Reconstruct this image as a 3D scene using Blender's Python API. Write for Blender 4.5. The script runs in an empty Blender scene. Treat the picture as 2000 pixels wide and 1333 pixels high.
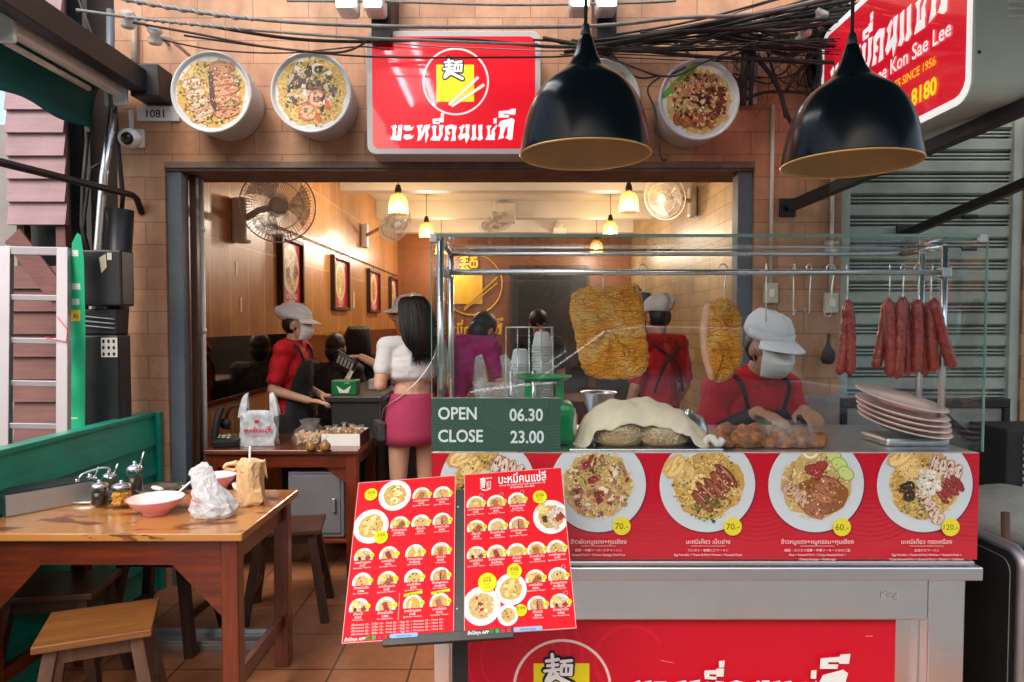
import bpy, math, random
from mathutils import Vector, Matrix, Euler
R_ = math.radians
V = Vector
SC = bpy.context.scene
COL = SC.collection

# ------------------------------------------------------------------ camera, sky, sun, exposure
PITCH = R_(2.0); FPX = 1333.0; CAMZ = 1.47
cam_d = bpy.data.cameras.new('camera'); cam = bpy.data.objects.new('camera', cam_d); COL.objects.link(cam)
cam_d.sensor_width = 36; cam_d.lens = 24.0; cam_d.shift_y = 0.006; cam_d.clip_start = .05; cam_d.clip_end = 400
cam.location = (0, 0, CAMZ); cam.rotation_euler = (R_(90) - PITCH, 0, 0)
SC.camera = cam
SUN_EL, SUN_AZ = R_(48), R_(200)
wd = bpy.data.worlds.new('World'); SC.world = wd; wd.use_nodes = True
nt = wd.node_tree; sky = nt.nodes.new('ShaderNodeTexSky'); sky.sky_type = 'NISHITA'; sky.sun_disc = False
sky.sun_elevation = SUN_EL; sky.sun_rotation = SUN_AZ; sky.air_density = 1.6; sky.dust_density = 4.0; sky.ozone_density = .6
nt.links.new(sky.outputs[0], nt.nodes['Background'].inputs[0]); nt.nodes['Background'].inputs[1].default_value = 0.15
sl = bpy.data.lights.new('sun', 'SUN'); sl.energy = .6; sl.angle = R_(28); sl.color = (1, .95, .88)
so = bpy.data.objects.new('sun', sl); COL.objects.link(so)
sdir = V((math.sin(SUN_AZ) * math.cos(SUN_EL), math.cos(SUN_AZ) * math.cos(SUN_EL), math.sin(SUN_EL)))
so.rotation_euler = sdir.to_track_quat('Z', 'Y').to_euler()
SC.view_settings.view_transform = 'Standard'; SC.view_settings.look = 'None'
SC.view_settings.exposure = 1.0; SC.view_settings.gamma = 1.0
SC.cycles.max_bounces = 9; SC.cycles.transparent_max_bounces = 20; SC.cycles.glossy_bounces = 5; SC.cycles.diffuse_bounces = 4
SC.cycles.caustics_reflective = False; SC.cycles.caustics_refractive = False
SC.cycles.sample_clamp_indirect = 6.0
SC.cycles.use_denoising = True

def ray(px, py):
    x = (px - 1000) / FPX; y = -(py - 678.5) / FPX
    c, s = math.cos(PITCH), math.sin(PITCH)
    return V((x, c + y * s, -s + y * c))
def at(px, py, Y):
    d = ray(px, py); t = Y / d.y
    return V((d.x * t, Y, CAMZ + d.z * t))
def atz(px, py, Z):
    d = ray(px, py); t = (Z - CAMZ) / d.z
    return V((d.x * t, d.y * t, Z))

# ------------------------------------------------------------------ colours and materials
def lin(c):
    c = c / 255.0
    return c / 12.92 if c <= .04045 else ((c + .055) / 1.055) ** 2.4
def rgb(r, g, b): return (lin(r), lin(g), lin(b), 1)
MATS = {}
class N:
    def __init__(s, name):
        s.m = bpy.data.materials.new(name); s.m.use_nodes = True; s.t = s.m.node_tree
        s.b = s.t.nodes['Principled BSDF']; s.o = s.t.nodes['Material Output']
    def n(s, typ, **kw):
        x = s.t.nodes.new(typ)
        for k, v in kw.items():
            if k.startswith('i_'):
                key = k[2:]; key = int(key) if key.isdigit() else key.replace('_', ' ')
                x.inputs[key].default_value = v
            else: setattr(x, k, v)
        return x
    def l(s, a, b): s.t.links.new(a, b)
    def pos(s, scale=(1, 1, 1), rot=(0, 0, 0), obj=True):
        tc = s.n('ShaderNodeTexCoord'); mp = s.n('ShaderNodeMapping'); mp.inputs['Scale'].default_value = scale; mp.inputs['Rotation'].default_value = rot
        s.l(tc.outputs['Object'], mp.inputs['Vector']); return mp.outputs[0]
    def wpos(s, scale=(1, 1, 1), swiz=None):
        g = s.n('ShaderNodeNewGeometry'); out = g.outputs['Position']
        if swiz:
            sp = s.n('ShaderNodeSeparateXYZ'); cb = s.n('ShaderNodeCombineXYZ'); s.l(out, sp.inputs[0])
            for i, k in enumerate(swiz):
                if k in 'xyz': s.l(sp.outputs['xyz'.index(k)], cb.inputs[i])
            out = cb.outputs[0]
        mp = s.n('ShaderNodeMapping'); mp.inputs['Scale'].default_value = scale; s.l(out, mp.inputs[0]); return mp.outputs[0]
    def noise(s, vec, scale, detail=4, rough=.55):
        x = s.n('ShaderNodeTexNoise'); x.inputs['Scale'].default_value = scale; x.inputs['Detail'].default_value = detail; x.inputs['Roughness'].default_value = rough
        s.l(vec, x.inputs['Vector']); return x.outputs['Fac']
    def ramp(s, fac, stops):
        r = s.n('ShaderNodeValToRGB'); e = r.color_ramp.elements
        while len(e) < len(stops): e.new(.5)
        for i, (p, c) in enumerate(stops): e[i].position = p; e[i].color = c if len(c) == 4 else (*c, 1)
        s.l(fac, r.inputs[0]); return r.outputs[0]
    def mix(s, fac, a, b, mode='MIX'):
        x = s.n('ShaderNodeMix', data_type='RGBA', blend_type=mode)
        for sock, v in ((x.inputs[0], fac), (x.inputs[6], a), (x.inputs[7], b)):
            if hasattr(v, 'is_output'): s.l(v, sock)
            else: sock.default_value = v
        return x.outputs[2]
    def bump(s, h, strength=.2, dist=.01):
        b = s.n('ShaderNodeBump'); b.inputs['Strength'].default_value = strength; b.inputs['Distance'].default_value = dist
        s.l(h, b.inputs['Height']); s.l(b.outputs[0], s.b.inputs['Normal'])
def sc4(c, k): return (min(c[0] * k, 1), min(c[1] * k, 1), min(c[2] * k, 1), 1)
def mat(name, col, rough=.5, metal=0, var=.25, vs=6, bump=0, bs=40, stretch=(1, 1, 1), coat=0, trans=0, alpha=1, sss=0, emit=None, es=0, spec=.5, rvar=.15):
    if name in MATS: return MATS[name]
    q = N(name); b = q.b
    vec = q.pos(stretch)
    f = q.noise(vec, vs, 5)
    c = q.ramp(f, [(.28, sc4(col, 1 - var)), (.72, sc4(col, 1 + var))])
    q.l(c, b.inputs['Base Color'])
    rr = q.n('ShaderNodeMapRange'); rr.inputs[3].default_value = max(.03, rough - rvar * rough); rr.inputs[4].default_value = min(1, rough + rvar * rough)
    q.l(q.noise(vec, vs * 2.3, 3), rr.inputs[0]); q.l(rr.outputs[0], b.inputs['Roughness'])
    b.inputs['Metallic'].default_value = metal; b.inputs['Coat Weight'].default_value = coat; b.inputs['Coat Roughness'].default_value = .08
    b.inputs['Transmission Weight'].default_value = trans; b.inputs['Alpha'].default_value = alpha; b.inputs['Specular IOR Level'].default_value = spec
    if sss: b.inputs['Subsurface Weight'].default_value = sss; b.inputs['Subsurface Radius'].default_value = (.012, .006, .003)
    if emit: b.inputs['Emission Color'].default_value = emit; b.inputs['Emission Strength'].default_value = es
    if bump: q.bump(q.noise(vec, bs, 4), bump)
    MATS[name] = q.m; return q.m
def brick_mat(name, swiz, c1, c2, mortar, w, h, ms=.006, offset=.5, rough=.5, off=(0, 0), bump=.35, streak=.25, vnoise=14):
    q = N(name); vec = q.wpos((1, 1, 1), swiz)
    mp = q.n('ShaderNodeMapping'); mp.inputs['Location'].default_value = (off[0], off[1], 0); q.l(vec, mp.inputs[0])
    bt = q.n('ShaderNodeTexBrick'); bt.offset = offset; bt.inputs['Scale'].default_value = 1; bt.inputs['Mortar Size'].default_value = ms; bt.inputs['Mortar Smooth'].default_value = .15
    bt.inputs['Brick Width'].default_value = w; bt.inputs['Row Height'].default_value = h; bt.inputs['Color1'].default_value = c1; bt.inputs['Color2'].default_value = c2; bt.inputs['Mortar'].default_value = mortar
    q.l(mp.outputs[0], bt.inputs['Vector'])
    n1 = q.noise(vec, vnoise, 6, .65); n2 = q.noise(q.wpos((2.6, 2.6, .6)), 1.7, 8, .66)
    c = q.mix(.32, bt.outputs['Color'], q.ramp(n1, [(.3, (.35, .3, .27)), (.7, (1, .98, .95))]), 'MULTIPLY')
    c = q.mix(streak, c, q.ramp(n2, [(.36, (.28, .24, .22)), (.62, (1, 1, 1))]), 'MULTIPLY')
    q.l(c, q.b.inputs['Base Color']); q.b.inputs['Roughness'].default_value = rough
    hh = q.n('ShaderNodeMath', operation='SUBTRACT'); hh.inputs[0].default_value = 1; q.l(bt.outputs['Fac'], hh.inputs[1])
    ad = q.n('ShaderNodeMath', operation='MULTIPLY_ADD'); q.l(n1, ad.inputs[0]); ad.inputs[1].default_value = .25; q.l(hh.outputs[0], ad.inputs[2])
    q.bump(ad.outputs[0], bump, .006)
    MATS[name] = q.m; return q.m
def wood_mat(name, c1, c2, axis=0, rough=.35, coat=.2, worn=None, scale=1.0):
    q = N(name); st = [14, 14, 14]; st[axis] = 1.1
    vec = q.pos(tuple(x * scale for x in st))
    g = q.noise(vec, 3.0, 7, .65); g2 = q.noise(q.pos((3, 3, 3)), 1.7, 4)
    c = q.ramp(g, [(.3, c1), (.7, c2)])
    c = q.mix(.4, c, q.ramp(g2, [(.3, (.45, .4, .38)), (.7, (1, 1, 1))]), 'MULTIPLY')
    if worn:
        wst = [4.5, 4.5, 4.5]; wst[axis] = 1.6
        wn = q.noise(q.pos(tuple(wst)), 3.2, 6, .6)
        k = q.ramp(wn, [(.545, (0, 0, 0)), (.575, (1, 1, 1))])
        c = q.mix(k, worn, c)
        q.l(q.ramp(wn, [(.53, (rough, rough, rough)), (.58, (.4, .4, .4))]), q.b.inputs['Roughness'])
    else: q.b.inputs['Roughness'].default_value = rough
    q.l(c, q.b.inputs['Base Color']); q.b.inputs['Coat Weight'].default_value = coat; q.b.inputs['Coat Roughness'].default_value = .2
    q.bump(g, .12, .004); MATS[name] = q.m; return q.m
def steel_mat(name, col=(.62, .63, .65, 1), rough=.3, stretch=(1, 1, 60), dent=0):
    q = N(name); vec = q.pos(stretch); g = q.noise(vec, 8, 5)
    q.l(q.ramp(g, [(.3, sc4(col, .96)), (.7, sc4(col, 1.03))]), q.b.inputs['Base Color'])
    rr = q.n('ShaderNodeMapRange'); rr.inputs[3].default_value = rough * .75; rr.inputs[4].default_value = rough * 1.35
    q.l(q.noise(q.pos((1, 1, 1)), 5, 5), rr.inputs[0]); q.l(rr.outputs[0], q.b.inputs['Roughness'])
    q.b.inputs['Metallic'].default_value = 1
    if dent: q.bump(q.noise(q.pos((1, 1, .6)), 14, 2), dent, .01)
    MATS[name] = q.m; return q.m
def glass_mat(name, tint=(.97, .985, .98, 1), gl=1.0, rough=.0):
    q = N(name); q.t.nodes.remove(q.b)
    tr = q.n('ShaderNodeBsdfTransparent'); tr.inputs[0].default_value = tint
    g = q.n('ShaderNodeBsdfGlossy'); g.inputs['Roughness'].default_value = rough; g.inputs[0].default_value = (gl, gl, gl, 1)
    fr = q.n('ShaderNodeFresnel'); fr.inputs[0].default_value = 1.62; ge = q.n('ShaderNodeNewGeometry'); iv = q.n('ShaderNodeMath', operation='SUBTRACT'); iv.inputs[0].default_value = 1; q.l(ge.outputs['Backfacing'], iv.inputs[1]); ml = q.n('ShaderNodeMath', operation='MULTIPLY'); q.l(fr.outputs[0], ml.inputs[0]); q.l(iv.outputs[0], ml.inputs[1])
    mx = q.n('ShaderNodeMixShader'); q.l(ml.outputs[0], mx.inputs[0]); q.l(tr.outputs[0], mx.inputs[1]); q.l(g.outputs[0], mx.inputs[2]); q.l(mx.outputs[0], q.o.inputs[0])
    MATS[name] = q.m; return q.m
def film_mat(name, col, op=.35, rough=.25, wr=0.6, bs=30):
    """thin translucent plastic: part see-through, part white scatter, wrinkled gloss"""
    q = N(name); tr = q.n('ShaderNodeBsdfTransparent'); mx = q.n('ShaderNodeMixShader'); mx.inputs[0].default_value = op
    q.b.inputs['Base Color'].default_value = col; q.b.inputs['Roughness'].default_value = rough
    n = q.noise(q.pos((1, 1, 1)), bs, 3); q.bump(n, wr, .02)
    r = q.ramp(n, [(.3, (op * .5,) * 3), (.7, (min(1, op * 1.5),) * 3)]); q.l(r, mx.inputs[0])
    q.l(tr.outputs[0], mx.inputs[1]); q.l(q.b.outputs[0], mx.inputs[2]); q.l(mx.outputs[0], q.o.inputs[0]); MATS[name] = q.m; return q.m
def print_mat(name, rough=.35, coat=0, es=0):
    q = N(name); a = q.n('ShaderNodeVertexColor'); a.layer_name = 'Col'
    q.l(a.outputs[0], q.b.inputs['Base Color']); q.b.inputs['Roughness'].default_value = rough; q.b.inputs['Coat Weight'].default_value = coat; q.b.inputs['Coat Roughness'].default_value = .03
    n = q.noise(q.pos((1, 1, 1)), 300, 2); q.bump(n, .02, .002)
    if es: q.l(a.outputs[0], q.b.inputs['Emission Color']); q.b.inputs['Emission Strength'].default_value = es
    MATS[name] = q.m; return q.m

# ------------------------------------------------------------------ mesh helpers
W = {}
def I4(): return Matrix.Identity(4)
class M:
    def __init__(s): s.v = []; s.f = []; s.sm = []; s.c = []; s.cur = None
    def add(s, vs, fs, smooth=False):
        k = len(s.v); s.v += [V(p) for p in vs]
        for f in fs: s.f.append(tuple(i + k for i in f)); s.sm.append(smooth); s.c.append(s.cur)
        return s
    def box(s, c, sz, R=None):
        hx, hy, hz = sz[0] / 2, sz[1] / 2, sz[2] / 2; c = V(c)
        p = [V((x, y, z)) for z in (-hz, hz) for y in (-hy, hy) for x in (-hx, hx)]
        if R: p = [R @ q for q in p]
        return s.add([c + q for q in p], [(0, 2, 3, 1), (4, 5, 7, 6), (0, 1, 5, 4), (2, 6, 7, 3), (0, 4, 6, 2), (1, 3, 7, 5)])
    def b2(s, x0, x1, y0, y1, z0, z1): return s.box(((x0 + x1) / 2, (y0 + y1) / 2, (z0 + z1) / 2), (abs(x1 - x0), abs(y1 - y0), abs(z1 - z0)))
    def bar(s, p0, p1, w, h, up=(0, 0, 1)):
        p0, p1 = V(p0), V(p1); d = p1 - p0; L = d.length; y = d.normalized(); x = y.cross(V(up))
        if x.length < 1e-4: x = V((1, 0, 0))
        x.normalize(); z = x.cross(y); R = Matrix((x, y, z)).transposed()
        return s.box((p0 + p1) / 2, (w, L, h), R)
    def tube(s, pts, r, n=8, closed=False, caps=True, smooth=True):
        pts = [V(p) for p in pts]; m = len(pts); rs = r if isinstance(r, (list, tuple)) else [r] * m
        ring = []; prev = None
        for i in range(m):
            if closed: t = pts[(i + 1) % m] - pts[i - 1]
            else: t = pts[min(i + 1, m - 1)] - pts[max(i - 1, 0)]
            if t.length < 1e-9: t = V((0, 0, 1))
            t.normalize()
            if prev is None:
                a = V((0, 0, 1)) if abs(t.z) < .9 else V((1, 0, 0)); x = t.cross(a).normalized()
            else:
                x = prev - t * prev.dot(t); x = x.normalized() if x.length > 1e-6 else t.orthogonal().normalized()
            prev = x; y = t.cross(x)
            ring.append([pts[i] + (x * math.cos(2 * math.pi * k / n) + y * math.sin(2 * math.pi * k / n)) * rs[i] for k in range(n)])
        return s.loft(ring, closed, caps, smooth)
    def loft(s, rings, closed=False, caps=True, smooth=True):
        n = len(rings[0]); m = len(rings); vs = [p for r in rings for p in r]; fs = []
        for i in range(m if closed else m - 1):
            a, b = i * n, ((i + 1) % m) * n
            for k in range(n): fs.append((a + k, a + (k + 1) % n, b + (k + 1) % n, b + k))
        s.add(vs, fs, smooth)
        if caps and not closed:
            k = len(s.v) - len(vs)
            s.f.append(tuple(k + i for i in reversed(range(n)))); s.sm.append(False); s.c.append(s.cur)
            s.f.append(tuple(k + (m - 1) * n + i for i in range(n))); s.sm.append(False); s.c.append(s.cur)
        return s
    def lathe(s, prof, c=(0, 0, 0), n=32, R=None, smooth=True, wob=0, closed=False, caps=True):
        c = V(c); rings = []
        for r, z in prof:
            rr = []
            for k in range(n):
                a = 2 * math.pi * k / n; q = r * (1 + wob * math.sin(5 * a + z * 60)); p = V((q * math.cos(a), q * math.sin(a), z))
                rr.append(c + (R @ p if R else p))
            rings.append(rr)
        return s.loft(rings, closed, caps and not closed, smooth)
    def ell(s, c, r, R=None, n=16, m=10, smooth=True):
        pr = [(math.sin(math.pi * i / m) or 1e-4, -math.cos(math.pi * i / m)) for i in range(m + 1)]
        c = V(c); rings = []
        for a, z in pr:
            a = max(a, 1e-3); rr = []
            for k in range(n):
                t = 2 * math.pi * k / n; p = V((a * math.cos(t) * r[0], a * math.sin(t) * r[1], z * r[2])); rr.append(c + (R @ p if R else p))
            rings.append(rr)
        return s.loft(rings, False, True, smooth)
    def cap(s, p0, p1, r0, r1, n=12):
        p0, p1 = V(p0), V(p1); d = (p1 - p0); L = d.length; d = d.normalized() if L > 1e-6 else V((0, 0, 1)); pts = []; rs = []
        for i in range(4): a = math.pi / 2 * (1 - i / 3.0); pts.append(p0 - d * r0 * math.sin(a)); rs.append(max(1e-3 * r0, r0 * math.cos(a)))
        for i in range(4): a = math.pi / 2 * (i / 3.0); pts.append(p1 + d * r1 * math.sin(a)); rs.append(max(1e-3 * r1, r1 * math.cos(a)))
        return s.tube(pts, rs, n)
    def grid(s, fn, nu, nv, smooth=True):
        vs = [V(fn(i / nu, j / nv)) for j in range(nv + 1) for i in range(nu + 1)]
        fs = [(j * (nu + 1) + i, j * (nu + 1) + i + 1, (j + 1) * (nu + 1) + i + 1, (j + 1) * (nu + 1) + i) for j in range(nv) for i in range(nu)]
        return s.add(vs, fs, smooth)
    def prism(s, poly, T, d):
        n = len(poly); a = [T @ V((x, y, 0)) for x, y in poly]; b = [T @ V((x, y, d)) for x, y in poly]
        fs = [tuple(range(n - 1, -1, -1)), tuple(range(n, 2 * n))] + [(i, (i + 1) % n, n + (i + 1) % n, n + i) for i in range(n)]
        return s.add(a + b, fs)
    def build(s, name, mt, parent=None, bevel=0, solid=0, sub=0, remesh=0, smooth_it=0, loc=None, base=True, shade=None):
        me = bpy.data.meshes.new(name)
        o = bpy.data.objects.new(name, me); COL.objects.link(o)
        if parent is not None:
            Wp = W.get(parent, I4()); inv = Wp.inverted(); vs = [inv @ p for p in s.v]; o.parent = parent; W[o] = Wp
        else:
            if loc is None:
                xs = [p.x for p in s.v]; ys = [p.y for p in s.v]; zs = [p.z for p in s.v]
                loc = V(((min(xs) + max(xs)) / 2, (min(ys) + max(ys)) / 2, min(zs)))
            loc = V(loc); vs = [p - loc for p in s.v]; o.location = loc; W[o] = Matrix.Translation(loc)
        me.from_pydata(vs, [], s.f)
        me.polygons.foreach_set('use_smooth', s.sm if shade is None else [shade] * len(s.f))
        if any(c is not None for c in s.c):
            ca = me.color_attributes.new('Col', 'FLOAT_COLOR', 'CORNER'); buf = []
            for p, c in zip(s.f, s.c): buf += list(c if c else (1, 1, 1, 1)) * len(p)
            ca.data.foreach_set('color', buf)
        me.update()
        if mt: me.materials.append(mt)
        if bevel:
            b = o.modifiers.new('bevel', 'BEVEL'); b.width = bevel; b.segments = 2; b.limit_method = 'ANGLE'; b.angle_limit = R_(40)
        if remesh:
            r = o.modifiers.new('remesh', 'REMESH'); r.mode = 'VOXEL'; r.voxel_size = remesh; r.use_smooth_shade = True
        if smooth_it:
            q = o.modifiers.new('smooth', 'SMOOTH'); q.factor = .5; q.iterations = smooth_it
        if solid:
            q = o.modifiers.new('solid', 'SOLIDIFY'); q.thickness = solid; q.offset = 0
        if sub:
            q = o.modifiers.new('sub', 'SUBSURF'); q.levels = sub; q.render_levels = sub
        return o
def tag(o, label=None, cat=None, group=None, kind=None):
    if label: o['label'] = label
    if cat: o['category'] = cat
    if group: o['group'] = group
    if kind: o['kind'] = kind
    return o
def thing(name, label, cat, loc=(0, 0, 0), rz=0, group=None):
    o = bpy.data.objects.new(name, None); COL.objects.link(o); o.location = loc; o.rotation_euler = (0, 0, rz); o.empty_display_size = .1
    W[o] = Matrix.Translation(loc) @ Matrix.Rotation(rz, 4, 'Z'); return tag(o, label, cat, group)
def kids(o): return [c for c in bpy.data.objects if c.parent == o]
def dup(o, loc, rz=None, label=None, rot=None, scale=None, _p=None):
    c = o.copy(); COL.objects.link(c)
    if _p is not None: c.parent = _p
    else:
        c.location = loc
        if rz is not None: c.rotation_euler = (0, 0, rz)
        if rot is not None: c.rotation_euler = rot
        if scale is not None: c.scale = scale
        if label: c['label'] = label
    for ch in kids(o): dup(ch, None, _p=c)
    return c
def structure(m, name, mt, **k): return tag(m.build(name, mt, **k), kind='structure')

# ------------------------------------------------------------------ flat printed art (one mesh per sheet, colour per face)
_TX = {}
def text_mesh(s, offset=0.0, shear=0.0):
    k = (s, offset, shear)
    if k in _TX: return _TX[k]
    cu = bpy.data.curves.new('tmp', 'FONT'); cu.body = s; cu.offset = offset; cu.shear = shear; cu.resolution_u = 3; cu.fill_mode = 'FRONT'
    o = bpy.data.objects.new('tmp', cu); COL.objects.link(o)
    dg = bpy.context.evaluated_depsgraph_get(); me = bpy.data.meshes.new_from_object(o.evaluated_get(dg))
    vs = [(v.co.x, v.co.y) for v in me.vertices]; fs = [tuple(p.vertices) for p in me.polygons]
    bpy.data.objects.remove(o); bpy.data.curves.remove(cu); bpy.data.meshes.remove(me)
    if not vs: vs = [(0, 0)]; fs = []
    _TX[k] = (vs, fs, min(v[0] for v in vs), max(v[0] for v in vs)); return _TX[k]
def clip_poly(poly, x0, y0, x1, y1):
    for ax, lim, sg in ((0, x0, 1), (0, x1, -1), (1, y0, 1), (1, y1, -1)):
        out = []
        for i in range(len(poly)):
            a, b = poly[i - 1], poly[i]; da = (a[ax] - lim) * sg; db = (b[ax] - lim) * sg
            if (da >= 0) != (db >= 0):
                t = da / (da - db); out.append((a[0] + (b[0] - a[0]) * t, a[1] + (b[1] - a[1]) * t))
            if db >= 0: out.append(b)
        poly = out
        if len(poly) < 3: return []
    return poly
class P(M):
    def __init__(s, T=None, dz=.00006): super().__init__(); s.T = T or I4(); s.z = 0.0; s.dz = dz; s.clip = None
    def poly(s, pts, col, up=True):
        if s.clip: pts = clip_poly(list(pts), *s.clip)
        if len(pts) < 3: return
        if up: s.z += s.dz
        s.cur = col; s.add([s.T @ V((x, y, s.z)) for x, y in pts], [tuple(range(len(pts)))])
    def rect(s, x0, y0, x1, y1, col): s.poly([(x0, y0), (x1, y0), (x1, y1), (x0, y1)], col)
    def ellp(s, cx, cy, rx, ry, col, n=28, a=0, jit=0, rnd=None):
        pts = []
        for k in range(n):
            t = 2 * math.pi * k / n; q = 1 + (rnd.uniform(-jit, jit) if jit else 0); x = rx * math.cos(t) * q; y = ry * math.sin(t) * q
            pts.append((cx + x * math.cos(a) - y * math.sin(a), cy + x * math.sin(a) + y * math.cos(a)))
        s.poly(pts, col)
    def disc(s, cx, cy, r, col, n=36): s.ellp(cx, cy, r, r, col, n)
    def rrect(s, x0, y0, x1, y1, r, col):
        pts = []
        for cx, cy, a0 in ((x1 - r, y1 - r, 0), (x0 + r, y1 - r, 90), (x0 + r, y0 + r, 180), (x1 - r, y0 + r, 270)):
            for k in range(7): a = R_(a0 + 15 * k); pts.append((cx + r * math.cos(a), cy + r * math.sin(a)))
        s.poly(pts, col)
    def ring(s, cx, cy, r0, r1, col, n=48, a0=0, a1=360):
        s.z += s.dz
        for k in range(n):
            a, b = R_(a0 + (a1 - a0) * k / n), R_(a0 + (a1 - a0) * (k + 1) / n)
            s.poly([(cx + r0 * math.cos(a), cy + r0 * math.sin(a)), (cx + r1 * math.cos(a), cy + r1 * math.sin(a)), (cx + r1 * math.cos(b), cy + r1 * math.sin(b)), (cx + r0 * math.cos(b), cy + r0 * math.sin(b))], col, up=False)
    def stroke(s, pts, w, col):
        s.z += s.dz
        for i in range(len(pts) - 1):
            (x0, y0), (x1, y1) = pts[i], pts[i + 1]; dx, dy = x1 - x0, y1 - y0; L = math.hypot(dx, dy) or 1e-9; nx, ny = -dy / L * w / 2, dx / L * w / 2
            s.poly([(x0 + nx, y0 + ny), (x0 - nx, y0 - ny), (x1 - nx, y1 - ny), (x1 + nx, y1 + ny)], col, up=False)
    def text(s, t, x, y, size, col, align='c', bold=0.0, sx=1.0, shear=0.0, width=None):
        vs, fs, a, b = text_mesh(t, bold, shear)
        if width: sx = width / max(1e-6, (b - a) * size)
        ox = {'c': (a + b) / 2, 'l': a, 'r': b}[align]; s.z += s.dz; s.cur = col
        s.add([s.T @ V((x + (p - ox) * size * sx, y + q * size, s.z)) for p, q in vs], fs)
def frame(o, u, n):
    """matrix whose local x = u, local z = n (facing the viewer)"""
    u = V(u).normalized(); n = V(n).normalized(); v = n.cross(u)
    m = Matrix((u, v, n)).transposed().to_4x4(); m.translation = V(o); return m
FRONT = lambda x, y, z: frame((x, y, z), (1, 0, 0), (0, -1, 0))

def jitc(rnd, c, k=.15): f = 1 + rnd.uniform(-k, k); return (min(1, c[0] * f), min(1, c[1] * f), min(1, c[2] * f), 1)
NOOD = [rgb(226, 190, 110), rgb(240, 212, 140), rgb(204, 162, 84), rgb(235, 200, 120)]
def noodles(p, rnd, cx, cy, r, n, w, cols=NOOD):
    for _ in range(n):
        a = rnd.uniform(0, 6.28); d = r * math.sqrt(rnd.random()) * .85; x, y = cx + d * math.cos(a), cy + d * math.sin(a); t = rnd.uniform(0, 6.28); k = rnd.uniform(-1.2, 1.2); L = r * rnd.uniform(.2, .45); pts = []
        for i in range(5):
            pts.append((x, y)); x += L / 4 * math.cos(t); y += L / 4 * math.sin(t); t += k / 2
            if math.hypot(x - cx, y - cy) > r: break
        if len(pts) > 1: p.stroke(pts, w * rnd.uniform(.7, 1.2), jitc(rnd, rnd.choice(cols), .12))
def bits(p, rnd, cx, cy, r, n, size, cols, jit=.3):
    for _ in range(n):
        a = rnd.uniform(0, 6.28); d = r * math.sqrt(rnd.random()); q = size * rnd.uniform(.5, 1.3)
        p.ellp(cx + d * math.cos(a), cy + d * math.sin(a), q, q * rnd.uniform(.45, .9), jitc(rnd, rnd.choice(cols)), 8, rnd.uniform(0, 3), jit, rnd)
def slices(p, rnd, cx, cy, n, L, w, ang, col, edge, step, fat=None, curve=0):
    ca, sa = math.cos(ang), math.sin(ang)
    for i in range(n):
        o = (i - (n - 1) / 2) * step; x, y = cx - sa * o, cy + ca * o; a = ang + rnd.uniform(-.15, .15); l = L * rnd.uniform(.85, 1.1); x += ca * curve * (o / max(step, 1e-6)) ** 2
        em = tuple(edge[q] * .6 + col[q] * .4 for q in range(3)) + (1,); p.ellp(x, y, l / 2, w / 2, jitc(rnd, em), 20, a, .10, rnd)
        p.ellp(x + sa * w * .06, y - ca * w * .06, l / 2 * .88, w / 2 * .74, jitc(rnd, col), 14, a, .07, rnd)
        if fat: p.ellp(x - sa * w * .2, y + ca * w * .2, l / 2 * .7, w * .09, fat, 10, a, .1, rnd)
        for k in range(7):
            u = rnd.uniform(-.3, .3) * l; vv = rnd.uniform(-.3, .3) * w; t_ = rnd.random(); cc = tuple(col[q] * t_ + edge[q] * (1 - t_) for q in range(3)) + (1,); h_ = rnd.uniform(.08, .2) * l
            p.stroke([(x + math.cos(a) * (u - h_) - math.sin(a) * vv, y + math.sin(a) * (u - h_) + math.cos(a) * vv), (x + math.cos(a) * (u + h_) - math.sin(a) * vv * 1.1, y + math.sin(a) * (u + h_) + math.cos(a) * vv * 1.1)], w * rnd.uniform(.03, .09), jitc(rnd, cc, .25))
        for k in range(2):
            u = rnd.uniform(-.35, .35) * l; vv = rnd.uniform(-.25, .2) * w
            p.ellp(x + math.cos(a) * u - math.sin(a) * vv, y + math.sin(a) * u + math.cos(a) * vv, l * .1, w * .08, jitc(rnd, edge, .3), 7, a, .2, rnd)
RED, REDE = rgb(196, 120, 96), rgb(122, 44, 32)
DUK, DUKE = rgb(160, 82, 60), rgb(98, 38, 28)
CRI, CRIE = rgb(226, 190, 160), rgb(150, 84, 44)
WON, WONE = rgb(238, 208, 140), rgb(205, 160, 84)
SAU, SAUE = rgb(168, 62, 62), rgb(110, 32, 36)
CHI, CHIE = rgb(236, 214, 200), rgb(190, 140, 110)
GRN = [rgb(80, 120, 50), rgb(50, 90, 36), rgb(120, 150, 70)]
RICE = [rgb(228, 200, 140), rgb(212, 178, 112), rgb(240, 220, 170)]
def plate(p, cx, cy, r, col=rgb(214, 220, 226)):
    p.disc(cx, cy, r, col, 48); p.ring(cx, cy, r * .965, r * .985, sc4(col, .9)); p.disc(cx, cy, r * .74, sc4(col, .93), 40); p.disc(cx, cy, r * .72, sc4(col, .97), 40)
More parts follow.
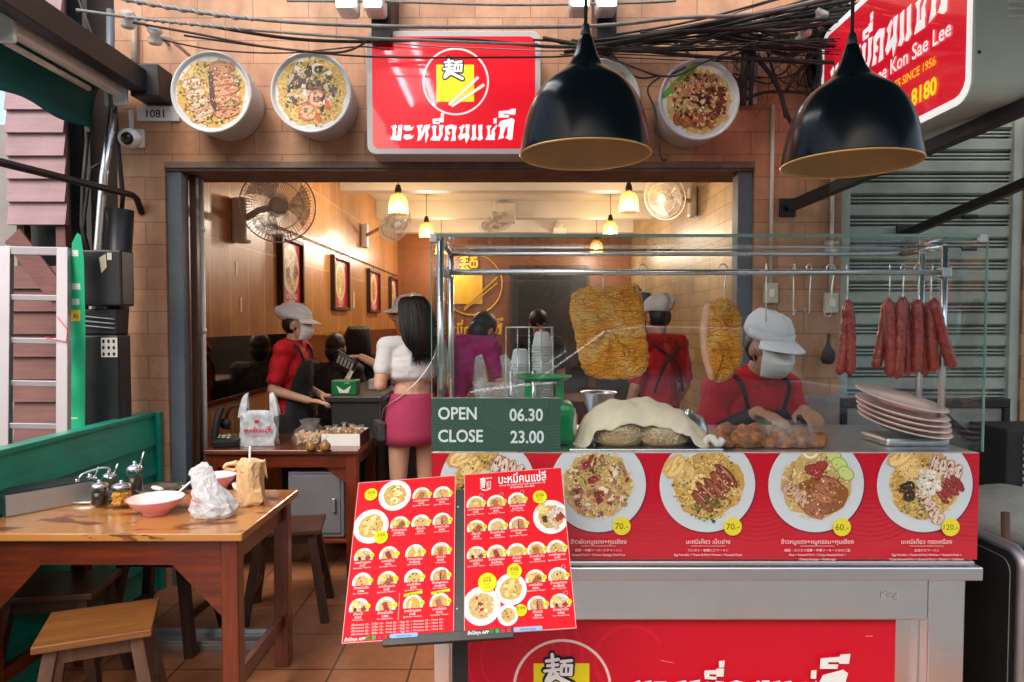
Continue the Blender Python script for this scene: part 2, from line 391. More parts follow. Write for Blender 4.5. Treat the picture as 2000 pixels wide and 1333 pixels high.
def food(p, cx, cy, r, kind, seed, d=1.0):
    """printed dish: noodles or rice under sliced meats"""
    rnd = random.Random(seed); n = lambda k: max(2, int(k * d)); dz0 = p.dz; p.dz = 9e-6
    if kind in ('duck', 'mixed', 'crispy', 'redpork', 'shrimp', 'wonton'):
        p.ellp(cx, cy, r * .66, r * .64, rgb(206, 166, 86), 22, 0, .07, rnd); noodles(p, rnd, cx, cy, r * .68, n(170), r * .022)
    else:
        p.ellp(cx, cy, r * .64, r * .62, rgb(208, 176, 112), 22, 0, .07, rnd); bits(p, rnd, cx, cy, r * .64, n(150), r * .035, RICE)
    if kind in ('mixed', 'crispy', 'redpork', 'shrimp', 'duck'): bits(p, rnd, cx, cy, r * .66, n(60), r * .022, [rgb(120, 84, 40), rgb(250, 232, 180), rgb(96, 120, 50), rgb(236, 200, 110)])
    if kind == 'duck':
        slices(p, rnd, cx - r * .42, cy + r * .2, 3, r * .5, r * .34, .9, WON, WONE, r * .26)
        slices(p, rnd, cx + r * .12, cy - r * .06, 5, r * .62, r * .19, -.75, DUK, DUKE, r * .165, rgb(206, 150, 120))
        bits(p, rnd, cx, cy - r * .45, r * .3, n(24), r * .03, GRN)
    elif kind == 'mixed':
        slices(p, rnd, cx - r * .34, cy + r * .36, 3, r * .52, r * .34, .7, WON, WONE, r * .24)
        slices(p, rnd, cx + r * .36, cy + r * .3, 4, r * .4, r * .2, 1.2, CHI, SAUE, r * .15)
        slices(p, rnd, cx + r * .44, cy - r * .06, 4, r * .44, r * .14, -1.0, SAU, SAUE, r * .12)
        slices(p, rnd, cx - r * .32, cy - r * .12, 2, r * .3, r * .2, .3, rgb(70, 52, 44), rgb(36, 28, 26), r * .17)
        slices(p, rnd, cx + r * .08, cy - r * .38, 5, r * .26, r * .2, .6, CHI, CRIE, r * .15)
        bits(p, rnd, cx + r * .05, cy + r * .05, r * .22, n(40), r * .06, [rgb(240, 236, 226), rgb(224, 214, 200)])
        bits(p, rnd, cx - r * .2, cy - r * .42, r * .2, n(14), r * .03, GRN)
    elif kind == 'crispy':
        slices(p, rnd, cx - r * .28, cy - r * .12, 4, r * .46, r * .24, .3, CRI, CRIE, r * .21, rgb(240, 220, 200))
        slices(p, rnd, cx + r * .24, cy + r * .06, 5, r * .56, r * .25, .1, rgb(206, 140, 104), rgb(130, 64, 52), r * .21)
        p.stroke([(cx - r * .02, cy + r * .4), (cx, cy + r * .1), (cx + r * .02, cy - r * .2), (cx + r * .1, cy - r * .34)], r * .1, rgb(84, 30, 40))
        bits(p, rnd, cx, cy, r * .62, n(34), r * .032, GRN)
    elif kind == 'shrimp':
        bits(p, rnd, cx, cy + r * .1, r * .44, n(70), r * .065, [rgb(84, 56, 70), rgb(235, 225, 215), rgb(140, 84, 60), rgb(60, 40, 50), rgb(220, 190, 150)])
        for dx, dy in ((.1, -.12), (-.08, -.36)):
            p.ring(cx + dx * r, cy + dy * r, r * .07, r * .17, rgb(240, 190, 165), 20, 20, 330); p.ring(cx + dx * r, cy + dy * r, r * .13, r * .17, rgb(228, 120, 80), 16, 20, 300)
            p.ellp(cx + (dx + .2) * r, cy + (dy - .1) * r, r * .1, r * .04, rgb(224, 90, 50), 10, 1.9)
        bits(p, rnd, cx, cy, r * .6, n(26), r * .03, GRN)
    elif kind == 'redpork':
        slices(p, rnd, cx - r * .05, cy - r * .05, 5, r * .6, r * .2, rnd.uniform(-.6, .6), RED, REDE, r * .17); bits(p, rnd, cx, cy, r * .6, n(20), r * .03, GRN)
    elif kind == 'wonton':
        bits(p, rnd, cx, cy, r * .46, n(12), r * .2, [WON, rgb(240, 222, 170), rgb(228, 200, 130)]); bits(p, rnd, cx, cy, r * .5, n(18), r * .05, GRN)
    elif kind == 'fried':
        bits(p, rnd, cx, cy, r * .58, n(46), r * .075, [RED, rgb(176, 130, 104), rgb(206, 170, 140), rgb(150, 66, 56), rgb(238, 224, 196)]); bits(p, rnd, cx, cy, r * .62, n(30), r * .028, GRN)
        slices(p, rnd, cx - r * .1, cy + r * .1, 3, r * .2, r * .14, .4, SAU, SAUE, r * .3)
    elif kind == 'ricemix':
        p.ellp(cx + r * .1, cy - r * .2, r * .5, r * .36, rgb(150, 92, 46), 20, 0, .08, rnd)
        slices(p, rnd, cx - r * .36, cy - r * .16, 4, r * .3, r * .18, .9, CRI, CRIE, r * .15)
        slices(p, rnd, cx + r * .1, cy - r * .22, 5, r * .48, r * .2, -.5, rgb(190, 124, 92), rgb(130, 70, 44), r * .16)
        for dx, dy in ((-.1, .3), (.08, .36), (.02, .2)): p.ellp(cx + dx * r, cy + dy * r, r * .13, r * .1, SAUE, 14, .3); p.ellp(cx + dx * r, cy + dy * r, r * .115, r * .085, SAU, 14, .3)
        for k in range(3): p.ellp(cx + r * (.3 + k * .12), cy + r * (.56 - k * .17), r * .17, r * .13, rgb(150, 180, 80), 16, -.6); p.ellp(cx + r * (.3 + k * .12), cy + r * (.56 - k * .17), r * .15, r * .11, rgb(210, 222, 140), 16, -.6)
        p.ellp(cx - r * .12, cy + r * .62, r * .15, r * .13, rgb(244, 240, 230)); p.ellp(cx - r * .12, cy + r * .62, r * .09, r * .08, rgb(236, 186, 50))
    elif kind == 'grill':
        for k in range(4): p.ellp(cx - r * (.52 - k * .12), cy + r * (.22 + k * .12), r * .24, r * .07, GRN[2] if k % 2 else rgb(96, 160, 60), 12, .75, .1, rnd)
        slices(p, rnd, cx - r * .06, cy + r * .26, 6, r * .34, r * .15, 1.75, rgb(214, 158, 122), rgb(150, 84, 60), r * .14)
        slices(p, rnd, cx + r * .34, cy - r * .02, 5, r * .4, r * .12, .05, rgb(130, 52, 38), rgb(78, 28, 24), r * .11)
        slices(p, rnd, cx - r * .08, cy - r * .36, 5, r * .34, r * .18, 1.5, rgb(186, 110, 66), rgb(120, 56, 32), r * .16)
        p.ellp(cx + r * .02, cy + r * .02, r * .26, r * .11, rgb(66, 28, 34), 16, -.2, .1, rnd); bits(p, rnd, cx, cy, r * .5, n(90), r * .04, [rgb(120, 60, 34), rgb(80, 36, 26), rgb(190, 130, 86), rgb(226, 190, 140)])
    elif kind == 'veg':
        bits(p, rnd, cx, cy, r * .5, n(30), r * .1, [GRN[0], rgb(70, 60, 48), GRN[1]]); 
    elif kind == 'sausage':
        slices(p, rnd, cx, cy, 5, r * .5, r * .2, .4, SAU, SAUE, r * .16)
    bits(p, rnd, cx, cy, r * .56, n(150), r * .016, [rgb(92, 56, 34), rgb(250, 236, 200), rgb(150, 100, 60), rgb(228, 196, 150), rgb(84, 104, 50)], .4)
    p.dz = dz0
def badge(p, cx, cy, r, t, size, col=rgb(238, 226, 40)):
    p.disc(cx, cy, r, col, 28); p.text(t, cx, cy - size * .33, size, rgb(40, 36, 20), 'c', 0)
# brush lettering of the shop name, drawn stroke by stroke (units of the sign)
LOGO_TXT = [[(118,520),(150,470),(160,400),(135,345),(192,320),(216,348),(196,376),(204,440),(180,470),(215,500)],[(118,520),(165,462),(272,480),(266,540),(160,530)],[(235,330),(290,322),(268,538),(215,535),(225,440)],
[(312,330),(410,330),(385,362),(455,345),(420,395),(345,410),(305,385)],[(318,455),(410,455),(390,482),(455,465),(420,512),(345,530),(300,500)],
[(485,335),(560,320),(572,345),(548,370),(545,530),(490,545),(510,470),(505,380)],[(545,440),(590,340),(640,330),(600,420),(550,520)],[(590,330),(675,315),(660,380),(640,400),(650,470),(612,575),(600,520),(612,420),(585,380)],
[(690,345),(735,330),(765,345),(750,385),(752,480),(715,500),(712,470),(708,385)],[(670,530),(712,468),(800,490),(795,535),(730,540)],[(795,325),(860,330),(840,400),(845,460),(795,550),(780,500),(798,440)],
[(705,250),(715,240),(800,238),(800,225),(862,225),(858,290),(800,290),(800,272),(705,272)],[(705,268),(745,268),(745,288),(805,292),(800,315),(710,310)],[(820,165),(866,160),(862,215),(822,218)],
[(878,345),(960,318),(1040,340),(1035,385),(975,378),(955,375),(905,402),(880,400)],[(880,395),(925,395),(905,470),(930,500),(920,540),(858,535),(882,470)],[(978,370),(1038,370),(1020,430),(1025,540),(955,545),(975,480)],[(915,405),(950,430),(940,465),(912,455)],
[(1068,362),(1135,318),(1152,345),(1125,380),(1100,400),(1090,395)],[(1095,385),(1130,370),(1110,480),(1080,535),(1055,488),(1085,440)],[(1060,488),(1170,430),(1178,478),(1085,535)],[(1160,320),(1222,320),(1205,430),(1215,490),(1168,578),(1150,500),(1165,430)],
[(1250,330),(1305,320),(1300,460),(1315,510),(1270,540),(1230,525),(1255,480)],[(1338,330),(1393,320),(1388,460),(1403,510),(1358,540),(1318,525),(1343,480)],
[(1445,340),(1510,330),(1517,350),(1495,370),(1500,470),(1465,480),(1465,390)],[(1435,530),(1465,460),(1560,474),(1565,530)],[(1518,402),(1590,320),(1597,345),(1560,400),(1570,460),(1552,500),(1520,510)],[(1548,240),(1590,235),(1588,305),(1545,305)],
[(1640,275),(1800,232),(1840,262),(1815,348),(1640,352),(1608,345)],[(1640,345),(1722,348),(1680,450),(1690,500),(1608,525),(1635,440)],[(1745,300),(1827,300),(1805,525),(1770,532),(1708,500),(1738,460)],
[(1620,140),(1770,128),(1775,110),(1855,105),(1845,185),(1770,185),(1765,172),(1618,172)],[(1618,168),(1680,168),(1680,188),(1760,190),(1755,225),(1615,225)]]
def shop_name(p, x0, y0, w, col=rgb(240, 240, 240), hk=1.0):
    """x0,y0 = left end of the baseline, w = width"""
    k = w / 1740.0
    for g in LOGO_TXT: p.poly([(x0 + (x - 116) * k, y0 + (540 - y) * k * hk) for x, y in g], col)
WHITE, SRED, SYEL, INK = rgb(240, 240, 240), rgb(214, 16, 36), rgb(240, 222, 36), rgb(20, 18, 30)
BR = [((-.62,.62),(.05,.72),.16),((-.3,1.0),(-.24,.1),.17),((-.55,.36),(.02,.42),.15),((-.72,.06),(.12,.16),.15),((-.3,.1),(-.62,-.5),.2),((-.62,-.52),(.0,-.1),.16),((-.15,0),(.1,-.3),.14),((-.1,-.25),(.85,-.72),.22),((-.05,-.2),(-.62,-.62),.2),((.2,.62),(.78,.68),.15),((.46,.66),(.3,.36),.14),((.24,.4),(.2,-.08),.15),((.26,.4),(.8,.4),.15),((.76,.4),(.74,-.1),.18),((.24,-.1),(.74,-.1),.15),((.48,.34),(.48,-.06),.1)]
def brush_glyph(p, cx, cy, s):
    for col, g in ((INK, .26), (WHITE, .03)):
        for a, b, w in BR:
            p.stroke([(cx + a[0] * s, cy + a[1] * s), (cx + b[0] * s, cy + b[1] * s)], (w + g) * s, col)
            for q in (a, b): p.disc(cx + q[0] * s, cy + q[1] * s, (w + g) * s / 2, col, 10)
def logo(p, cx, cy, r):
    p.ring(cx, cy, r * .945, r, rgb(248, 214, 210), 64)
    p.rect(cx - r * .58, cy - r * .6, cx + r * .55, cy + r * .5, SYEL)
    brush_glyph(p, cx - r * .1, cy + r * .34, r * .36)
    for a, b in (((-.2, -.7), (.68, .12)), ((-.12, -.74), (.86, -.1))):
        p.stroke([(cx + a[0] * r, cy + a[1] * r), (cx + b[0] * r, cy + b[1] * r)], r * .1, rgb(196, 170, 150)); p.stroke([(cx + a[0] * r, cy + a[1] * r), (cx + b[0] * r, cy + b[1] * r)], r * .06, rgb(250, 236, 220))
# ------------------------------------------------------------------ shared materials
m_tile = brick_mat('facade_tile', 'xz', rgb(214, 164, 130), rgb(198, 144, 110), rgb(158, 118, 94), .30, .122, .003, rough=.45, off=(.05, .052), streak=.46)
m_pier = brick_mat('pier_tile', 'xz', rgb(196, 148, 118), rgb(182, 130, 100), rgb(110, 78, 60), .27, .122, .0035, rough=.5, off=(.05, .052), streak=.35)
m_wallL = brick_mat('brown_wall_panel', 'yz', rgb(206, 148, 92), rgb(188, 128, 74), rgb(228, 192, 150), .31, .72, .006, 0.0, .3, (.1, .16), .2, .35, 9)
m_wallR = brick_mat('cream_wall_tile', 'yz', rgb(176, 150, 112), rgb(160, 134, 96), rgb(108, 88, 60), .3, .15, .004, .5, .4, (0, 0), .2, .3)
m_wallB = brick_mat('brown_back_panel', 'xz', rgb(150, 92, 50), rgb(136, 80, 42), rgb(100, 60, 34), .6, .9, .004, 0, .4)
m_floor = brick_mat('terracotta_tile', 'xy', rgb(196, 134, 94), rgb(176, 114, 78), rgb(104, 72, 52), .33, .33, .005, 0.0, .42, (0.1, .13), .3, .4, 22)
m_concrete = mat('concrete', rgb(128, 126, 122), .85, 0, .2, 3, .3, 60)
m_asphalt = mat('asphalt', (.05, .05, .052, 1), .9, 0, .3, 8, .4, 90)
m_cream = mat('cream_paint', rgb(206, 204, 200), .5, 0, .06, 3)
m_white = mat('white_paint', rgb(232, 232, 230), .4, 0, .06, 4)
m_black = mat('black_paint', (.010, .011, .014, 1), .45, 0, .3, 8, .08, 60)
m_blackm = mat('black_rubber', (.014, .014, .016, 1), .6, 0, .4, 12, .15, 90)
m_darkpl = mat('dark_plastic', (.014, .016, .02, 1), .4, 0, .3, 8)
m_frame = mat('blue_grey_paint', rgb(94, 104, 116), .45, 0, .12, 8, .05, 40)
m_lintel = mat('dusty_lintel', rgb(124, 104, 94), .6, .2, .3, 9, .1, 40)
m_green = wood_mat('green_board_paint', rgb(8, 164, 138), rgb(4, 144, 120), 1, .38, .15)
m_awning = mat('dark_green_sheet', rgb(20, 108, 108), .6, 0, .2, 4, .1, 30)
m_steel = steel_mat('brushed_steel', (.74, .75, .78, 1), .34); m_steelv = steel_mat('polished_tube', (.66, .68, .70, 1), .26, (30, 30, 1))
m_alu = steel_mat('aluminium', (.40, .37, .41, 1), .5, (40, 40, 1))
m_galv = steel_mat('galvanised', (.5, .52, .55, 1), .42, (3, 3, 3))
m_wire = steel_mat('wire', (.66, .66, .66, 1), .28, (5, 5, 5))
m_glass = glass_mat('clear_glass')
m_matte = print_mat('matte_print', .65); m_matte.node_tree.nodes['Principled BSDF'].inputs['Specular IOR Level'].default_value = .2; m_print = print_mat('printed_sheet', .38); m_gloss = print_mat('glossy_print', .3, 1.0); m_glow = print_mat('lightbox_print', .3, 1.0, .38)
m_wood = wood_mat('red_brown_wood', rgb(122, 48, 22), rgb(80, 28, 13), 0, .26, .5)
m_woodv = wood_mat('red_brown_wood_upright', rgb(126, 50, 22), rgb(84, 29, 13), 2, .26, .5)
m_woody = wood_mat('red_brown_wood_deep', rgb(122, 48, 22), rgb(80, 28, 13), 1, .28, .5)
m_top = wood_mat('worn_table_top', rgb(132, 70, 28), rgb(106, 50, 18), 0, .12, .5, rgb(182, 126, 68))
m_desk = wood_mat('varnished_desk_top', rgb(120, 66, 44), rgb(92, 46, 30), 0, .2, .5)
m_stool = wood_mat('stool_seat_wood', rgb(150, 98, 50), rgb(112, 66, 32), 0, .4, .2)
m_stoold = wood_mat('dark_stool_wood', rgb(96, 54, 30), rgb(64, 34, 20), 0, .4, .25)
m_stoolleg = wood_mat('grey_brown_stool_leg', rgb(110, 80, 62), rgb(84, 56, 42), 2, .6, 0)
m_stooldl = wood_mat('dark_stool_leg', rgb(74, 40, 24), rgb(48, 26, 16), 2, .5, .1)
m_gold = mat('gold_paint', rgb(216, 166, 40), .35, .4, .1, 6)

# ------------------------------------------------------------------ the setting
structure(M().b2(-45, 45, -45, 30, -.3, 0), 'ground', m_concrete)
structure(M().add([(-45, -16, .004), (45, -16, .004), (45, -1.6, .004), (-45, -1.6, .004)], [(0, 1, 2, 3)]), 'road', m_asphalt)
structure(M().add([(-2.6, 1.0, .006), (1.95, 1.0, .006), (1.95, 11.2, .006), (-2.6, 11.2, .006)], [(0, 1, 2, 3)]), 'floor', m_floor)

XL, XR = -1.87, 1.95
sh = thing('shop_building', 'narrow shophouse with pale brown tiled front and an open brown walled noodle shop inside', 'building', (0, 3.75, 0))
T = Matrix(((1, 0, 0, 0), (0, 0, 1, 0), (0, 1, 0, 0), (0, 0, 0, 1)))
def yprism(poly, y0, y1):
    m = M(); Tm = Matrix.Translation((0, y0, 0)) @ T; return m.prism(poly, Tm, y1 - y0)
yprism([(-2.15, 0), (-1.893, 0), (-1.893, 2.334), (1.322, 2.334), (1.322, 0), (1.8, 0), (1.8, 2.78), (2.8, 2.78), (2.8, 0), (4.2, 0), (4.2, 6.2), (-2.15, 6.2)], 3.75, 4.08).build('front_wall', m_tile, sh)
M().b2(XL - .12, XL, 4.08, 11.2, 0, 3.4).build('side_wall', m_wallL, sh)
M().b2(XR, XR + .12, 4.08, 11.2, 0, 3.4).build('side_wall', m_wallR, sh)
M().b2(XL - .12, XR + .12, 11.2, 11.35, 0, 3.4).build('back_wall', m_wallB, sh)
M().b2(XL - .12, XR + .12, 4.08, 11.2, 3.4, 3.6).build('roof_slab', m_concrete, sh)
M().b2(XL, XR, 4.08, 11.2, 3.16, 3.19).build('ceiling', m_cream, sh)
for y, z in ((7.45, 2.91), (9.45, 2.92), (11.02, 2.93)): M().b2(XL, XR, y, y + .18, z, 3.16).build('beam', m_cream, sh, bevel=.004)
fr = M(); fr.b2(-1.893, -1.812, 3.77, 3.85, 0, 2.30); fr.build('door_post', m_frame, sh, bevel=.004); M().b2(-1.812, -1.775, 3.86, 3.90, 0, 2.3).build('guide_rail', m_stooldl, sh, bevel=.003)
fr = M(); fr.b2(1.24, 1.322, 3.77, 3.87, 0, 2.30); fr.build('door_post', m_frame, sh, bevel=.004)
fr = M(); fr.b2(-1.893, 1.322, 3.762, 4.07, 2.302, 2.338); fr.b2(-1.893, 1.322, 3.745, 3.762, 2.315, 2.35); fr.build('lintel', m_lintel, sh, bevel=.003)
# inner cladding left of door post
M().b2(-1.89, -1.872, 3.9, 4.08, 0, 2.3).build('reveal_panel', m_wallL, sh)
# white pipe just inside the door
pp = M(); pp.tube([(-1.79, 3.96, .02), (-1.79, 3.96, 2.3)], .014, 10); pp.tube([(-1.79, 3.96, 1.41), (-1.79, 3.96, 1.44)], .018, 10); pp.tube([(-1.79, 3.96, 2.0), (-1.79, 3.96, 2.02)], .019, 10)
tag(pp.build('pipe', m_white), 'thin white upright pipe just inside the left door post', 'pipe')

# neighbours on the left
nb = yprism([(-8, 0), (-2.15, 0), (-2.15, 6.2), (-2.93, 6.2), (-2.93, 2.62), (-8, 2.62)], 4.0, 4.15)
tag(nb.build('concrete_wall', mat('grey_render', rgb(150, 146, 146), .85, 0, .12, 3, .15, 50)), 'plain grey rendered wall of the next building, left of the tiled shop', 'wall')
cl = thing('clapboard_wall', 'narrow wall of pink painted overlapping boards, broken open behind the ladder', 'wall', (-2.48, 3.6, 0))
m_pink = wood_mat('pink_board', rgb(172, 140, 150), rgb(154, 124, 134), 0, .6, 0)
m_pinkd = wood_mat('brown_shaded_board', rgb(130, 88, 86), rgb(106, 68, 66), 0, .65, 0)  # brown of the loose board; on the lower boards, painted shade behind the ladder
def boards(m, x0, x1, z0, z1, h=.119, y=3.6):
    z = z0
    while z < z1 - .02:
        d = .022; m.add([(x0, y - d, z), (x1, y - d, z), (x1, y, z + h), (x0, y, z + h), (x0, y + .012, z), (x1, y + .012, z), (x1, y + .012, z + h), (x0, y + .012, z + h)],
                        [(0, 1, 2, 3), (7, 6, 5, 4), (0, 4, 5, 1), (1, 5, 6, 2), (3, 2, 6, 7), (0, 3, 7, 4)]); z += h
boards_u = M(); boards(boards_u, -2.635, -2.33, 1.985, 4.1); boards_u.build('board_panel', m_pink, cl, shade=False)
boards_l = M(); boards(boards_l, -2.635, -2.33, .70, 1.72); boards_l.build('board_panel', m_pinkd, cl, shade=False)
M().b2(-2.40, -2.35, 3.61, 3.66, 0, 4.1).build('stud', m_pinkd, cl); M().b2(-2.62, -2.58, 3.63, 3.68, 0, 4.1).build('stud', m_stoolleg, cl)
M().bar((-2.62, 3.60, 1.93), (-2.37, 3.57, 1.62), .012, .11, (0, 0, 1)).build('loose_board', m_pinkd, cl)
M().b2(-2.65, -2.33, 3.74, 3.76, 0, 4.1).build('backing', m_blackm, cl)
dp = M().b2(-2.33, -2.15, 3.80, 3.92, 0, 5); tag(dp.build('timber_post', mat('dark_brown_timber', rgb(46, 34, 32), .8, 0, .3, 5, .2, 50), bevel=.006), 'dark brown upright timber filling the gap beside the tiled wall', 'post')

# low green board wall
gw = thing('board_wall', 'low bright green painted board wall behind the wooden table', 'wall', (-1.98, 2.6, 0))
gb = M(); z = .02; GX = -1.95
for k in range(6):
    zt = .965 if k == 5 else z + .158; gb.add([(GX + .018, .9, z), (GX + .018, 3.69, z), (GX, 3.69, zt), (GX, .9, zt), (GX - .05, .9, z), (GX - .05, 3.69, z), (GX - .05, 3.69, zt), (GX - .05, .9, zt)],
        [(1, 0, 3, 2), (4, 5, 6, 7), (0, 1, 5, 4), (1, 2, 6, 5), (2, 3, 7, 6), (3, 0, 4, 7)]); z = zt
gb.build('boards', m_green, gw, bevel=.002, shade=False)
M().b2(GX - .055, GX + .012, .9, 3.70, .965, .99).build('top_rail', m_green, gw, bevel=.004)
M().b2(GX - .05, GX + .03, 3.70, 3.74, 0, .985).build('end_board', m_green, gw, bevel=.003)

# roller shutter
rs = thing('roller_shutter', 'closed pale green roller shutter on the right of the shop front', 'shutter', (2.29, 3.8, 0))
m_shut = mat('pale_green_metal', rgb(164, 172, 166), .5, .2, .3, 3, .05, 30)
prof = []; z = .02
while z < 2.7: prof += [(3.80, z), (3.786, z + .008), (3.782, z + .058), (3.802, z + .066), (3.825, z + .073), (3.797, z + .080), (3.797, z + .086), (3.825, z + .092), (3.797, z + .098), (3.797, z + .106), (3.825, z + .113)]; z += .12
cu = M(); cu.add([(x, y, zz) for y, zz in prof for x in (1.84, 2.77)], [(2 * i, 2 * i + 1, 2 * i + 3, 2 * i + 2) for i in range(len(prof) - 1)]); cu.build('curtain', m_shut, rs, solid=.002)
for a in (1.80, 2.745): M().b2(a, a + .055, 3.765, 3.83, 0, 2.78).build('side_rail', m_shut, rs, bevel=.003)
for zz in (2.06, 1.88):
    s = M(); s.tube([(2.48, 3.783, zz), (2.56, 3.783, zz)], .011, 8); s.build('handle_slot', m_black, rs)
M().b2(2.8, 4.2, 3.85, 3.9, 0, 2.78).build('return_panel', m_blackm, rs)

# ------------------------------------------------------------------ things fixed to the facade
# awning frame on the left
aw = thing('awning', 'dark green awning with black steel edge beam at the upper left', 'awning', (-2.1, 2.6, 2.6))
M().b2(-1.985, -1.905, 2.0, 3.72, 2.675, 2.79).build('edge_beam', m_black, aw, bevel=.004)
M().b2(-2.27, -1.985, 2.1, 3.68, 2.715, 2.725).build('sheet', m_awning, aw)
v = M(); v.grid(lambda u, t: (-2.2 - .05 * math.sin(t * 3.1) * .4 - .03 * t, 2.1 + 1.58 * u, 2.725 - .235 * t + .012 * math.sin(u * 21) * t), 30, 6); v.build('valance', m_awning, aw, solid=.004)
for k in range(5): M().b2(-1.99, -1.983, 2.3 + k * .22, 2.38 + k * .22, 2.70, 2.712).build('clip', m_alu, aw)
fl = thing('fluorescent_lamp', 'white batten lamp with one tube under the green awning', 'lamp', (-2.05, 3.2, 2.6))
M().b2(-2.085, -2.02, 2.80, 3.60, 2.655, 2.715).build('housing', m_white, fl, bevel=.006)
M().tube([(-2.095, 2.86, 2.632), (-2.095, 3.42, 2.632)], .0135, 12).build('tube', mat('lamp_tube', rgb(238, 226, 226), .3), fl)
for y in (2.78, 3.585): M().b2(-2.12, -2.0, y, y + .025, 2.60, 2.735).build('end_cap', m_white, fl, bevel=.008)
rl = M(); rl.tube([(-2.02, 1.2, 2.03), (-2.02, 3.66, 2.152), (-2.02, 3.70, 2.14), (-2.02, 3.75, 2.07)], .017, 10); tag(rl.build('rail', m_black), 'black round steel rail running to the tiled wall under the green awning', 'rail')
fb = M(); fb.b2(-1.99, -1.84, 3.60, 3.75, 2.655, 2.82); tag(fb.build('junction_box', m_black, bevel=.006), 'black square box on the tiles at the end of the awning beam', 'box')
pl = thing('number_plate', 'white house number plate reading 1081 under the black square box', 'sign', (-1.92, 3.74, 2.57)); M().b2(-2.03, -1.80, 3.735, 3.748, 2.565, 2.645).build('plate', m_white, pl, bevel=.002)
t = P(FRONT(-1.93, 3.7345, 2.583)); t.text('1081', 0.0, 0, .06, INK, 'c', .01); t.build('lettering', m_print, pl)
cc = thing('security_camera', 'white bullet security camera with dark lens on the tiled pier', 'camera', (-2.06, 3.74, 2.4))
M().b2(-2.07, -1.99, 3.72, 3.75, 2.42, 2.52).build('mount', m_white, cc, bevel=.008)
cb0 = at(254, 271, 3.62); M().ell(cb0, (.058, .06, .052)).build('body', m_white, cc); M().lathe([(.001, .004), (.030, .0), (.034, -.012), (.024, -.028), (.001, -.034)], cb0 + V((.012, -.036, -.010)), 24, Euler((R_(-82), 0, R_(-8))).to_matrix()).build('lens', mat('black_glass', (.01, .01, .012, 1), .08), cc)
M().tube([(-2.06, 3.735, 2.5), (-2.06, 3.735, 2.62)], .012, 8).build('cable_boss', m_white, cc)
pv = M(); pv.tube([at(262, 40, 3.725), at(262, 150, 3.725)], .016, 10); tag(pv.build('conduit', mat('beige_conduit', rgb(176, 160, 146), .5)), 'beige conduit pipe rising up the tiles above the awning beam', 'pipe')
def pipe(name, pts, r, m, label, cat='pipe', group=None, n=10, name2=None): return tag(M().tube(pts, r, n).build(name, m), label, cat, group)
pipe('metal_pole', [at(222, 215, 3.52), at(203, 345, 3.52), at(180, 640, 3.5), at(172, 1000, 3.5)], .021, m_steelv, 'shiny slanting steel pole in front of the dark gap', 'pole')
pipe('black_pipe', [at(238, 410, 3.58), at(226, 640, 3.58), at(214, 1100, 3.6)], .058, m_darkpl, 'thick black pipe standing against the left edge of the tiled pier', 'pipe', n=18)
for i, (pts, r, lb) in enumerate([([(222, 190), (232, 300), (240, 380), (238, 412)], .012, 'black hose bending down into the thick black pipe'), ([(172, 258), (162, 370), (160, 440), (175, 500)], .011, 'thin black cable hanging from the awning beside the pink boards'),
        ([(205, 315), (178, 330), (168, 400), (160, 470), (172, 520)], .009, 'thin looped black cable crossing behind the steel pole'), ([(200, 380), (214, 440), (222, 490)], .007, 'short thin black wire above the meter box'), ([(150, -10), (172, 45), (185, 80), (188, 130)], .008, 'thin black wire on the grey wall above the awning'),
        ([(216, 20), (216, 150), (224, 260)], .02, 'grey pair of conduit pipes at the corner of the tiled wall')]):
    tag(M().tube([at(x, y, 3.6) for x, y in pts], r, 8).build('hanging_cable', m_frame if i == 5 else m_blackm), lb, 'cable', 'cables in the dark gap')
mb = thing('meter_box', 'black electricity meter box with stickers beside the green banner', 'box', (-2.13, 3.46, 1.6))
def pxbox(m, x0, y0, x1, y1, Y, d): a = at(x0, y1, Y); b = at(x1, y0, Y); return m.b2(a.x, b.x, Y, Y + d, a.z, b.z)
pxbox(M(), 160, 488, 236, 598, 3.40, .12).build('upper_case', m_darkpl, mb, bevel=.01)
pxbox(M(), 163, 604, 228, 655, 3.43, .10).build('neck', m_blackm, mb, bevel=.01)
pxbox(M(), 163, 655, 230, 840, 3.41, .12).build('lower_case', m_darkpl, mb, bevel=.01)
for k in range(3): a = at(165, 618 + k * 9, 3.43); b = at(226, 624 + k * 9, 3.43); M().tube([(a.x, 3.42, a.z), (b.x, 3.42, b.z)], .004, 6).build('rib', m_galv, mb)
s = P(FRONT(0, 3.405, 0)); a = at(198, 698, 3.405); b = at(229, 660, 3.405); s.rect(a.x, a.z, b.x, b.z, rgb(206, 204, 198))
for k in range(9): s.ellp(a.x + .012 + .026 * (k % 3), a.z + .015 + .032 * (k // 3), .007, .01, INK, 8)
a = at(194, 534, 3.395); b = at(208, 496, 3.395); s.build('sticker', m_print, mb); s = P(FRONT(0, 3.396, 0)); s.poly([(a.x + .01, a.z), (b.x, a.z + .03), (b.x - .005, b.z), (a.x, b.z - .02)], rgb(190, 186, 160)); a = at(209, 508, 3.395); b = at(218, 494, 3.395); s.rect(a.x, a.z, b.x, b.z, rgb(210, 210, 200))
s.build('sticker', m_print, mb)
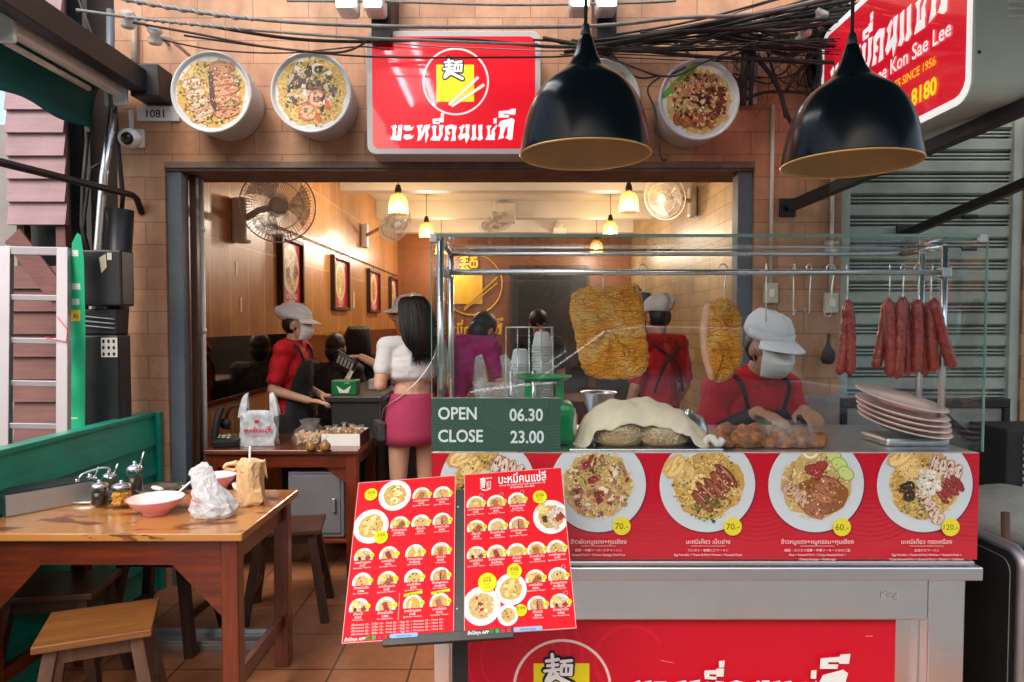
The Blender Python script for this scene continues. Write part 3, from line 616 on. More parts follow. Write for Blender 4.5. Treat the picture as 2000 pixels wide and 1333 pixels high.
# green banner
bn = thing('banner', 'tall narrow green feather banner with white lettering and a yellow patch', 'banner', at(148, 850, 3.32))
bp = P(FRONT(0, 3.31, 0), .0002)
def pxp(x, y, Y): q = at(x, y, Y); return (q.x, q.z)
bp.poly([pxp(*q, 3.31) for q in ((131, 845), (166, 840), (167, 640), (164, 505), (158, 460), (151, 455), (141, 475), (136, 560), (134, 660))], rgb(40, 180, 132))
for y, w in ((495, 8), (560, 12), (590, 10)): bp.rect(*pxp(141, y + 6, 3.31), *pxp(141 + w + 4, y - 6, 3.31), rgb(225, 236, 228))
bp.rect(*pxp(139, 628, 3.31), *pxp(157, 606, 3.31), rgb(236, 206, 60)); bp.text('AI', *pxp(148, 622, 3.31), .03, INK)
bp.rect(*pxp(136, 818, 3.31), *pxp(152, 816, 3.31), rgb(225, 236, 228))
bp.build('cloth', m_matte, bn, solid=.0008); M().tube([at(163, 850, 3.325), at(163, 600, 3.325), at(157, 458, 3.325)], .006, 8).build('pole', m_black, bn)
# ladder
ld = thing('ladder', 'aluminium ladder leaning on the pink board wall', 'ladder', at(68, 900, 3.1))
for a, b in (((13, 482), (8, 1000)), ((125, 485), (124, 1000))): M().bar(at(a[0], a[1], 3.3), at(b[0], b[1], 3.1), .055, .03, (0, 1, 0)).build('rail', m_alu, ld, bevel=.003)
for y, yy in ((490, 3.3), (581, 3.27), (665, 3.24), (748, 3.21), (831, 3.17)): M().bar(at(8, y, yy) + V((0, .0, 0)), at(130, y + 2, yy), .03, .028 if y > 500 else .04).build('rung', m_alu, ld, bevel=.003)
pipe('string', [at(113, 620, 3.2), at(132, 645, 3.2), at(130, 668, 3.2), at(88, 660, 3.2)], .003, mat('pink_string', rgb(240, 90, 110), .6), 'thin pink plastic string tied round the ladder rail', 'string', n=6)

# round noodle bowl signs
m_bowl = mat('white_bowl_plastic', rgb(204, 204, 206), .35, 0, .05, 4)
def bowl_sign(px, py, kind, seed, label):
    c = at(px, py, 3.5); o = thing('bowl_sign', label, 'sign', (c.x, 3.75, c.z), 0, 'round bowl signs on the tiled front')
    R = Euler((R_(90), 0, 0)).to_matrix(); r = .205
    M().lathe([(.001, 0), (r * .88, 0), (r * .90, .01), (r, .235), (r * 1.0, .25), (r * .955, .252), (r * .93, .238), (r * .86, .234), (.001, .234)], (c.x, 3.75, c.z), 56, R).build('bowl', m_bowl, o)
    p = P(FRONT(c.x, 3.514, c.z)); p.disc(0, 0, r * .9, rgb(196, 198, 204), 48); p.disc(0, 0, r * .885, rgb(216, 218, 222), 48); food(p, 0, 0, r * 1.30, kind, seed, 1.6); p.build('food_print', m_print, o); return o
bowl_sign(412, 180, 'crispy', 3, 'round bowl sign with sliced roast pork and dark sauce, nearest the house number plate')
bowl_sign(607, 180, 'shrimp', 5, 'round bowl sign with two prawns on noodles, left of the big red shop sign')
bowl_sign(1172, 194, 'redpork', 9, 'round bowl sign half hidden behind the left black pendant lamp')
bowl_sign(1366, 195, 'grill', 7, 'round bowl sign with green leaves and grilled meat, between the two black pendant lamps')

# main red sign
ms = thing('shop_sign', 'large red light box sign with round noodle logo above the shop entrance', 'sign', (-.3, 3.74, 2.34))
SX0, SX1, SZ0, SZ1 = -.746, .147, 2.341, 2.967
def rr_pts(x0, y0, x1, y1, r):
    pts = []
    for cx, cy, a0 in ((x1 - r, y1 - r, 0), (x0 + r, y1 - r, 90), (x0 + r, y0 + r, 180), (x1 - r, y0 + r, 270)):
        for k in range(8): a = R_(a0 + 90 * k / 7); pts.append((cx + r * math.cos(a), cy + r * math.sin(a)))
    return pts
yprism(rr_pts(SX0, SZ0, SX1, SZ1, .045), 3.55, 3.72).build('case', m_bowl, ms, bevel=.003, shade=False)
p = P(FRONT(0, 3.5495, 0)); p.rrect(SX0 + .028, SZ0 + .028, SX1 - .028, SZ1 - .028, .035, SRED)
lc = at(890, 160, 3.55); logo(p, lc.x, lc.z, .171); b = at(762, 276, 3.55); shop_name(p, b.x, b.z, .648); p.build('face', m_glow, ms)
for x in (-.6, 0): M().bar((x, 3.72, 2.75), (x, 3.75, 2.75), .04, .04).build('bracket', m_black, ms)
# projecting light box sign on the right
ps = thing('projecting_sign', 'white projecting light box with red lettered face over the roller shutter', 'sign', (1.77, 3.0, 2.28))
PX, PY0, PY1, PZ0, PZ1 = 1.62, 2.44, 3.62, 2.262, 2.97
m_box = mat('aged_white_metal', rgb(206, 212, 204), .5, 0, .1, 3, .05, 30)
Tx = Matrix(((0, 0, 1, PX), (1, 0, 0, 0), (0, 1, 0, 0), (0, 0, 0, 1)))
M().prism(rr_pts(PY0, PZ0, PY1, PZ1, .07), Tx, .34).build('case', m_box, ps, bevel=.012, shade=False)
p = P(frame((PX - .0005, 0, 0), (0, -1, 0), (-1, 0, 0)), .00012)
L = lambda y: -y
p.rrect(L(PY1), PZ0 - .0, L(PY0), PZ1, .075, WHITE); p.rrect(L(PY1) + .03, PZ0 + .03, L(PY0) - .03, PZ1 - .03, .06, rgb(206, 14, 40))
shop_name(p, L(PY1) + .09, PZ0 + .36, .98, WHITE, 1.15)
p.text('Bamee Kon Sae Lee', L(PY0) - .11, PZ0 + .27, .088, WHITE, 'r', .012, .92)
p.text('EGG NOODLES SINCE 1956', L(PY0) - .2, PZ0 + .195, .05, rgb(240, 200, 40), 'r', .012, .9)
p.text('081-918-8180', L(PY0) - .19, PZ0 + .085, .092, rgb(250, 226, 30), 'r', .03, .9); p.build('face', m_glow, ps)
for k in range(3):
    g = M(); zz = 2.600 - k * .025; g.lathe([(.001, -.045), (.008, -.042), (.008, .042), (.001, .045)], (1.785, 2.437, zz), 8, Euler((0, R_(90), 0)).to_matrix()); g.build('louvre', m_box, ps)
M().ell((1.646, 2.439, 2.425), (.006, .004, .006)).build('screw', m_black, ps)
def strut(a, b, r, label): 
    o = thing('strut', label, 'strut', b); M().bar(a, b, r, r * 1.2).build('bar', m_black, o, bevel=.003); d = (V(b) - V(a)).normalized(); M().b2(a[0] - .045, a[0] + .045, 3.735, 3.752, a[2] - .05, a[2] + .05).build('wall_plate', m_black, o, bevel=.004)
    M().tube([V(a), (a[0], 3.74, a[2])], .018, 8).build('pin', m_black, o)
strut((1.50, 3.68, 2.10), (1.86, 2.36, 2.255), .045, 'black steel strut carrying the projecting white sign box')
strut((2.14, 3.72, 1.955), (2.19, 2.75, 2.09), .035, 'lower black strut in front of the roller shutter')
# switches and conduits on the right pier
m_sw = mat('old_beige_plastic', rgb(198, 190, 172), .45)
def switch(px, py, top, label):
    a = at(px, py, 3.72); o = thing('wall_switch', label, 'switch', (a.x, 3.74, a.z)); M().b2(a.x - .036, a.x + .036, 3.72, 3.75, a.z - .055, a.z + .055).build('plate', m_sw, o, bevel=.005)
    M().b2(a.x - .014, a.x + .014, 3.712, 3.72, a.z - .022, a.z + .022).build('rocker', m_white, o, bevel=.002); b = at(px, top, 3.735); M().tube([(a.x, 3.737, a.z + .05), (a.x, 3.737, b.z)], .011, 8).build('conduit', m_cream, o)
switch(1507, 573, 205, 'beige wall switch with the tallest white conduit on the tiled pier'); switch(1625, 592, 345, 'beige wall switch beside the roller shutter rail')
hb = M(); a = at(1617, 712, 3.68); hb.lathe([(.001, -.0), (.025, .004), (.036, .03), (.030, .065), (.014, .10), (.006, .13), (.009, .16), (.001, .17)], a, 14, wob=.12); tag(hb.build('hanging_gourd', mat('dark_dry_gourd', rgb(66, 50, 52), .8, 0, .3, 20, .4, 60)), 'dark dried gourd hanging on the tiled pier', 'gourd')

# flood lights
m_led = mat('lit_led', (1, 1, 1, 1), .3, emit=(1, .97, .92, 1), es=9)
def flood(px, py, label):
    a = at(px, py, 3.38); o = thing('flood_light', label, 'lamp', (a.x, 3.75, a.z), 0, 'white led flood lights on black brackets')
    M().b2(a.x + .03, a.x + .13, 3.5, 3.75, a.z - .13, a.z + .3).build('bracket', m_black, o, bevel=.004)
    for d in (-.07, .065): M().b2(a.x + d - .05, a.x + d + .05, 3.36, 3.5, a.z - .02, a.z + .10).build('housing', m_white, o, bevel=.02); M().b2(a.x + d - .04, a.x + d + .04, 3.352, 3.36, a.z - .012, a.z + .06).build('lens', m_led, o, bevel=.006)
flood(703, 12, 'pair of lit white flood lights above the red shop sign'); flood(1160, 10, 'pair of lit white flood lights above the left black pendant lamp')

# cables
rc = random.Random(4)
m_cab = mat('grey_cable', rgb(128, 124, 124), .5, 0, .25, 20); m_cabd = mat('dusty_black_cable', rgb(52, 47, 45), .7, 0, .4, 25, .2, 80)
def spline(pts, n=10):
    out = []
    for i in range(len(pts) - 1):
        p0, p1, p2, p3 = pts[max(i - 1, 0)], pts[i], pts[i + 1], pts[min(i + 2, len(pts) - 1)]
        for k in range(n):
            t = k / n; out.append(.5 * ((2 * p1) + (p2 - p0) * t + (2 * p0 - 5 * p1 + 4 * p2 - p3) * t * t + (3 * p1 - p0 - 3 * p2 + p3) * t ** 3))
    return out + [pts[-1]]
CB = [([(-60, -60), (150, -22), (290, 8), (500, 38), (760, 52), (1140, 52), (1320, 36), (1470, 28), (1620, -5), (1760, -50)], .0095, m_cab, 'thick grey cable strung highest across the bowl signs'),
      ([(150, 20), (260, 35), (370, 47), (530, 62), (720, 75), (1050, 88)], .0075, m_cab, 'grey cable crossing just above the prawn bowl sign'),
      ([(260, 45), (380, 66), (520, 92), (660, 103), (720, 80)], .006, m_cabd, 'black cable sagging over the tops of the two left bowl signs'),
      ([(400, 50), (560, 75), (700, 82), (900, 78), (1080, 92), (1180, 86), (1330, 62), (1480, 55), (1560, 40)], .0085, m_cabd, 'dusty black cable passing across the red sign to the tangle'),
      ([(360, 70), (540, 95), (740, 112), (1060, 112), (1170, 110), (1300, 150), (1380, 120), (1480, 80)], .005, m_cabd, 'thin black wire across the upper part of the red sign'),
      ([(560, 2), (760, 4), (1000, 10), (1240, 6), (1320, 2)], .007, m_cab, 'grey cable along the very top of the tiled wall'),
      ([(1060, 75), (1180, 95), (1290, 98), (1440, 62), (1540, 60), (1640, 40)], .011, m_cabd, 'thick dusty cable running behind the left pendant cord'),
      ([(1290, 150), (1265, 175), (1280, 220), (1290, 305), (1302, 312)], .005, m_cabd, 'thin black wire end dangling left of the green leaf bowl sign'),
      ([(300, 75), (420, 98), (560, 104), (700, 92), (760, 98)], .004, m_cabd, 'thin black wire looping under the thicker cables over the left bowl signs'), ([(1040, 78), (1130, 84), (1210, 92), (1300, 78), (1420, 88), (1500, 70)], .006, m_cabd, 'black cable twisting just above the green leaf bowl sign'),
      ([(1160, 100), (1230, 128), (1290, 150), (1340, 132)], .004, m_cabd, 'thin black wire drooping behind the left pendant lamp shoulder'), ([(620, 66), (800, 88), (960, 96), (1100, 100), (1250, 88), (1380, 74), (1500, 40)], .004, m_cab, 'thin grey wire sagging across the middle of the red sign')]
for i, (pts, r, m_, lb) in enumerate(CB):
    pts3 = spline([at(x, y, 3.36 + .015 * i) for x, y in pts]); c_ = M(); c_.tube(pts3, r, 8)
    if i < 2:  # spiral dead-end grips
        sp = []; base = [q for q in pts3 if (.0 if i else -3) < 1 and at(230, 0, q.y).x < q.x < at(500, 0, q.y).x]
        for k in range(len(base) * 4 - 4): a_ = base[k // 4].lerp(base[k // 4 + 1], (k % 4) / 4); sp.append(a_ + V((0, math.cos(k * 1.0), math.sin(k * 1.0))) * r * 1.1)
        o = tag(c_.build('overhead_cable', m_, loc=pts3[0]), lb, 'cable', 'cables strung above the shop front')
        if len(sp) > 3: M().tube(sp, r * .55, 6).build('spiral_grip', mat('pale_grip', rgb(150, 150, 156), .45, .3), o)
    else: tag(c_.build('overhead_cable', m_, loc=pts3[0]), lb, 'cable', 'cables strung above the shop front')
tg = M()
for k in range(64):
    x0 = rc.uniform(1090, 1500); ya = 95 - (x0 - 1180) * .12; yb = 92 - (x0 - 1080) * .11; y0 = (ya if k % 2 else yb - 4) + rc.uniform(-3, 3); x1 = rc.uniform(1645, 1690); y1 = rc.choice((30, 55, 85, 120, -15)) + rc.gauss(0, 16); sag = rc.uniform(-4, 14); ph0 = rc.uniform(0, 6); n_ = 9; pts = []
    for q_ in range(n_ + 1): t = q_ / n_; pts.append((x0 + (x1 - x0) * t + 5 * math.sin(t * 9 + ph0), y0 + (y1 - y0) * t + sag * 4 * t * (1 - t) + 3 * math.sin(t * 6 + ph0)))
    yy = rc.uniform(3.40, 3.68); tg.tube(spline([at(x, y, yy + .02 * math.sin(i_)) for i_, (x, y) in enumerate(pts)], 3), rc.choice((.0025, .003, .004, .006, .009)), 6)
for k in range(14):
    x0 = rc.uniform(1575, 1640); tg.tube(spline([at(x0 + rc.uniform(-20, 20), y, 3.70 - .004 * k) for y in (-30, 20, 70, 120, 170)], 5), rc.choice((.012, .018, .022)), 8)
for k in range(30):
    x0 = rc.uniform(1440, 1640); y0 = rc.uniform(40, 110); pts = [(x0, y0), (x0 + rc.uniform(-30, 30), y0 + rc.uniform(20, 60)), (x0 + rc.uniform(-50, 50), y0 + rc.uniform(40, 110)), (x0 + rc.uniform(-40, 60), y0 + rc.uniform(20, 130))]
    tg.tube(spline([at(x, y, 3.66) for x, y in pts], 5), rc.choice((.0015, .002, .003, .005)), 5)
for pts, r in [([(1462, 60), (1455, 120), (1450, 205)], .02), ([(1475, 70), (1468, 140), (1466, 205)], .012), ([(1455, 90), (1500, 140), (1525, 185), (1535, 230)], .012), ([(1600, 100), (1560, 140), (1535, 178)], .010), ([(1455, 195), (1500, 180), (1590, 182)], .009), ([(1497, 95), (1510, 140), (1522, 180)], .008), ([(1525, 178), (1530, 205), (1545, 240), (1560, 260)], .012),
               ([(1505, 100), (1540, 108), (1580, 92), (1610, 60)], .012), ([(1590, 60), (1600, 130), (1590, 180)], .02), ([(1610, 30), (1640, 80), (1625, 160)], .03), ([(1470, 150), (1540, 150), (1600, 110)], .004), ([(1300, 70), (1380, 120), (1480, 90)], .006), ([(1190, 100), (1240, 150), (1290, 148)], .005)]:
    tg.tube(spline([at(x, y, 3.62) for x, y in pts], 6), r, 8)
tag(tg.build('cable_tangle', mat('tangle_black', rgb(30, 28, 28), .6, 0, .5, 25, .2, 80)), 'tangled mass of black cables on the tiles beside the projecting sign', 'cable tangle')
cv = M(); a = at(1455, 205, 3.70); b = at(1480, 60, 3.70); cv.b2(a.x, b.x, 3.69, 3.745, a.z, b.z); tag(cv.build('cable_cover', m_galv, bevel=.004), 'pale metal cable cover half buried in the black tangle', 'cover')
def insulator(px, py, Y, label):
    a = at(px, py, Y); o = thing('insulator', label, 'insulator', a, 0, 'porcelain cable insulators'); M().lathe([(.001, -.04), (.03, -.04), (.036, -.02), (.02, 0), (.036, .02), (.03, .04), (.001, .04)], a, 16, Euler((R_(35), R_(20), 0)).to_matrix()).build('spool', mat('porcelain', rgb(196, 190, 186), .15), o)
    M().tube([a + V((0, .0, .0)), a + V((.03, .1, .02)), a + V((.05, 3.75 - a.y, .0))], .009, 8).build('hook', m_galv, o)
insulator(250, 38, 3.45, 'white porcelain insulator above the beige conduit'); insulator(303, 70, 3.45, 'white porcelain insulator just above the first bowl sign'); insulator(1567, 72, 3.5, 'glossy insulator lowest in the black cable tangle'); insulator(1600, 36, 3.5, 'glossy insulator in the cable tangle nearest the projecting sign')
# ------------------------------------------------------------------ inside the shop
mirror = M().b2(XL, XL + .006, 4.12, 11.1, .985, 1.385)
q = N('dark_mirror'); q.b.inputs['Base Color'].default_value = (.62, .55, .48, 1); q.b.inputs['Metallic'].default_value = 1; q.b.inputs['Roughness'].default_value = .06; MATS['dark_mirror'] = q.m
tag(mirror.build('wall_mirror', q.m), 'long low dark mirror strip along the brown left wall', 'mirror')
tl = M(); tl.b2(XL, XL + .012, 4.1, 11.1, .955, .985); tag(tl.build('mirror_ledge', m_wood), 'thin wooden ledge under the long mirror strip', 'ledge')

m_fanw = mat('fan_grey_plastic', rgb(206, 202, 194), .4, 0, .06, 4); m_fanwire = mat('fan_wire', rgb(206, 202, 196), .4)
m_blade = film_mat('fan_blade', rgb(190, 184, 178), .4, .3, .05)
def fan(c, r, face, mount, label, box=(.06, .13, .2)):
    c = V(c); f = V(face).normalized(); mo = V(mount); R = f.to_track_quat('Z', 'Y').to_matrix()
    o = thing('wall_fan', label, 'fan', mo, 0, 'wall fans in the shop'); M().box(mo, box).build('mount_box', m_fanw, o, bevel=.02)
    M().tube([mo, mo + (c - mo) * .5 + V((0, 0, .02)), c - f * .1], .022, 10).build('arm', m_fanw, o)
    M().lathe([(.001, -.15), (.045, -.15), (.055, -.10), (.05, -.045), (.001, -.04)], c, 20, R).build('motor', m_fanw, o)
    g = M()
    for k in range(64):
        a = 2 * math.pi * k / 64; d = V((math.cos(a), math.sin(a), 0))
        for zz in (1, -1): g.tube([c + R @ (d * .05 + V((0, 0, .05 * zz))), c + R @ (d * r * .65 + V((0, 0, .06 * zz))), c + R @ (d * r)], .0013, 4)
    for rr, zz, t in ((r, 0, .005), (r * .65, .06, .002), (r * .65, -.06, .002), (r * .3, .055, .002), (r * .86, .033, .0015)):
        g.tube([c + R @ V((rr * math.cos(a), rr * math.sin(a), zz)) for a in [2 * math.pi * k / 48 for k in range(48)]], t, 6, closed=True)
    g.build('cage', m_fanwire, o); M().lathe([(.001, .062), (.05, .06), (.052, .05), (.001, .048)], c, 20, R).build('badge', m_fanw, o)
    for k in range(3):
        b = M(); a0 = k * 2.094
        b.grid(lambda u, v: c + R @ V(((.03 + (r * .86 - .03) * u) * math.cos(a0 + (v - .5) * (.5 + 1.0 * u)), (.03 + (r * .86 - .03) * u) * math.sin(a0 + (v - .5) * (.5 + 1.0 * u)), .03 * (v - .5) * 2)), 6, 6); b.build('blade', m_blade, o, solid=.003)
    return o
fan(at(543, 402, 4.45), .235, (.25, -1, -.12), (XL + .05, 4.62, 2.16), 'largest grey wall fan, facing out high on the brown left wall', (.1, .12, .30))
fan(at(772, 437, 8.0), .225, (.75, -.6, -.45), (XL + .05, 8.5, 2.55), 'tilted wall fan deeper in on the brown left wall', (.08, .1, .3))
fan(at(970, 436, 9.0), .24, (.35, -.35, -1.2), (-.1, 9.40, 2.98), 'tilted fan hanging from the middle of the white beam', (.3, .1, .28))
fan(at(1298, 386, 6.9), .225, (-.6, -.7, -.3), (XR - .05, 7.25, 2.75), 'wall fan high on the right wall', (.08, .12, .32))
q = N('amber_glass'); q.t.nodes.remove(q.b); t_ = q.n('ShaderNodeBsdfTransparent'); t_.inputs[0].default_value = (.96, .74, .42, 1); tl_ = q.n('ShaderNodeBsdfTranslucent'); tl_.inputs[0].default_value = (.62, .34, .10, 1); mx = q.n('ShaderNodeMixShader'); mx.inputs[0].default_value = .28; q.l(t_.outputs[0], mx.inputs[1]); q.l(tl_.outputs[0], mx.inputs[2]); q.l(mx.outputs[0], q.o.inputs[0]); m_amber = q.m; m_bulb = mat('lit_bulb', (1, 1, 1, 1), .3, emit=(1, .72, .36, 1), es=16)
def pendant(px, py, Y, label, power=17):
    a = at(px, py, Y); o = thing('shop_pendant', label, 'lamp', a, 0, 'small amber glass pendants lit in the shop')
    s = M(); s.lathe([(.03, .12), (.07, .09), (.09, .03), (.094, -.04), (.096, -.085)], a, 28, wob=.02, caps=False); s.build('shade', m_amber, o)
    M().lathe([(.001, .20), (.02, .2), (.034, .15), (.034, .125), (.001, .12)], a, 16).build('cap', m_black, o); M().tube([a + V((0, 0, .19)), V((a.x, a.y, 3.16))], .004, 6).build('cord', m_black, o)
    M().ell(a + V((0, 0, .0)), (.038, .038, .05)).build('bulb', m_bulb, o)
    l = bpy.data.lights.new('pendant_light', 'POINT'); l.energy = power * 1.15; l.color = (1, .86, .70); l.shadow_soft_size = .05; lo = bpy.data.objects.new('pendant_light', l); COL.objects.link(lo); lo.parent = o; lo.location = (0, 0, -.12)
pendant(778, 402, 6.7, 'lit amber pendant nearest the big left fan'); pendant(833, 453, 9.0, 'lit amber pendant beside the upright post of the glass case', 14)
pendant(1228, 398, 6.7, 'lit amber pendant nearest the right wall fan'); pendant(1192, 450, 9.0, 'lit amber pendant just above the top of the glass case, right of centre', 14)
pendant(1165, 484, 10.5, 'lit amber pendant farthest back, seen through the glass case right of the hanging pork', 14); pendant(862, 486, 10.5, 'lit amber pendant farthest back on the left, behind the corner of the glass case', 14)
sc_ = M(); a = at(1093, 445, 10.9); sc_.tube([(a.x, a.y, 2.95), (a.x, a.y, a.z)], .035, 10); sc_.ell(a, (.08, .08, .09)); sc_.b2(a.x - .1, a.x + .1, a.y - .08, a.y + .08, 2.90, 2.98); tag(sc_.build('dome_camera', m_white), 'white dome camera hanging from the rear white beam', 'camera')
# pictures on the left wall
def picture(y0, y1, seed, label):
    o = thing('wall_picture', label, 'picture', (XL, (y0 + y1) / 2, 1.61), 0, 'framed dish pictures on the brown wall'); z0, z1 = 1.61, 2.18; m = M(); w = .035
    for b in ((y0, y1, z0, z0 + w), (y0, y1, z1 - w, z1), (y0, y0 + w, z0 + w, z1 - w), (y1 - w, y1, z0 + w, z1 - w)): m.b2(XL, XL + .05, *b)
    m.build('frame', m_stooldl, o, bevel=.003); p = P(frame((XL + .02, 0, 0), (0, 1, 0), (1, 0, 0)), .0002); c = ((y0 + y1) / 2, 1.92); p.rect(y0 + w, z0 + w, y1 - w, z1 - w, rgb(190, 30, 36)); plate(p, c[0], c[1], .21, rgb(220, 208, 180)); food(p, c[0], c[1], .25, ('mixed', 'wonton', 'redpork', 'fried')[seed % 4], seed, .5)
    p.text(('บะหมี่เกี๊ยว', 'เกี๊ยวกุ้ง', 'ข้าวหมูแดง', 'ข้าวผัด')[seed % 4], c[0], 1.675, .07, WHITE, 'c', .01); p.text('Egg Noodles', c[0], 1.65, .03, WHITE); p.build('print', m_print, o)
    M().tube([(XL + .02, c[0], z1), (XL + .02, c[0], z1 + .05)], .004, 6).build('hanger', m_black, o)
picture(5.45, 6.02, 0, 'framed red dish picture nearest the entrance, under the big fan'); picture(7.04, 7.72, 1, 'second framed dish picture in from the entrance'); picture(8.8, 9.5, 2, 'third framed dish picture in from the entrance'); picture(10.35, 10.95, 3, 'farthest framed dish picture, beside the back wall')
pipe('picture_rail', [(XL + .02, 5.3, 2.235), (XL + .02, 11.1, 2.235)], .006, m_stooldl, 'thin rail the framed dish pictures hang from', 'rail', n=6)
nt_ = P(frame((XL + .002, 0, 0), (0, 1, 0), (1, 0, 0)), .0003)
for y, z, w, h in ((4.63, 1.80, .03, .09), (4.70, 1.55, .03, .1), (8.05, 1.65, .06, .2)): nt_.rect(y, z, y + w, z + h, rgb(226, 220, 205))
tag(nt_.build('wall_notes', m_print, solid=.001), 'small white paper slips stuck on the brown wall', 'paper slips')
# emblem on the back wall
em = thing('wall_emblem', 'round gold noodle emblem with gold lettering on the back wall', 'emblem', (-.68, 11.19, 1.3))
c = at(921, 556, 11.18); rr = .50
M().tube([(c.x + rr * math.cos(k * math.pi / 32), 11.18, c.z + rr * math.sin(k * math.pi / 32)) for k in range(64)], .014, 8, closed=True).build('ring', m_gold, em)
M().b2(c.x - .32, c.x + .18, 11.165, 11.2, c.z - .32, c.z + .16).build('square', m_gold, em)
g = P(FRONT(0, 11.15, 0), .0004); 
for a_, b_, w_ in BR: g.stroke([(c.x - .06 + a_[0] * .2, c.z + .3 + a_[1] * .2), (c.x - .06 + b_[0] * .2, c.z + .3 + b_[1] * .2)], w_ * .22, rgb(236, 190, 40))
g.build('glyph', m_print, em, solid=.01)
for k in (0, .1): M().bar((c.x - .12, 11.15, c.z - .42 + k * .3), (c.x + .42, 11.15, c.z + .02 + k), .02, .02).build('chopstick', m_gold, em)
g = P(FRONT(0, 11.16, 0), .0004); b = at(846, 655, 11.16); shop_name(g, b.x, b.z, 1.15, rgb(226, 176, 50)); g.build('lettering', m_print, em, solid=.01)
dk = thing('back_doorway', 'dark open doorway in the back wall of the shop', 'doorway', (.6, 11.2, 0)); M().b2(.02, 1.2, 11.14, 11.2, 0, 2.35).build('darkness_panel', m_blackm, dk)  # solid black panel painted in for the darkness beyond the doorway
for x in (-.04, 1.2): M().b2(x, x + .06, 11.12, 11.2, 0, 2.41).build('jamb', m_stooldl, dk, bevel=.004)
M().b2(.02, 1.2, 11.12, 11.2, 2.35, 2.41).build('head', m_stooldl, dk, bevel=.004)
fz = thing('drink_fridge', 'tall dark drinks fridge by the right wall', 'fridge', (1.6, 9.8, 0)); M().b2(1.25, 1.93, 9.5, 10.2, 0, 1.9).build('body', m_darkpl, fz, bevel=.02); M().b2(1.3, 1.88, 9.47, 9.5, .3, 1.7).build('door', mat('fridge_glass', (.02, .03, .05, 1), .08), fz, bevel=.01); M().b2(1.3, 1.88, 9.47, 9.5, 1.73, 1.87).build('header', mat('blue_sign', rgb(30, 50, 120), .3), fz, bevel=.01)

# dining tables and stools inside
def simple_table(name, x0, x1, y0, y1, h, label, top=None, group=None):
    o = thing(name, label, 'table', ((x0 + x1) / 2, (y0 + y1) / 2, 0), 0, group); M().b2(x0, x1, y0, y1, h - .03, h).build('top', top or m_desk, o, bevel=.005)
    for x in (x0 + .05, x1 - .05):
        for y in (y0 + .05, y1 - .05): M().b2(x - .03, x + .03, y - .03, y + .03, 0, h - .03).build('leg', m_woodv, o, bevel=.004)
    M().b2(x0 + .08, x1 - .08, y0 + .03, y0 + .055, h - .12, h - .03).build('apron', m_wood, o); M().b2(x0 + .08, x1 - .08, y1 - .055, y1 - .03, h - .12, h - .03).build('apron', m_wood, o); return o
def stool(c, yaw, label, w=.34, d=.28, h=.45, seat=None, leg=None, group='wooden stools round the tables'):
    o = thing('wooden_stool', label, 'stool', (c[0], c[1], 0), yaw, group); Wm = W[o]; X = lambda x, y, z: Wm @ V((x, y, z)); R = Matrix.Rotation(yaw, 3, 'Z')
    M().box(X(0, 0, h - .0125), (w, d, .025), R).build('seat', seat or m_stool, o, bevel=.004)
    for sx in (-1, 1):
        for sy in (-1, 1): M().bar(X(sx * (w / 2 + .02), sy * (d / 2 + .015), 0), X(sx * (w / 2 - .05), sy * (d / 2 - .045), h - .025), .045, .04, R @ V((1, 0, 0))).build('leg', leg or m_stoolleg, o, bevel=.003)
    for sy in (-1, 1): M().bar(X(-w / 2 + .05, sy * (d / 2 - .045), h - .055), X(w / 2 - .05, sy * (d / 2 - .045), h - .055), .022, .05).build('rail', leg or m_stoolleg, o, bevel=.002)
    for sx in (-1, 1): M().bar(X(sx * (w / 2 - .045), -d / 2 + .05, h - .055), X(sx * (w / 2 - .045), d / 2 - .05, h - .055), .022, .05).build('rail', leg or m_stoolleg, o, bevel=.002); M().bar(X(sx * (w / 2 - .012), -d / 2 + .02, .16), X(sx * (w / 2 - .012), d / 2 - .02, .16), .02, .03).build('stretcher', leg or m_stoolleg, o, bevel=.002)
    return o
simple_table('dining_table', -1.84, -1.2, 7.0, 7.8, .75, 'varnished table against the mirror behind the cashier', group='dining tables inside'); simple_table('dining_table', -.1, .75, 6.3, 7.0, .75, 'dining table in the middle of the shop behind the glass case', group='dining tables inside')
stool((-1.5, 6.5), .1, 'stool under the black haired diner nearest the cashier', seat=m_stoold, leg=m_stooldl); stool((-1.45, 8.15), -.1, 'stool under the diner at the far side of the mirror table', seat=m_stoold, leg=m_stooldl)

# serving desk
ds = thing('serving_desk', 'varnished brown desk with carrier bags just inside the entrance', 'desk', (-1.3, 4.15, 0))
M().b2(-1.76, -.87, 3.86, 4.45, .722, .75).build('top', m_desk, ds, bevel=.006)
for x, y in ((-1.72, 3.91), (-.92, 3.91), (-1.72, 4.4), (-.92, 4.4)): M().b2(x - .032, x + .032, y - .03, y + .03, 0, .722).build('leg', m_woodv, ds, bevel=.004)
M().b2(-1.688, -.952, 3.885, 3.91, .645, .722).build('apron', m_wood, ds); M().b2(-1.69, -.95, 4.40, 4.42, .63, .722).build('apron', m_wood, ds)
for x in (-1.73, -.93): M().b2(x, x + .022, 3.94, 4.37, .635, .722).build('side_rail', m_woody, ds)
M().b2(-1.70, -.94, 3.9, 4.40, .20, .222).build('shelf', m_wood, ds, bevel=.003)
for sx in (1,): M().prism([(-.955, .55), (-.955, .645), (-1.08, .645)], Matrix.Translation((0, 3.9, 0)) @ T, .02).build('corner_brace', m_wood, ds)
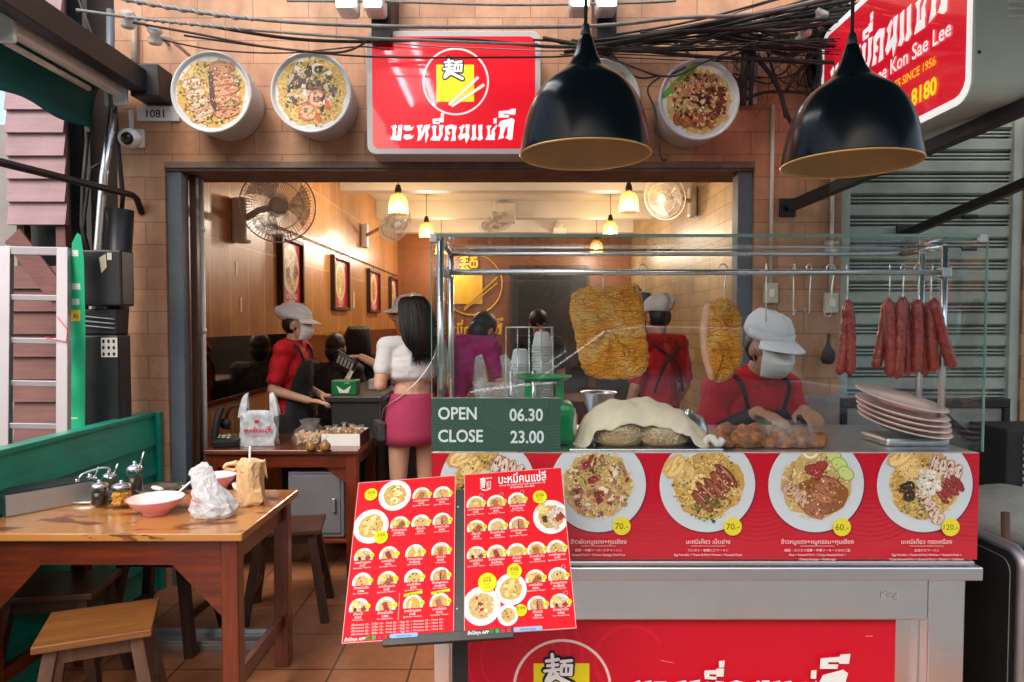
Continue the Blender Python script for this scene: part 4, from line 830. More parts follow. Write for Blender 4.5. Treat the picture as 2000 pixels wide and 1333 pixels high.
cb = thing('metal_cabinet', 'grey metal cabinet on castors under the varnished desk', 'cabinet', (-1.15, 4.15, .225)); M().b2(-1.30, -.975, 3.93, 4.37, .225, .61).build('body', mat('grey_cabinet', rgb(104, 104, 112), .5, 0, .1, 5), cb, bevel=.008); M().b2(-1.28, -.995, 3.922, 3.93, .25, .59).build('door', mat('grey_cabinet', rgb(104, 104, 112), .5), cb, bevel=.004); M().b2(-1.04, -1.02, 3.90, 3.922, .38, .46).build('handle', m_galv, cb, bevel=.003)
# counter
ct = thing('cash_counter', 'long dark cash counter running back into the shop', 'counter', (-1.0, 5.4, 0))
M().b2(-1.2, -.885, 4.52, 6.4, 0, .95).build('body', m_blackm, ct, bevel=.004); M().b2(-1.23, -.86, 4.50, 6.42, .95, .985).build('top', mat('dark_counter_top', rgb(52, 48, 48), .3), ct, bevel=.004); M().b2(-.884, -.875, 4.52, 6.4, .80, .95).build('edge_panel', mat('grey_edge', rgb(70, 66, 66), .5), ct)
# things on the desk
def carrier_bag(c, w, d, h, yaw, label, name='carrier_bag', txt=True, mt=None, seed=1, lean=0.0):
    rnd = random.Random(seed); o = thing(name, label, 'bag', c, yaw); Wm = W[o]; m = M(); hb = h * .66; n = 40
    rings = []
    for i, t in enumerate((0, .03, .12, .3, .5, .7, .85, 1.0)):
        k = .88 + .12 * math.sin(min(1, t * 3) * 1.57) - .1 * t; rr = []
        for j in range(n):
            a = 2 * math.pi * j / n; ca, sa = math.cos(a), math.sin(a); ex = .35; x = w / 2 * k * math.copysign(abs(ca) ** ex, ca); y = d / 2 * (k - .2 * t) * math.copysign(abs(sa) ** ex, sa); q = .006 * math.sin(a * 7 + t * 9) + .005 * math.sin(a * 11 - t * 14) + rnd.uniform(-.002, .002)
            rr.append(Wm @ V((x + q + lean * t * t * h, y + q, hb * t + (.01 * math.sin(3 * a) if i > 5 else 0))))
        rings.append(rr)
    m.loft(rings, False, True)
    for s in (-1, 1):
        for fy in (-1, 1):
            pts = [(s * w * .42, fy * d * .3, hb * .85), (s * w * .40, fy * d * .28, hb * 1.1), (s * w * .36, fy * d * .18, h * .93), (s * w * .32, 0, h)]
            wd = (.05, .042, .03, .02)
            m.add([Wm @ V((p[0] + q * wd[i] * .5 + lean * h * (p[2] / h) ** 2, p[1], p[2] + q * .004)) for i, p in enumerate(pts) for q in (-1, 1)], [(2 * i, 2 * i + 1, 2 * i + 3, 2 * i + 2) for i in range(3)], True)
    m.build('film', mt or m_bag, o)
    if txt:
        p = P(Wm @ FRONT(0, -d / 2 - .003, 0), .0003); shop_name(p, -w * .36, hb * .42, w * .74, rgb(206, 40, 60)); p.rect(-.012, hb * .68, .012, hb * .78, rgb(206, 40, 60)); p.rect(-w * .3, hb * .33, w * .3, hb * .35, rgb(220, 120, 130)); p.build('print', m_print, o)
    return o
m_bag = film_mat('white_bag_film', rgb(214, 222, 232), .82, .3, .5, 18); m_clear = film_mat('clear_film', rgb(226, 222, 218), .13, .08, 1.0, 30)
m_soup = mat('brown_sauce', rgb(150, 104, 50), .25, 0, .2, 20); m_twine = mat('clear_knot', rgb(214, 200, 190), .3)
b = atz(500, 874, .75); carrier_bag((b.x, b.y + .06, .75), .215, .10, .31, .12, 'white carrier bag with red lettering standing on the varnished desk')
def sauce_bag(c, r, seed, label, group='tied bags of brown sauce', yaw=0):
    rnd = random.Random(seed); o = thing('sauce_bag', label, 'sauce bag', c, yaw, group); c = V(c)
    m = M(); m.lathe([(.001, 0), (r * .85, .002), (r, r * .5), (r * .95, r * 1.1), (r * .5, r * 1.6), (.006, r * 1.95)], c, 14, wob=.06); m.build('pouch', m_soup, o)
    m = M(); m.lathe([(r * .98, r * .9), (r * .55, r * 1.65), (.008, r * 2.0), (.02, r * 2.5), (.012, r * 2.7)], c, 12, wob=.2); m.build('film', m_clear, o); M().ell(c + V((0, 0, r * 2.05)), (.008, .008, .007)).build('knot', m_twine, o); return o
tr = thing('sauce_tray', 'white cardboard tray full of tied sauce bags on the varnished desk', 'tray', (-1.0, 4.1, .75)); m = M(); x0, x1, y0, y1 = -1.12, -.895, 3.99, 4.24
m.b2(x0, x1, y0, y1, .75, .755); m.b2(x0, x1, y0, y0 + .004, .755, .82); m.b2(x0, x1, y1 - .004, y1, .755, .82); m.build('box', m_white, tr); m = M(); m.b2(x0 - .004, x0, y0, y1, .75, .82); m.b2(x1, x1 + .004, y0, y1, .75, .82); m.build('end', mat('brown_card', rgb(90, 50, 50), .6), tr)
rs_ = random.Random(8); k = 0
for j in range(3):
    for i in range(4):
        sauce_bag((x0 + .03 + .055 * i + rs_.uniform(-.006, .006), y0 + .04 + .08 * j, .756 + (.03 if (i + j) % 3 == 0 else .012)), .029, k, 'tied bag of brown sauce standing among others in the white tray', 'sauce bags in the white tray'); k += 1
b = atz(607, 880, .75); sauce_bag((b.x, b.y, .75), .03, 40, 'left of two sauce bags lying in front of the white tray'); b = atz(635, 880, .75); sauce_bag((b.x, b.y, .75), .032, 41, 'right of two sauce bags lying in front of the white tray')
nb_ = thing('snack_bag', 'clear bag of pale crackling between the carrier bag and the sauce tray', 'bag', (-1.2, 4.02, .75)); rnd = random.Random(3); m = M()
for k in range(60): m.ell((-1.2 + rnd.uniform(-.075, .075), 4.04 + rnd.uniform(-.04, .04), .76 + rnd.uniform(0, .06)), (.02, .012, .009), Euler((rnd.random() * 3, rnd.random() * 3, 0)).to_matrix(), 6, 4)
m.build('crackling', mat('pale_crackling', rgb(200, 160, 116), .6), nb_); m = M(); m.lathe([(.001, 0), (.095, .002), (.105, .04), (.09, .085), (.05, .12), (.06, .15)], (-1.2, 4.04, .75), 20, wob=.08); m.build('film', m_clear, nb_)
ph = thing('telephone', 'black desk telephone with a dark headset on the varnished desk', 'telephone', (-1.68, 3.98, .75)); M().box((-1.67, 3.97, .785), (.15, .11, .05), Euler((.25, 0, .3)).to_matrix()).build('base', m_darkpl, ph, bevel=.012)
M().tube(spline([V((-1.73, 3.95, .80)), V((-1.72, 3.96, .90)), V((-1.70, 3.98, .98))], 6), .02, 10).build('handset', m_blackm, ph); M().tube([(-1.62 + .07 * math.cos(a), 4.02, .90 + .085 * math.sin(a)) for a in [k * math.pi / 12 for k in range(-3, 16)]], .009, 8).build('headset', m_blackm, ph)
M().lathe([(.03, 0), (.033, .02), (.001, .025)], (-1.69, 4.02, .88), 14, Euler((R_(90), 0, 0)).to_matrix()).build('ear_pad', m_blackm, ph)
for i in range(3):
    for j in range(4): M().box((-1.71 + .03 * i, 3.925 + .012 * j, .786 + .01 * j), (.018, .008, .006), Euler((.25, 0, .3)).to_matrix()).build('key', m_fanw, ph)
bx = M().box((-1.55, 4.03, .765), (.16, .12, .03), Matrix.Rotation(.2, 3, 'Z')); tag(bx.build('card_box', m_white, bevel=.004), 'flat white card box beside the telephone', 'box')
gb_ = thing('green_box', 'green money box with a white bird mark at the end of the cash counter', 'box', (-1.12, 4.62, .985)); a = at(632, 812, 4.62); b = at(694, 768, 4.62); M().b2(-1.222, -1.05, 4.60, 4.72, .985, 1.085).build('box', mat('green_plastic', rgb(20, 120, 60), .3), gb_, bevel=.006)
p = P(FRONT(-1.136, 4.597, 1.03), .0004); p.poly([(-.05, .02), (-.03, -.03), (.03, -.03), (.05, .02), (.02, .0), (0, -.012), (-.02, .0)], WHITE); p.text('บะหมี่', 0.02, .032, .016, WHITE); p.build('bird_mark', m_print, gb_)
tb = thing('tablet', 'white tablet screen tilted on the cash counter', 'tablet', (-1.16, 4.85, .985)); M().box((-1.17, 4.82, 1.07), (.012, .17, .15), Euler((0, R_(28), R_(20))).to_matrix()).build('screen', m_white, tb, bevel=.004); M().b2(-1.17, -1.12, 4.8, 4.85, .985, 1.0).build('foot', m_fanw, tb)
M().bar((-1.14, 4.82, 1.0), (-1.165, 4.82, 1.05), .02, .01).build('stay', m_fanw, tb)
rp = thing('receipt_roll', 'curl of white receipt paper on the cash counter', 'receipt', (-1.0, 5.0, .985)); m = M(); m.grid(lambda u, v: (-1.02 + .09 * v + .01 * math.sin(u * 4), 4.95 + .05 * math.sin(u * 2.2), .985 + .17 * (1 - u) ** .7 - .0 * v), 10, 6); m.build('paper', m_white, rp, solid=.001); M().b2(-1.05, -.93, 4.97, 5.08, .985, 1.06).build('printer', m_cream, rp, bevel=.008)
cj = M(); cj.lathe([(.001, 0), (.04, 0), (.042, .1), (.001, .1)], (-.95, 5.35, .985), 16); tag(cj.build('counter_jar', m_wood), 'small brown jar on the cash counter', 'jar')
# ------------------------------------------------------------------ food cart
from mathutils import noise as mnoise
CX0, CX1, CY = -.2325, 1.368, 2.0
fc = thing('food_cart', 'stainless steel noodle cart with a glass display case', 'food cart', (.57, 2.3, 0))
m_cab = steel_mat('cart_steel', (.82, .83, .87, 1), .2, (1, 1, 40), 0)
m_dent = steel_mat('dented_steel', (.82, .83, .87, 1), .2, (1, 1, 40)); q = N('tmp_'); bpy.data.materials.remove(q.m)
class _Q(N):
    def __init__(s, m): s.m = m; s.t = m.node_tree; s.b = s.t.nodes['Principled BSDF']; s.o = s.t.nodes['Material Output']
q = _Q(m_dent); dv = q.noise(q.pos((5, 5, 1.6)), 1.6, 1, .4); sz = q.n('ShaderNodeSeparateXYZ'); tc_ = q.n('ShaderNodeTexCoord'); q.l(tc_.outputs['Generated'], sz.inputs[0]); msk = q.ramp(sz.outputs[2], [(.45, (0, 0, 0)), (.95, (1, 1, 1))]); q.bump(dv, .5, .03); q = _Q(m_cab); q.bump(q.noise(q.pos((4, 4, .9)), 1.4, 1, .4), .5, .03)
m = M(); m.b2(CX0, 1.345, 2.046, 2.55, .08, .72); m.build('cabinet', m_cab, fc, bevel=.003)
M().b2(CX0, 1.236, 2.0, 2.044, .588, .718).build('top_rail', m_dent, fc, bevel=.004)
M().b2(1.238, 1.347, 2.0, 2.044, .06, .718).build('stile', m_cab, fc, bevel=.004); M().b2(CX0, CX0 + .047, 2.0, 2.044, .06, .586).build('stile', m_cab, fc, bevel=.004); M().b2(CX0 + .05, 1.236, 2.0, 2.044, .06, .11).build('bottom_rail', m_cab, fc, bevel=.004)
M().b2(CX0 - .012, 1.372, 1.962, 2.56, .72, .760).build('ledge', m_steel, fc, bevel=.004); M().b2(CX0 - .01, 1.352, 1.972, 2.0, .762, .774).build('ledge_strip', m_steel, fc, bevel=.002)
p = P(FRONT(0, 1.9985, 0)); p.text('King', 1.12, .655, .03, rgb(176, 176, 178)); p.build('embossed_mark', m_print, fc)
M().b2(CX0, 1.366, 2.0, 2.55, .762, 1.078).build('upper_body', m_cab, fc, bevel=.003); M().b2(CX0, 1.38, 2.004, 2.56, 1.08, 1.088).build('shelf', m_steel, fc)
for x in (CX0 + .08, 1.28):
    for y in (2.1, 2.48): M().lathe([(.001, -.012), (.036, -.012), (.04, 0), (.036, .012), (.001, .012)], (x, y, .04), 16, Euler((0, R_(90), 0)).to_matrix()).build('castor', m_blackm, fc); M().b2(x - .02, x + .02, y - .02, y + .02, .06, .082).build('castor_fork', m_galv, fc)
GZ0, GZ1, GR = 1.092, 1.722, 2.41; GX0, GX1 = CX0 - .002, 1.386
M().b2(GX0, GX1, 2.0, 2.005, GZ0, GZ1).build('front_glass', m_glass, fc); M().b2(GX0, GX0 + .005, 2.006, GR, GZ0, GZ1).build('side_glass', m_glass, fc); M().b2(GX1 - .005, GX1, 2.006, GR, GZ0, GZ1).build('side_glass', m_glass, fc)
M().b2(GX0, GX1, 2.0, GR + .01, GZ1 + .001, GZ1 + .007).build('top_glass', m_glass, fc); M().b2(GX0, .70, GR, GR + .005, GZ0, GZ1).build('rear_glass', m_glass, fc)
m_edge = mat('green_glass_edge', rgb(120, 160, 150), .15, 0, .1, 9)
e = M(); e.b2(GX0, GX1, 1.997, 2.0, GZ1 - .001, GZ1 + .008); e.b2(GX1, GX1 + .0025, 1.997, 2.006, GZ0, GZ1); e.b2(GX0 - .002, GX0, 1.997, 2.006, GZ0, GZ1); e.b2(GX0, GX1, 2.402, 2.405, GZ1 + .001, GZ1 + .008); e.build('glass_edge', m_edge, fc)
def tubes(pts, r, nm='tube'): M().tube(pts, r, 12).build(nm, m_steelv, fc)
tubes([(GX0 + .022, 2.03, GZ0), (GX0 + .022, 2.03, GZ1 - .01)], .0105, 'post'); tubes([(GX0 + .022, 2.38, GZ0), (GX0 + .022, 2.38, GZ1 - .012)], .0105, 'post'); tubes([(1.357, 2.15, GZ0), (1.357, 2.15, GZ1 - .01)], .0105, 'post'); tubes([(1.357, 2.27, GZ0), (1.357, 2.27, GZ1 - .01)], .0105, 'post')
tubes([(GX0 + .022, 2.38, GZ1 - .012), (1.36, 2.38, GZ1 - .012)], .007, 'top_tube'); tubes([(GX0 + .022, 2.03, GZ1 - .01), (GX0 + .022, 2.38, GZ1 - .01)], .010, 'top_tube'); tubes([(1.357, 2.15, GZ1 - .012), (1.357, 2.38, GZ1 - .012)], .010, 'top_tube')
RODZ, RODY = 1.63, 2.15
tubes([(GX0 + .022, RODY, RODZ), (1.357, RODY, RODZ)], .0092, 'hanging_rod'); tubes([(GX0 + .022, 2.03, RODZ), (GX0 + .022, 2.38, RODZ)], .009, 'cross_tube')
for x in (GX0 + .022, 1.357): M().b2(x - .016, x + .016, RODY - .016, RODY + .016, RODZ - .016, RODZ + .016).build('clamp', m_galv, fc, bevel=.004)
for x in (GX0 + .006, GX1 - .012): M().box((x, 2.004, GZ1 - .004), (.022, .018, .026)).build('corner_clip', m_galv, fc, bevel=.003)

# photo panel with the five dishes
K = 1.985 / FPX
pn = thing('dish_panel', 'long red panel with five dish photographs and prices on the cart front', 'sign', (.57, 1.985, .775)); PZ, PB = 1.091, .776
M().b2(-.2355, 1.367, 1.985, 1.999, PB, PZ).build('board', m_white, pn)
Y_ = 1.984; p = P(FRONT(0, Y_, 0), .00003); p.clip = (-.2355, PB, 1.367, PZ); p.rect(-.2355, PB, 1.367, PZ, rgb(204, 16, 44))
for k, cx in enumerate((1060, 1270, 1480, 1700, 1900, 850)):
    a = at(cx, 1000, Y_)
    for j in range(14): p.ring(a.x, a.z + .11, .014 * (j + 1), .014 * (j + 1) + .002, rgb(190, 14, 40), 40)
PR = 94 * Y_ / FPX; zb_ = p.z; zm_ = zb_
for cx, kd, sd in ((952, 'mixed', 21), (1168, 'fried', 22), (1381, 'duck', 23), (1593, 'ricemix', 24), (1805, 'mixed', 25)):
    p.z = zb_; a = at(cx, 947, Y_); p.disc(a.x + .002, a.z - .003, PR * 1.01, rgb(120, 16, 60), 48); p.disc(a.x, a.z, PR, rgb(212, 222, 230), 56); p.disc(a.x, a.z, PR * .76, rgb(200, 210, 218), 48); p.disc(a.x, a.z, PR * .745, rgb(214, 222, 228), 48); food(p, a.x, a.z, PR * 1.12, kd, sd, 1.6); zm_ = max(zm_, p.z)
p.z = zm_
for cx, cy, t in ((1213, 1026, '70.-'), (1429, 1027, '70.-'), (1641, 1028, '60.-'), (1852, 1028, '120.-')):
    a = at(cx, cy, Y_); badge(p, a.x, a.z, 17.6 * K, t, .026 if len(t) < 5 else .023)
CAP = [(1168, 'ข้าวผัดหมูแดง+กุนเชียง', '焼豚・中華ソーセージチャーハン', ['Roasted Pork + Chinese Sausage Fried Rice']), (1381, 'บะหมี่เกี๊ยว เป็ดย่าง', 'ワンタン・焼鴨入りラーメン', ['Egg Noodles + Prawn & Pork Wonton + Roasted Duck']),
       (1593, 'ข้าวหมูแดง+หมูกรอบ+กุนเชียง', '焼豚・カリカリ焼豚・中華ソーセージのせご飯', ['Rice + Roasted Pork + Crispy Roasted Pork +', 'Chinese Sausage + Boiled eggs']), (1805, 'บะหมี่เกี๊ยว ทรงเครื่อง', '全部のせラーメン', ['Egg Noodles + Prawn & Pork Wonton + Roasted Pork +', 'Crispy Roasted Pork + Roasted Duck + Shiitake + Crabmeat'])]
PINK = rgb(246, 214, 214)
for cx, t1, t2, t3 in CAP:
    a = at(cx, 1060, Y_); p.text(t1, a.x, a.z, .0175, PINK, 'c', .012); b = at(cx, 1064, Y_); p.rect(a.x - .05, b.z - .0012, a.x + .05, b.z, PINK)
    b = at(cx, 1075, Y_); p.text(t2, b.x, b.z, .0092, PINK, 'c', .01)
    for i, s in enumerate(t3): b = at(cx, 1083.5 + 8.5 * i, Y_); p.text(s, b.x, b.z, .0088, PINK, 'c', .016)
p.build('print', m_gloss, pn)
# lower panel with logo
lp = thing('logo_panel', 'large red logo panel set in the lower front of the cart', 'sign', (.5, 2.04, .1)); Y_ = 2.038
M().b2(-.135, 1.163, 2.039, 2.0455, .112, .577).build('board', m_white, lp); p = P(FRONT(0, Y_, 0), .0001); p.clip = (-.135, .112, 1.163, .577); p.rect(-.135, .112, 1.163, .577, rgb(208, 12, 44))
for j in range(3): p.ring(.02, .45, .11 + .04 * j, .118 + .04 * j, rgb(218, 30, 56), 48)
for t0 in ((960, 1290, .10), (1230, 1290, .1)): a = at(t0[0], t0[1], Y_); p.ring(a.x, a.z, t0[2], t0[2] + .012, rgb(216, 26, 52), 40, 30, 330)
a = at(1098, 1343, Y_); p.stroke([pxp(1290, 1290, Y_), pxp(1316, 1295, Y_)], .0012, rgb(236, 170, 170)); p.stroke([pxp(1690, 1243, Y_), pxp(1704, 1242, Y_)], .002, rgb(240, 150, 150)); p.clip = None; logo(p, a.x, a.z, 98 * Y_ / FPX); b = at(1228, 1378, Y_); shop_name(p, b.x, b.z, 435 * Y_ / FPX); p.build('print', m_print, lp)
# opening hours
oh = thing('hours_sign', 'dark green sign with opening hours on the glass case', 'sign', (-.045, 1.99, 1.092)); Y_ = 1.987
a = at(843, 882, Y_); b = at(1095, 778, Y_); M().b2(a.x, b.x, 1.988, 1.996, a.z, b.z).build('board', m_white, oh); p = P(FRONT(0, Y_, 0), .0001); p.clip = (a.x, a.z, b.x, b.z); DG = rgb(56, 88, 76); p.rect(a.x, a.z, b.x, b.z, DG)
for cx, cy in ((1000, 778), (850, 882), (1085, 900)):
    c = at(cx, cy, Y_)
    for j in range(9): p.ring(c.x, c.z, .03 + .009 * j, .0312 + .009 * j, rgb(84, 118, 104), 60)
p.clip = None
for t, px, py in (('OPEN', 856, 819), ('06.30', 995, 822), ('CLOSE', 856, 863), ('23.00', 997, 865)): c = at(px, py, Y_); p.text(t, c.x, c.z, .0505, rgb(214, 232, 236), 'l', .022, .88)
p.build('print', m_print, oh)

# hooks, hanging meat
def shook(x, L, twist=0, y=RODY): 
    pts = [];  r = .015
    for k in range(8): a = R_(200 - 200 * k / 7); pts.append(V((x, y, RODZ + .0125)) + V((math.sin(twist), math.cos(twist), 0)) * (r * math.cos(a)) + V((0, 0, r * math.sin(a) - .002)))
    u = V((math.sin(twist), math.cos(twist), 0)); pts.append(V((x, y, RODZ - L * .5)) + u * .006); 
    for k in range(7): a = R_(180 + 190 * k / 6); pts.append(V((x, y, RODZ - L)) + u * (.0 + r * .9 * (math.cos(a) + 1) * -1 + .006) + V((0, 0, r * .9 * math.sin(a))))
    return pts
HK = [(1178, .05, .2, 'steel hook over the large crackling slab, at its left'), (1255, .05, 1.2, 'thin steel hook beside the top right corner of the large crackling slab'), (1412, .085, 1.4, 'long steel hook carrying the folded pork slab'), (1497, .14, .3, 'straight steel hook above the cook cap'), (1551, .12, .2, 'empty steel hook, first right of the cook cap'), (1580, .115, .9, 'empty steel hook, second right of the cook cap'), (1622, .125, 1.3, 'empty steel hook nearest the pair of sausages'), (1655, .08, .6, 'steel hook carrying the lone pair of sausages'), (1738, .07, .5, 'leftmost hook carrying the big sausage bunch'), (1763, .07, .9, 'second hook from the left over the big sausage bunch'), (1792, .08, 1.1, 'third hook from the left over the big sausage bunch'), (1820, .08, .4, 'hook nearest the right post over the sausage bunch')]
for px, L_, tw, lb in HK:
    x = at(px, 535, RODY).x; o = M().tube(spline(shook(x, L_, tw), 3), .0021, 6).build('meat_hook', m_wire, loc=(x, RODY, RODZ)); tag(o, lb, 'hook', 'steel hooks on the hanging rod')
q = N('pork_crackling'); vec = q.pos((1, 1, 1)); vo = q.n('ShaderNodeTexVoronoi', feature='DISTANCE_TO_EDGE'); vo.inputs['Scale'].default_value = 1; 
mp = q.n('ShaderNodeMapping'); mp.inputs['Scale'].default_value = (80, 80, 150); nz = q.n('ShaderNodeTexNoise'); nz.inputs['Scale'].default_value = 22; q.l(vec, nz.inputs['Vector']); va = q.n('ShaderNodeVectorMath', operation='MULTIPLY_ADD'); va.inputs[1].default_value = (.022,) * 3; q.l(nz.outputs['Color'], va.inputs[0]); q.l(vec, va.inputs[2]); q.l(va.outputs[0], mp.inputs[0]); q.l(mp.outputs[0], vo.inputs['Vector'])
base = q.ramp(q.noise(vec, 16, 5), [(.25, rgb(226, 124, 26)), (.5, rgb(250, 170, 52)), (.75, rgb(250, 212, 140))]); cr = q.ramp(vo.outputs['Distance'], [(.0, (.22, .10, .03)), (.12, (1, 1, 1))]); vb = q.n('ShaderNodeTexVoronoi', feature='DISTANCE_TO_EDGE'); vb.inputs['Scale'].default_value = 1; mp2 = q.n('ShaderNodeMapping'); mp2.inputs['Scale'].default_value = (16, 16, 64); q.l(va.outputs[0], mp2.inputs[0]); q.l(mp2.outputs[0], vb.inputs['Vector']); cr2 = q.ramp(vb.outputs['Distance'], [(.0, (.34, .17, .07)), (.06, (1, 1, 1))]); ch = q.ramp(q.noise(vec, 7, 6, .7), [(.30, (.45, .28, .15)), (.45, (1, 1, 1)), (.72, (1.0, .95, .85))])
q.l(q.mix(.65, q.mix(.6, q.mix(.4, base, cr, 'MULTIPLY'), cr2, 'MULTIPLY'), ch, 'MULTIPLY'), q.b.inputs['Base Color']); q.b.inputs['Roughness'].default_value = .35
hgt = q.mix(.5, q.ramp(vo.outputs['Distance'], [(0, (0, 0, 0)), (.25, (1, 1, 1))]), q.ramp(vb.outputs['Distance'], [(0, (0, 0, 0)), (.12, (1, 1, 1))])); q.bump(hgt, .9, .006); m_pork = q.m
m_porkside = mat('pork_side', rgb(222, 170, 140), .5, 0, .2, 30, .5, 80)
def slab(name, outline, Y0, depth, label, fold=None):
    m = M(); n = len(outline); c = V((sum(q.x for q in outline) / n, 0, sum(q.z for q in outline) / n)); rings = []
    for f, dy in ((.05, .004), (.3, .002), (.5, -.001), (.7, .001), (.85, .0), (.95, .003), (1.0, .012), (.99, depth - .006), (.9, depth), (.05, depth)):
        rings.append([V((c.x + (q.x - c.x) * f + .002 * math.sin(i * 3.1), Y0 + dy + .004 * math.sin(q.x * 60) * f, c.z + (q.z - c.z) * f + .002 * math.sin(i * 2.3))) for i, q in enumerate(outline)])
    m.loft(rings, False, True); return tag(m.build(name, m_pork), label, 'pork')
def px_outline(pts, Y, n=5): q = [at(x, y, Y) for x, y in pts]; return spline(q + [q[0]], n)[:-1]
slab('pork_belly', px_outline([(1116, 575), (1140, 562), (1190, 560), (1245, 557), (1256, 590), (1262, 650), (1268, 705), (1250, 735), (1200, 742), (1150, 735), (1132, 705), (1122, 650), (1112, 610)], 2.16), 2.15, .035, 'large square slab of golden crackling pork hanging in the glass case')
pf = thing('pork_slab', 'folded strip of crackling pork hanging left of the cook', 'pork', at(1412, 740, 2.15)); m = M(); A = [(1383, 590), (1412, 582), (1440, 605), (1450, 655), (1446, 710), (1425, 742), (1398, 745), (1382, 700), (1376, 640)]
o_ = px_outline(A, 2.15); n_ = len(o_); c = V((sum(q.x for q in o_) / n_, 0, sum(q.z for q in o_) / n_)); rings = []
for f, dy in ((.05, -.028), (.5, -.026), (.8, -.016), (.97, .0), (1.0, .015), (.9, .04), (.05, .05)): rings.append([V((c.x + (q.x - c.x) * f + .004 * math.sin(q.z * 9), 2.14 + dy + .011 * math.sin((q.x - c.x) * 330 + 2.2 * math.sin(q.z * 40)) * f * (1 if dy < .01 else 0), c.z + (q.z - c.z) * f)) for q in o_])
m.loft(rings); m.build('crackling', m_pork, pf); m = M(); m.tube(spline([at(1386, 592, 2.15), at(1376, 640, 2.15), at(1378, 690, 2.15), at(1392, 742, 2.15)], 6), [.009] + [.013] * 17 + [.009], 10); m.build('fat_edge', m_porkside, pf)
m_saus = mat('red_sausage', rgb(150, 44, 36), .22, 0, .45, 90, .35, 220, coat=.4)
def sausage(top, bot, r, label, bend=0.0, dy=0.0):
    a, b = at(*top, RODY + dy), at(*bot, RODY + dy); pts = []; rs = []; rnd = random.Random(int(bot[0] * 7 + bot[1]))
    for i in range(25): t = i / 24; q = a.lerp(b, t); q.x += bend * math.sin(t * math.pi) + .001 * math.sin(t * 31); pts.append(q); rs.append(r * (min(1, (.02 + t * 9)) ** .45) * min(1, (.02 + (1 - t) * 14)) ** .45 * (1 + .05 * math.sin(t * 40 + bot[0]) + rnd.uniform(-.025, .025)))
    tag(M().tube(pts, rs, 12).build('sausage', m_saus), label, 'sausage', 'red sausages on the hanging rod')
sausage((1656, 585), (1640, 733), .0155, 'left sausage of the lone pair hanging right of the cook', .004); sausage((1657, 586), (1660, 735), .0155, 'right sausage of the lone pair hanging right of the cook', .004, -.012)
for t_, b_, lb, dy in (((1733, 584), (1710, 722), 'shortest left sausage of the big bunch', .02), ((1735, 582), (1738, 738), 'sausage hanging straight down at the left of the big bunch', -.012), ((1760, 580), (1752, 741), 'longest sausage in the left half of the big bunch', -.02), ((1763, 578), (1773, 735), 'sausage in the middle of the big bunch, half behind its neighbours', .012), ((1790, 584), (1790, 730), 'sausage right of the middle of the big bunch', -.012), ((1795, 585), (1808, 735), 'sausage second from the right post in the big bunch', .016), ((1818, 586), (1824, 728), 'sausage hanging just left of the slanting one', -.006), ((1822, 582), (1862, 722), 'slanting rightmost sausage of the big bunch', -.02)):
    sausage(t_, b_, .0165, lb, -.004 if b_[0] > 1800 else .004, dy)

# scale
sk = thing('weighing_scale', 'green kitchen scale with round pan beside the hours sign', 'scale', at(1065, 0, 2.17).xy.to_3d() + V((0, 0, 1.088))); c = at(1062, 742, 2.17); m_sg = mat('scale_green', rgb(10, 140, 80), .3, 0, .1, 8)
M().lathe([(.001, .0), (.074, .0), (.088, .010), (.090, .013), (.086, .013), (.074, .004), (.001, .004)], (c.x, c.y, c.z), 40).build('pan', m_sg, sk)
for dx in (-.05, .05): M().b2(c.x + dx - .012, c.x + dx + .012, c.y - .02, c.y + .02, c.z - .07, c.z).build('upright', m_sg, sk, bevel=.004)
M().b2(c.x - .085, c.x + .095, c.y - .06, c.y + .07, 1.088, c.z - .07).build('body', m_sg, sk, bevel=.02); M().lathe([(.001, .0), (.05, .0), (.055, -.012), (.001, -.016)], (c.x + .1, c.y + .0, 1.15), 24, Euler((0, R_(90), 0)).to_matrix()).build('dial', m_cream, sk)
# cup rack and cups
m_foam = mat('white_foam', rgb(232, 232, 236), .5, 0, .03, 8)
rk = thing('cup_rack', 'steel wire rack holding two stacks of white cups', 'rack', at(1032, 0, 2.48).xy.to_3d() + V((0, 0, 1.088))); m = M(); ra, rb = at(988, 640, 2.44), at(1080, 640, 2.44)
xs = [ra.x + (rb.x - ra.x) * k / 4 for k in range(5)]
for x in xs:
    for y in (2.44, 2.535): m.tube([(x, y, 1.09), (x, y, ra.z)], .0022, 6)
for z in (1.095, 1.25, ra.z): m.tube([(xs[0], 2.44, z), (xs[-1], 2.44, z), (xs[-1], 2.535, z), (xs[0], 2.535, z)], .0026, 6, closed=True)
m.build('wire_frame', m_wire, rk)
for k in range(2): M().tube([(xs[0] + .02 + k * .08, 2.435, 1.10), (xs[0] + .02 + k * .08, 2.435, 1.30)], .01, 10).build('guide_tube', m_steelv, rk)
cup = M(); cup.lathe([(.001, .052), (.020, .052), (.026, .046), (.0345, .002), (.0375, 0), (.0375, -.003), (.033, -.003), (.024, .044), (.001, .048)], (0, 0, 0), 20)
cup0 = None
for sx, cnt, nm in ((1016, 23, 'in the left stack of the wire rack'), (1058, 29, 'in the taller right stack of the wire rack')):
    x = at(sx, 700, 2.487).x
    for k in range(cnt):
        z = 1.094 + .0105 * k; last = k == cnt - 1; lb = ('white foam cup ' + nm) if not last else ('topmost white foam cup ' + nm)
        if cup0 is None: cup0 = tag(cup.build('foam_cup', m_foam, loc=(0, 0, 0)), lb, 'cup', 'white cups ' + nm); cup0.location = (x, 2.487, z)
        else: o = dup(cup0, (x + .0008 * math.sin(k * 2.1), 2.487, z), label=lb); o['group'] = 'white cups ' + nm
